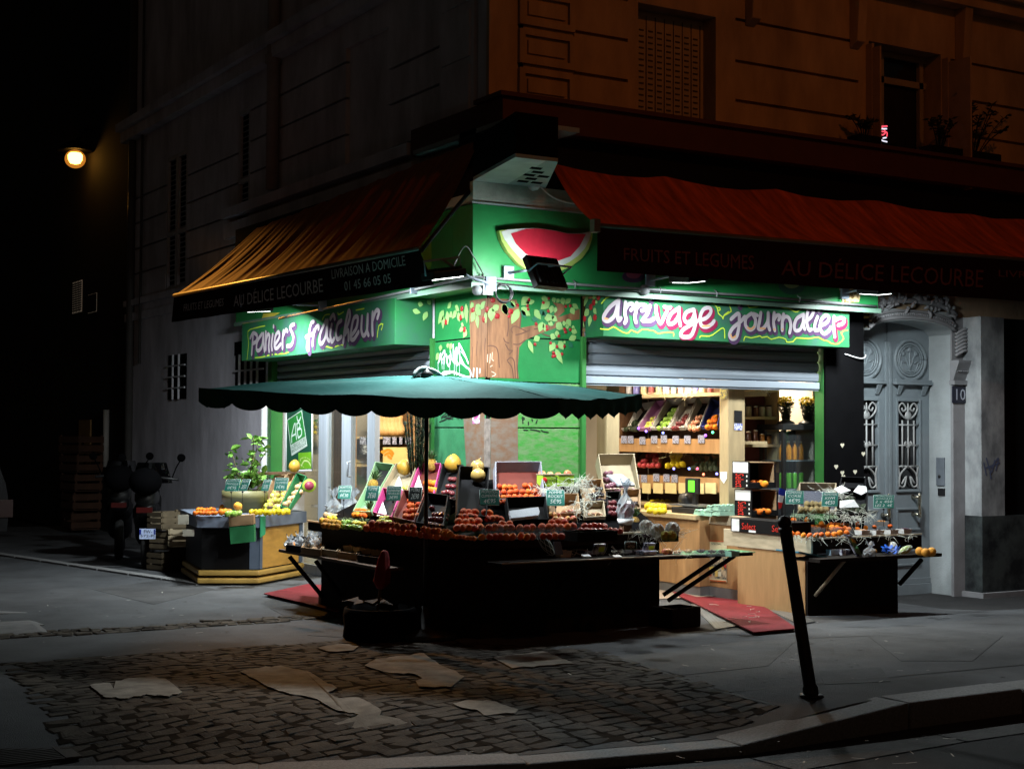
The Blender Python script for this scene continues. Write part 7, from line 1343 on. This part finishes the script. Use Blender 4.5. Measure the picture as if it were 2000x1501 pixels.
s = MB(); s.box(sx1-.0295,sx1,.5,.699,1.2,2.6); s.build('upright', m_ply2, WS)
for py, n in ((813,5),(867,5)):
    z = PY(1490,py,.5).z
    for i in range(n):
        x = lerp(sx0,sx1-.03,(i+.5)/n); h = R.uniform(.10,.15); o = thing('jar', 'dark preserve jar on the wall shelves beside the drinks cabinet', 'jar', (x,.58,z+.001), 'jars on the wall shelves'); s = MB(); s.lathe([(.030,0),(.032,.01),(.032,h*.8),(.026,h*.88)], 12, (x,.58,z+.001)); s.build('glass_body', R.choice([M('dark jar', (.12,.05,.03), .2), M('amber jar', (.35,.14,.03), .2), M('pale jar', (.45,.40,.30), .25)]), o); s = MB(); s.lathe([(.03,h*.881),(.03,h),(.001,h)], 12, (x,.58,z+.001)); s.build('lid', R.choice([m_black, m_brass]), o)
straw([PY(x,y,.55) for x, y in ((1470,755),(1490,757),(1485,760))], 50, .1, 'dried grasses hanging at the top of the wall shelves')
# shelf seen through the side street glazing
bx_ = lambda px, py: PY(px, py, 4.7)
BSH = thing('shelf_unit', 'wooden back wall shelves with squashes seen through the side street glass', 'shelves', bx_(745,900))
a, b = bx_(690,852), bx_(800,852)
for py in (852,905): z = bx_(745,py).z; s = MB(); s.box(a.x,b.x,4.6,5.19,z-.03,z); s.build('shelf', m_ply2, BSH)
s = MB(); s.box(a.x-.03,a.x,4.6,5.19,0,2.5); s.box(b.x,b.x+.03,4.6,5.19,0,2.5); s.build('upright', m_ply, BSH)
z = bx_(745,852).z
for i in range(7): fruit('butternut', V((lerp(bx_(738,850).x,bx_(792,850).x,(i+.5)/7), 4.82, z+.10)), .085, 'pale butternut squash on the back shelf behind the side street glass', 'butternuts on the back shelf', 'squash', (0,0,R.uniform(0,6)))
for i, px in enumerate((704,716,749,763,775,786)): c = bx_(px,859); s = MB(); s.box(c.x-.06,c.x+.06,4.585,4.598,c.z-.05,c.z+.04); tag(s.build('shelf_tag', m_tag), 'small dark chalk tag on the back shelf behind the side glass', 'shelf tag', 'chalk tags on the back shelf')
s = MB(); c0_, c1_ = bx_(738,868), bx_(785,905); s.box(c0_.x,c1_.x,4.55,4.58,c1_.z,c0_.z-.03); o = tag(s.build('fruit_poster', M('poster yellow', (.70,.52,.20), .5)), 'pale yellow poster with an orange fruit sketch inside the side street window', 'poster')
s = MB()
for pts in ([(748,884),(756,878),(764,880),(768,886)],[(752,888),(760,884),(766,890)],[(745,882),(752,880)],[(758,890),(764,895)]): brush(s, [PY(x,y,4.548) for x, y in pts], .03, nR, .003)
s.build('sketch', M('orange ink', (0,0,0)), o)
bk_ = [(.08,.06,.05)]
s = MB(); c0_, c1_ = bx_(693,868), bx_(722,886); s.box(c0_.x,c1_.x,4.5,4.57,c1_.z,c0_.z); tag(s.build('bottle_rack', M('dark rack', (.05,.05,.06), .5, scale=30, col2=(.4,.42,.45), sharp=.8)), 'dark rack of small packets behind the side street door', 'rack')
o = thing('lemon_basket', 'pale pot of lemons and leaves hanging behind the banner glass', 'plant pot', PX(619,845,.6)); c = PX(619,848,.6); s = MB(); s.lathe([(.07,-.16),(.09,0),(.08,0),(.001,-.02)], 14, c); s.build('pot', m_cardc, o); lv = MB()
for i in range(60): p = c+V((R.gauss(0,.07),R.gauss(0,.07),R.uniform(0,.2))); d = V((R.gauss(0,1),R.gauss(0,1),R.gauss(0,1))).normalized()*.06; sd = d.cross(V((0,0,1))).normalized()*.02; lv.face([p, p+d*.5+sd, p+d, p+d*.5-sd])
lv.build('leaves', M('lemon leaf', (0,0,0)), o, fix=False); s = MB()
for i in range(6): s.ball(c+V((R.gauss(0,.06),R.gauss(0,.06),R.uniform(.02,.15))), .035, 8, 6)
s.build('lemons', M('lemon skin', (0,0,0)), o)
# ================================================================== STREET THINGS
def gp_(px, py, dz=0): return onground(px, py, dz)
m_plate = M('checker plate', (.26,.28,.29), .35, metal=.7, scale=6, var=.2)
def ramp_plate(q, label):
    P = [gp_(x, y, .006) for x, y in q]; o = thing('ramp_plate', label, 'ramp plate', P[0], 'checker plates beside the red carpet'); s = MB(); s.prism(P, (0,0,.006)); s.build('plate', m_plate, o); s = MB(); u, v = P[1]-P[0], P[3]-P[0]; nu, nv = int(u.length/.055), int(v.length/.055)
    for i in range(nu):
        for j in range(nv):
            c = P[0]+u*((i+.5)/nu)+v*((j+.5)/nv)+V((0,0,.0135)); d = (u.normalized()+v.normalized()*(1 if (i+j) % 2 else -1)).normalized()*.017; e = V((-d.y,d.x,0)).normalized()*.005; s.face([c-d, c+e, c+d, c-e])
    s.build('raised_pattern', M('worn steel', (.5,.52,.53), .3, metal=.6), o)
ramp_plate([(1462,1172),(1500,1172),(1592,1214),(1560,1219)], 'checker plate strip along the right edge of the red carpet')
ramp_plate([(1350,1180),(1372,1184),(1442,1222),(1398,1229)], 'checker plate strip along the left edge of the red carpet')
m_carp = M('red carpet', (.17,.010,.016), .9, scale=9, var=.25, bump=.5, bscale=220)
def carpet(q, label):
    s = MB(); P = [gp_(x, y, .022) for x, y in q]; s.prism(P, (0,0,.010)); return tag(s.build('red_carpet', m_carp), label, 'carpet', 'red carpets at the shop entrances')
carpet([(1300,1148),(1375,1152),(1450,1166),(1500,1190),(1556,1228),(1472,1236),(1400,1200),(1318,1160)], 'red carpet running out of the street side shop entrance')
carpet([(515,1160),(602,1141),(700,1150),(660,1196),(600,1180)], 'red carpet at the side street entrance beside the corner counter')
s = MB()
for i in range(14): p = gp_(R.uniform(1380,1500), R.uniform(1175,1215), .036); a = R.uniform(0,6.28); d = V((math.cos(a),math.sin(a),0))*R.uniform(.02,.06); s.tube(smoothpts([p-d, p+V((d.y,-d.x,0))*.3, p+d]), .0025, 4)
tag(s.build('straw_scraps', M('shredded paper', (0,0,0)), kind='stuff'), 'thin straw scraps lying on the red carpet', 'straw')
b0 = gp_(1585,1360); dp = depth(b0); t0 = PD(1532,1020,dp+.02); o = thing('bollard', 'dark leaning steel bollard with a ball top standing on the pavement edge', 'bollard', b0); ax = (t0-b0); L_ = ax.length; axn = ax.normalized()
m_bol = M('bollard brown', (.014,.009,.007), .4, scale=12, var=.4, spec=.3)
s = MB(); s.lathe([(.048,-.03),(.048,.06),(.039,.07),(.038,L_-.06),(.042,L_-.055),(.042,L_-.03),(.02,L_-.025)], 20, b0, axn); s.build('post', m_bol, o); s = MB(); s.ball(t0, .043, 18, 12); s.build('ball', m_bol, o); s = MB(); s.lathe([(.075,0),(.07,.012),(.04,.016)], 20, b0+V((0,0,.003)), (0,0,1)); s.build('base_collar', m_bol, o)
# drum, folded parasol, small boxes
bb = gp_(742,1246); DRm = thing('dark_drum', 'low dark round drum with crumpled paper on top at the foot of the stall', 'drum', bb); s = MB(); s.lathe([(.27,0),(.29,.02),(.28,.1),(.29,.19),(.28,.24),(.26,.245),(.25,.2),(.001,.2)], 28, bb); s.build('tub', m_void, DRm)
s = MB()
for i in range(5): c = bb+V((R.uniform(-.15,.1),R.uniform(-.15,.1),.25+R.uniform(0,.03))); a = R.uniform(0,3); s.prism([c, c+V((math.cos(a)*.16,math.sin(a)*.16,.03)), c+V((math.cos(a+.9)*.17,math.sin(a+.9)*.17,.0)), c+V((math.cos(a+1.5)*.09,math.sin(a+1.5)*.09,.02))], (0,0,.004))
s.build('paper', M('brown grey paper', (.09,.07,.06), .9), DRm)
pb_ = PD(738,1188,depth(bb)); pt = PD(752,1074,depth(bb)); o = thing('folded_parasol', 'closed red parasol leaning in the dark drum in front of the side shelf', 'parasol', pb_); ax = (pt-pb_); L_ = ax.length
s = MB(); s.lathe([(.012,-.1),(.012,L_*.5)], 8, pb_, ax); s.build('pole', m_dkwood, o); s = MB(); s.lathe([(.025,L_*.34),(.062,L_*.46),(.058,L_*.6),(.040,L_*.85),(.024,L_*.98),(.010,L_*1.0)], 20, pb_, ax, bump=lambda w, i: 1+.18*math.sin(w*5+i)); s.build('cloth', M('red parasol cloth', (.26,.012,.016), .7, var=.3), o)
def box_thing(name, label, cat, c, w, d, h, mat, yaw=0, group=None, slats=None):
    o = thing(name, label, cat, c, group); c = V(c); ex = V((math.cos(yaw),math.sin(yaw),0)); ey = V((-math.sin(yaw),math.cos(yaw),0)); t = .012; s = MB()
    s.obox(c+V((0,0,.008)), ex*w, ey*d, V((0,0,.006)))
    if slats:
        for k in range(slats):
            z = h*(k+.5)/slats; hh = h/slats*.36
            for sg in (-1, 1): s.obox(c+ey*d*sg+V((0,0,z+.01)), ex*w, ey*t*.5, V((0,0,hh))); s.obox(c+ex*(w+t*.51)*sg+V((0,0,z+.01)), ex*t*.5, ey*d, V((0,0,hh)))
        s.build('slats', mat, o); s = MB()
        for a in (-1, 1):
            for b in (-1, 1): s.obox(c+ex*(w-.02)*a+ey*(d-.02)*b+V((0,0,h/2+.014)), ex*.015, ey*.0135, V((0,0,h/2)))
        s.build('corner_block', mat, o)
    else:
        for sg in (-1, 1): s.obox(c+ey*d*sg+V((0,0,h/2+.015)), ex*w, ey*t*.5, V((0,0,h/2))); s.obox(c+ex*(w-t*.5)*sg+V((0,0,h/2+.015)), ex*t*.5, ey*(d-t*.5-.0005), V((0,0,h/2)))
        s.build('box', mat, o)
    return o
c = gp_(638,1186); c2 = c+V((.1,.0,0)); o = box_thing('printed_carton','small printed carton on the red carpet by the stall foot','carton',c2,.13,.1,.14,m_cardc,.3); s = MB(); ex = V((math.cos(.3),math.sin(.3),0)); ey = V((-ex.y,ex.x,0)); f = lambda u, v: c2-ex*.137+ey*u+V((0,0,v)); blob(s, [f(.05,.03),f(-.02,.03),f(-.02,.07),f(.05,.07)], -ex, .002); blob(s, [f(.03,.09),f(-.03,.09),f(-.03,.12),f(.03,.12)], -ex, .002); s.build('print_mark', m_black, o)
box_thing('fruit_box','low dark empty box on the ground at the right foot of the stall','box',gp_(1338,1226)+V((.0,.12,0)),.16,.12,.15,m_stall,.1)
# crates and scooters in the dark of the side street
m_crw = M('old crate wood', (.09,.068,.04), .8, scale=6, var=.3)
for i, (px, py, z, yaw, l) in enumerate(((330,1112,.0,.35,'old slatted wooden crate beside the parked scooter, bottom of its pile'),(334,1112,.24,.5,'old slatted wooden crate beside the parked scooter, second in its pile'),(330,1112,.47,.3,'old slatted wooden crate beside the parked scooter, top of its pile'),(362,1114,.28,-.2,'pale slatted crate squeezed between the pile and the corner counter'))):
    c = gp_(px, py); c.z += z; box_thing('wooden_crate', l, 'crate', c, .2, .14, .2, m_crw if i < 3 else m_cardc, yaw, None, 3)
c = PD(358,1014,15.6); s = MB(); s.obox(c, RT*.055, FW*.003, UP*.05); tag(s.build('paper_note', M('cream paper', (.50,.47,.38), .8)), 'cream paper square stuck on the crates left of the corner counter', 'paper')
c = PD(368,1040,15.5); s = MB(); s.obox(c, RT*.06, FW*.003, UP*.035); tag(s.build('paper_note', M('cream paper', (0,0,0))), 'wider cream paper strip low on the crates left of the corner counter', 'paper')
c = gp_(366,1114)+V((0,0,.0)); box_thing('fruit_box','dark box under the pale slatted crate beside the corner counter','box',c,.19,.13,.26,m_dark,-.2)
m_scb = M('scooter paint', (.002,.002,.0025), .4, spec=.15); m_tyre = M('tyre rubber', (.008,.008,.008), .8)
def scooter(pos, yaw, label, plate=None):
    o = thing('parked_scooter', label, 'scooter', pos, 'scooters parked in the side street'); P = V(pos); f = V((math.sin(yaw), math.cos(yaw), 0)); r = V((f.y, -f.x, 0)); T = lambda a, b, c: P+r*a+f*b+V((0,0,c))
    for b in (0, 1.3):
        s = MB(); s.tube([T(0,b,.25)+(f*math.cos(t)+V((0,0,1))*math.sin(t))*.2 for t in [2*math.pi*i/24 for i in range(25)]], .055, 10, ends=False); w = s.build('wheel', m_tyre, o); s = MB(); s.lathe([(.05,-.04),(.14,-.03),(.15,0),(.14,.03),(.05,.04)], 20, T(0,b,.25), r); s.build('rim', M('dark alloy', (.08,.08,.085), .4, metal=.7), w)
    s = MB(); s.tube(smoothpts([T(0,-.3,.72), T(0,0,.66), T(0,.35,.55), T(0,.55,.35), T(0,.9,.32), T(0,1.1,.5), T(0,1.15,.95)]), [.06]+[.12]*4+[.17]*4+[.16]*4+[.12]*4+[.09]*4+[.1]*3+[.06], 12); s.tube(smoothpts([T(0,1.2,.9), T(0,1.25,.6), T(0,1.33,.35)]), [.06,.09,.12,.12,.12,.11,.1,.09,.06], 10); s.build('body', m_scb, o)
    s = MB(); s.tube(smoothpts([T(0,-.32,.80), T(0,.0,.83), T(0,.35,.80), T(0,.5,.72)]), [.07,.11,.13,.14,.14,.14,.14,.14,.13,.12,.1,.08,.05], 12); s.build('seat', M('black vinyl', (.005,.005,.005), .5), o)
    s = MB(); s.ball(T(0,-.38,1.02), .19, 18, 12, (1,.9,.85)); s.build('top_case', M('matt black', (.0015,.0015,.0018), .9, spec=.02), o); s = MB(); s.obox(T(0,-.5,.7), r*.09, f*.02, V((0,0,.03))); s.build('tail_light', M('dark red lens', (.03,.002,.002), .3), o)
    s = MB(); s.tube([T(-.33,1.05,1.0), T(-.1,1.15,1.02), T(.1,1.15,1.02), T(.33,1.05,1.0)], .018); s.build('handlebar', m_black, o)
    for sg in (-1, 1):
        s = MB(); s.tube(smoothpts([T(.25*sg,1.08,1.02), T(.3*sg,1.08,1.15), T(.34*sg,1.05,1.22)]), .008); c = T(.36*sg,1.05,1.27); s.lathe([(.001,-.01),(.05,-.008),(.052,.006),(.001,.008)], 16, c, f); s.build('mirror', MATS['matt black'], o)
    s = MB(); s.grid(lambda u, v: T((u-.5)*.5*(1-.3*v), 1.2-.05*v-.06*math.cos((u-.5)*3), .95+.26*v), 10, 6); s.build('windscreen', GLASS('smoked screen', (.05,.05,.055), .08), o)
    if plate:
        c, W, H = plate; s = MB(); s.obox(c, RT*W, FW*.004, UP*H); pl = s.build('number_plate', M('plate reflective', (.42,.50,.72), .4), o); g = lambda u, v: c+RT*W*u+UP*H*v
        s = MB(); text(s, 'FW-', g(-.42,.12), g(.6,.12), g(-.42,.8), g(.6,.8), -FW, .007); text(s, '572-PJ', g(-.85,-.8), g(.9,-.8), g(-.85,-.12), g(.9,-.12), -FW, .007); s.build('plate_characters', m_black, pl); s = MB(); s.obox(g(-.88,.4)-FW*.006, RT*W*.11, FW*.001, UP*H*.5); s.obox(g(.9,.4)-FW*.006, RT*W*.09, FW*.001, UP*H*.5); s.build('blue_band', M('plate blue', (.01,.02,.2), .4), pl)
g1 = gp_(285,1108); scooter(g1, .35, 'dark parked scooter showing its number plate beside the wooden crates', (PD(288,1042,depth(g1)-.62), .09, .058))
g2 = gp_(232,1092); scooter(g2, .3, 'dark parked scooter behind the plated one, with a round top case')
# next building along the side street, dark, with a lamp on its wall
m_unlit = M('unlit wall', (.012,.010,.009), .9, scale=1, var=.2)  # the wall's lack of light is put in as near black colour
NB = thing('neighbour_building', 'dark neighbouring building along the side street with one dim lit window', 'building', (.4,20,0))
s = MB(); s.box(.05,6,11.12,46,-.1,20); s.build('wall', m_unlit, NB)
for a, b, c, d, e, l in ((143,552,160,608,.055,'left'),(173,576,189,608,.03,'right')):
    p, q = PX(a,b,.045), PX(c,d,.045); s = MB(); s.box(.038,.046,q.y,p.y,q.z,p.z); w = s.build('window', EM('dim curtain %s' % l, (.95,.75,.55), e), NB)
    s = MB()
    for i in range(1, 6): y = lerp(q.y,p.y,i/6); s.box(.03,.037,y-.008,y+.008,q.z,p.z)
    for i in range(1, 14): z = lerp(q.z,p.z,i/14); s.box(.0302,.0368,q.y,p.y,z-.012,z+.012)
    s.build('curtain_mesh', m_unlit, w)
p, q = PX(155,820,.03), PX(176,905,.03); s = MB(); s.box(.02,.045,q.y,p.y,q.z,p.z); s.build('door_panel', M('lamplit door', (.30,.17,.06), .7), NB)  # orange lamplight on the doorway is put into its colour
p, q = PX(208,800,.0), PX(216,912,.0); s = MB(); s.tube([(.0,p.y,q.z),(.0,p.y,p.z)], .05, 8); s.build('downpipe', M('pale pipe', (.35,.33,.3), .7), NB)
for i in range(5):
    c = PX(158,1040-i*33,-.35); c.z = .05+i*.3; box_thing('wooden_crate', ('lamplit wooden crate in the tall pile far down the side street, %s' % ('lowest','second from the ground','middle one','second from the top','topmost')[i]), 'crate', c, .22, .28, .27, M('lamplit crate wood', (.05,.02,.009), .8, var=.3), .08*i, None, 2)  # crate wood carries the orange lamplight in its colour
lp = PX(147,306,-.24); SL_ = thing('street_lamp', 'glowing amber street lamp on a wall bracket high over the dark side street', 'street lamp', lp)
s = MB(); s.lathe([(.001,-.13),(.08,-.11),(.115,-.05),(.12,.02),(.09,.06),(.001,.07)], 16, lp); s.build('bulb', EM('amber core', (1,.62,.16), 14), SL_)
s = MB(); s.lathe([(.05,.13),(.30,.10),(.22,.2),(.08,.26),(.001,.27)], 20, lp); s.tube([lp+V((0,0,.25)), lp+V((.2,0,.5)), lp+V((.29,0,.45))], .03); s.build('hood_bracket', m_dark, SL_)
gl = MATS.get('amber shade')
m = GLASS('amber shade', (.95,.7,.4), .02, .0); nt = m.node_tree; e = nt.nodes.new('ShaderNodeEmission'); e.inputs[0].default_value = (1,.38,.05,1); e.inputs[1].default_value = .28; ad = nt.nodes.new('ShaderNodeAddShader'); o_ = nt.nodes['Material Output']; src = o_.inputs[0].links[0].from_socket; nt.links.new(src, ad.inputs[0]); nt.links.new(e.outputs[0], ad.inputs[1]); nt.links.new(ad.outputs[0], o_.inputs[0])
s = MB(); s.ball(lp+V((0,0,-.04)), .17, 20, 14, (1,1,.9)); s.build('shade', m, SL_)
def spot(name, pos, to, watts, col, ang, size, parent=None, blend=.5):
    l = bpy.data.lights.new(name, 'SPOT'); l.energy = watts; l.color = col; l.spot_size = math.radians(ang); l.spot_blend = blend; l.shadow_soft_size = size; o = bpy.data.objects.new(name, l); COL.objects.link(o); o.rotation_euler = (V(to)-V(pos)).to_track_quat('-Z', 'Y').to_euler()
    if parent: o.parent = parent; o.location = V(pos)-WL[parent.name]
    else: o.location = pos
    return o
spot('amber_lamp', lp+V((-.05,-.1,-.28)), (-1.1,5.0,3.1), 3200, (1,.42,.06), 17, .12, SL_, 1.0)
# street lamp across the road (above and behind the frame), lighting the upper front
lo = (2.2,-9.5,10.2); SO = thing('street_lamp', 'sodium street lamp hanging across the road above the view', 'street lamp', lo); s = MB(); s.lathe([(.05,.14),(.3,.08),(.2,.2),(.001,.24)], 16, lo); s.tube([V(lo)+V((0,0,.2)), V(lo)+V((0,-6,.9))], .03); s.build('hood_bracket', m_dark, SO); s = MB(); s.ball(lo, .09, 10, 8); s.build('bulb', EM('amber core', (1,1,1), 1), SO)
spot('sodium_lamp', (2.2,-9.5,10.05), (2.8,0,4.6), 275, (1,.235,.02), 88, .10, SO, 1.0)
# balcony plants, car glint, cable
for px, py, k, l in ((1900,318,1.0,'dark leafless looking shrub on the balcony right of the open window'),(1835,300,.55,'thin dark plant stems in front of the right shutter'),(1688,292,.35,'small dark plant left of the window with the neon reflection')):
    b = PY(px, py, -.2); b.z = 4.575; o = thing('balcony_plant', l, 'plant', b); s = MB(); lv = MB()
    for i in range(int(16*k)+4):
        a = R.uniform(-.5,.5); tip = b+V((R.gauss(0,.30*k), R.uniform(-.12,.12), R.uniform(.25,.62)*k+.12)); pts = smoothpts([b, lerp(b,tip,.5)+V((0,0,.06)), tip]); s.tube(pts, .005, 4)
        for j in range(12): p = pts[-1-(j%3)]; d = V((R.gauss(0,1),R.gauss(0,1),R.uniform(-.2,1))).normalized()*R.uniform(.05,.09); sd = d.cross(V((R.gauss(0,1),1,0))).normalized()*.012; lv.face([p, p+d*.5+sd, p+d, p+d*.5-sd])
    s.build('stems', m_dark, o); lv.build('leaves', M('black green leaf', (.012,.016,.008), .6), o, fix=False); s = MB(); s.box(b.x-.3*k-.05,b.x+.3*k+.05,b.y-.09,b.y+.09,4.575,4.70); s.build('planter', m_dark, o)
cp = G(2,1108); cp = PD(-52,1105,18.5); o = thing('parked_car', 'rear corner of a dark parked car at the far left edge', 'car', (cp.x,cp.y,0)); s = MB(); P_ = V((cp.x,cp.y,0))
def carpt(u, v):
    prof_ = [(-.85,.25),(-.88,.6),(-.82,.9),(-.62,1.4),(.62,1.4),(.82,.9),(.88,.6),(.85,.25)]; t = u*(len(prof_)-1); i = min(int(t), len(prof_)-2); a, b = prof_[i], prof_[i+1]; x = lerp(a[0],b[0],t-i); z = lerp(a[1],b[1],t-i); kk = 1-.12*(1-v)**3; return P_+V((x*kk-.35, v*3.8, .1+z*(.93+.07*min(1,v*3))))
s.smooth = True; s.grid(carpt, 21, 12); s.face([carpt(i/21,0) for i in range(22)]); s.build('body', m_scb, o)
for x in (-.95,.25): s = MB(); s.lathe([(.001,-.1),(.3,-.1),(.32,0),(.3,.1),(.001,.1)], 20, P_+V((x,.8,.32)), (1,0,0)); s.build('wheel', m_tyre, o)
c = P_+V((.37,-.02,.62)); s = MB(); s.obox(c, (.09,0,0), (0,.02,0), (0,0,.11)); s.build('tail_lamp', M('lamp lens', (.02,.006,.004), .3), o)
# ================================================================== WORLD AND RENDER
w = bpy.data.worlds.new('World'); scene.world = w; w.use_nodes = True; nt = w.node_tree; bg = nt.nodes['Background']; sk = nt.nodes.new('ShaderNodeTexSky'); sk.sky_type = 'NISHITA'; sk.sun_disc = False; sk.sun_elevation = math.radians(1.0); sk.sun_rotation = math.radians(200); nt.links.new(sk.outputs[0], bg.inputs[0]); bg.inputs[1].default_value = .0098
scene.view_settings.view_transform = 'Standard'; scene.view_settings.look = 'None'; scene.view_settings.gamma = 1; scene.view_settings.exposure = 0
scene.render.engine = 'CYCLES'; cy = scene.cycles; cy.use_denoising = True; cy.max_bounces = 5; cy.diffuse_bounces = 2; cy.glossy_bounces = 2; cy.transmission_bounces = 4; cy.transparent_max_bounces = 16; cy.caustics_reflective = False; cy.caustics_refractive = False; cy.sample_clamp_indirect = 2.0; cy.sample_clamp_direct = 0; cy.use_light_tree = True
try: cy.denoiser = 'OPENIMAGEDENOISE'; cy.denoising_input_passes = 'RGB_ALBEDO_NORMAL'; cy.denoising_prefilter = 'ACCURATE'
except Exception: pass
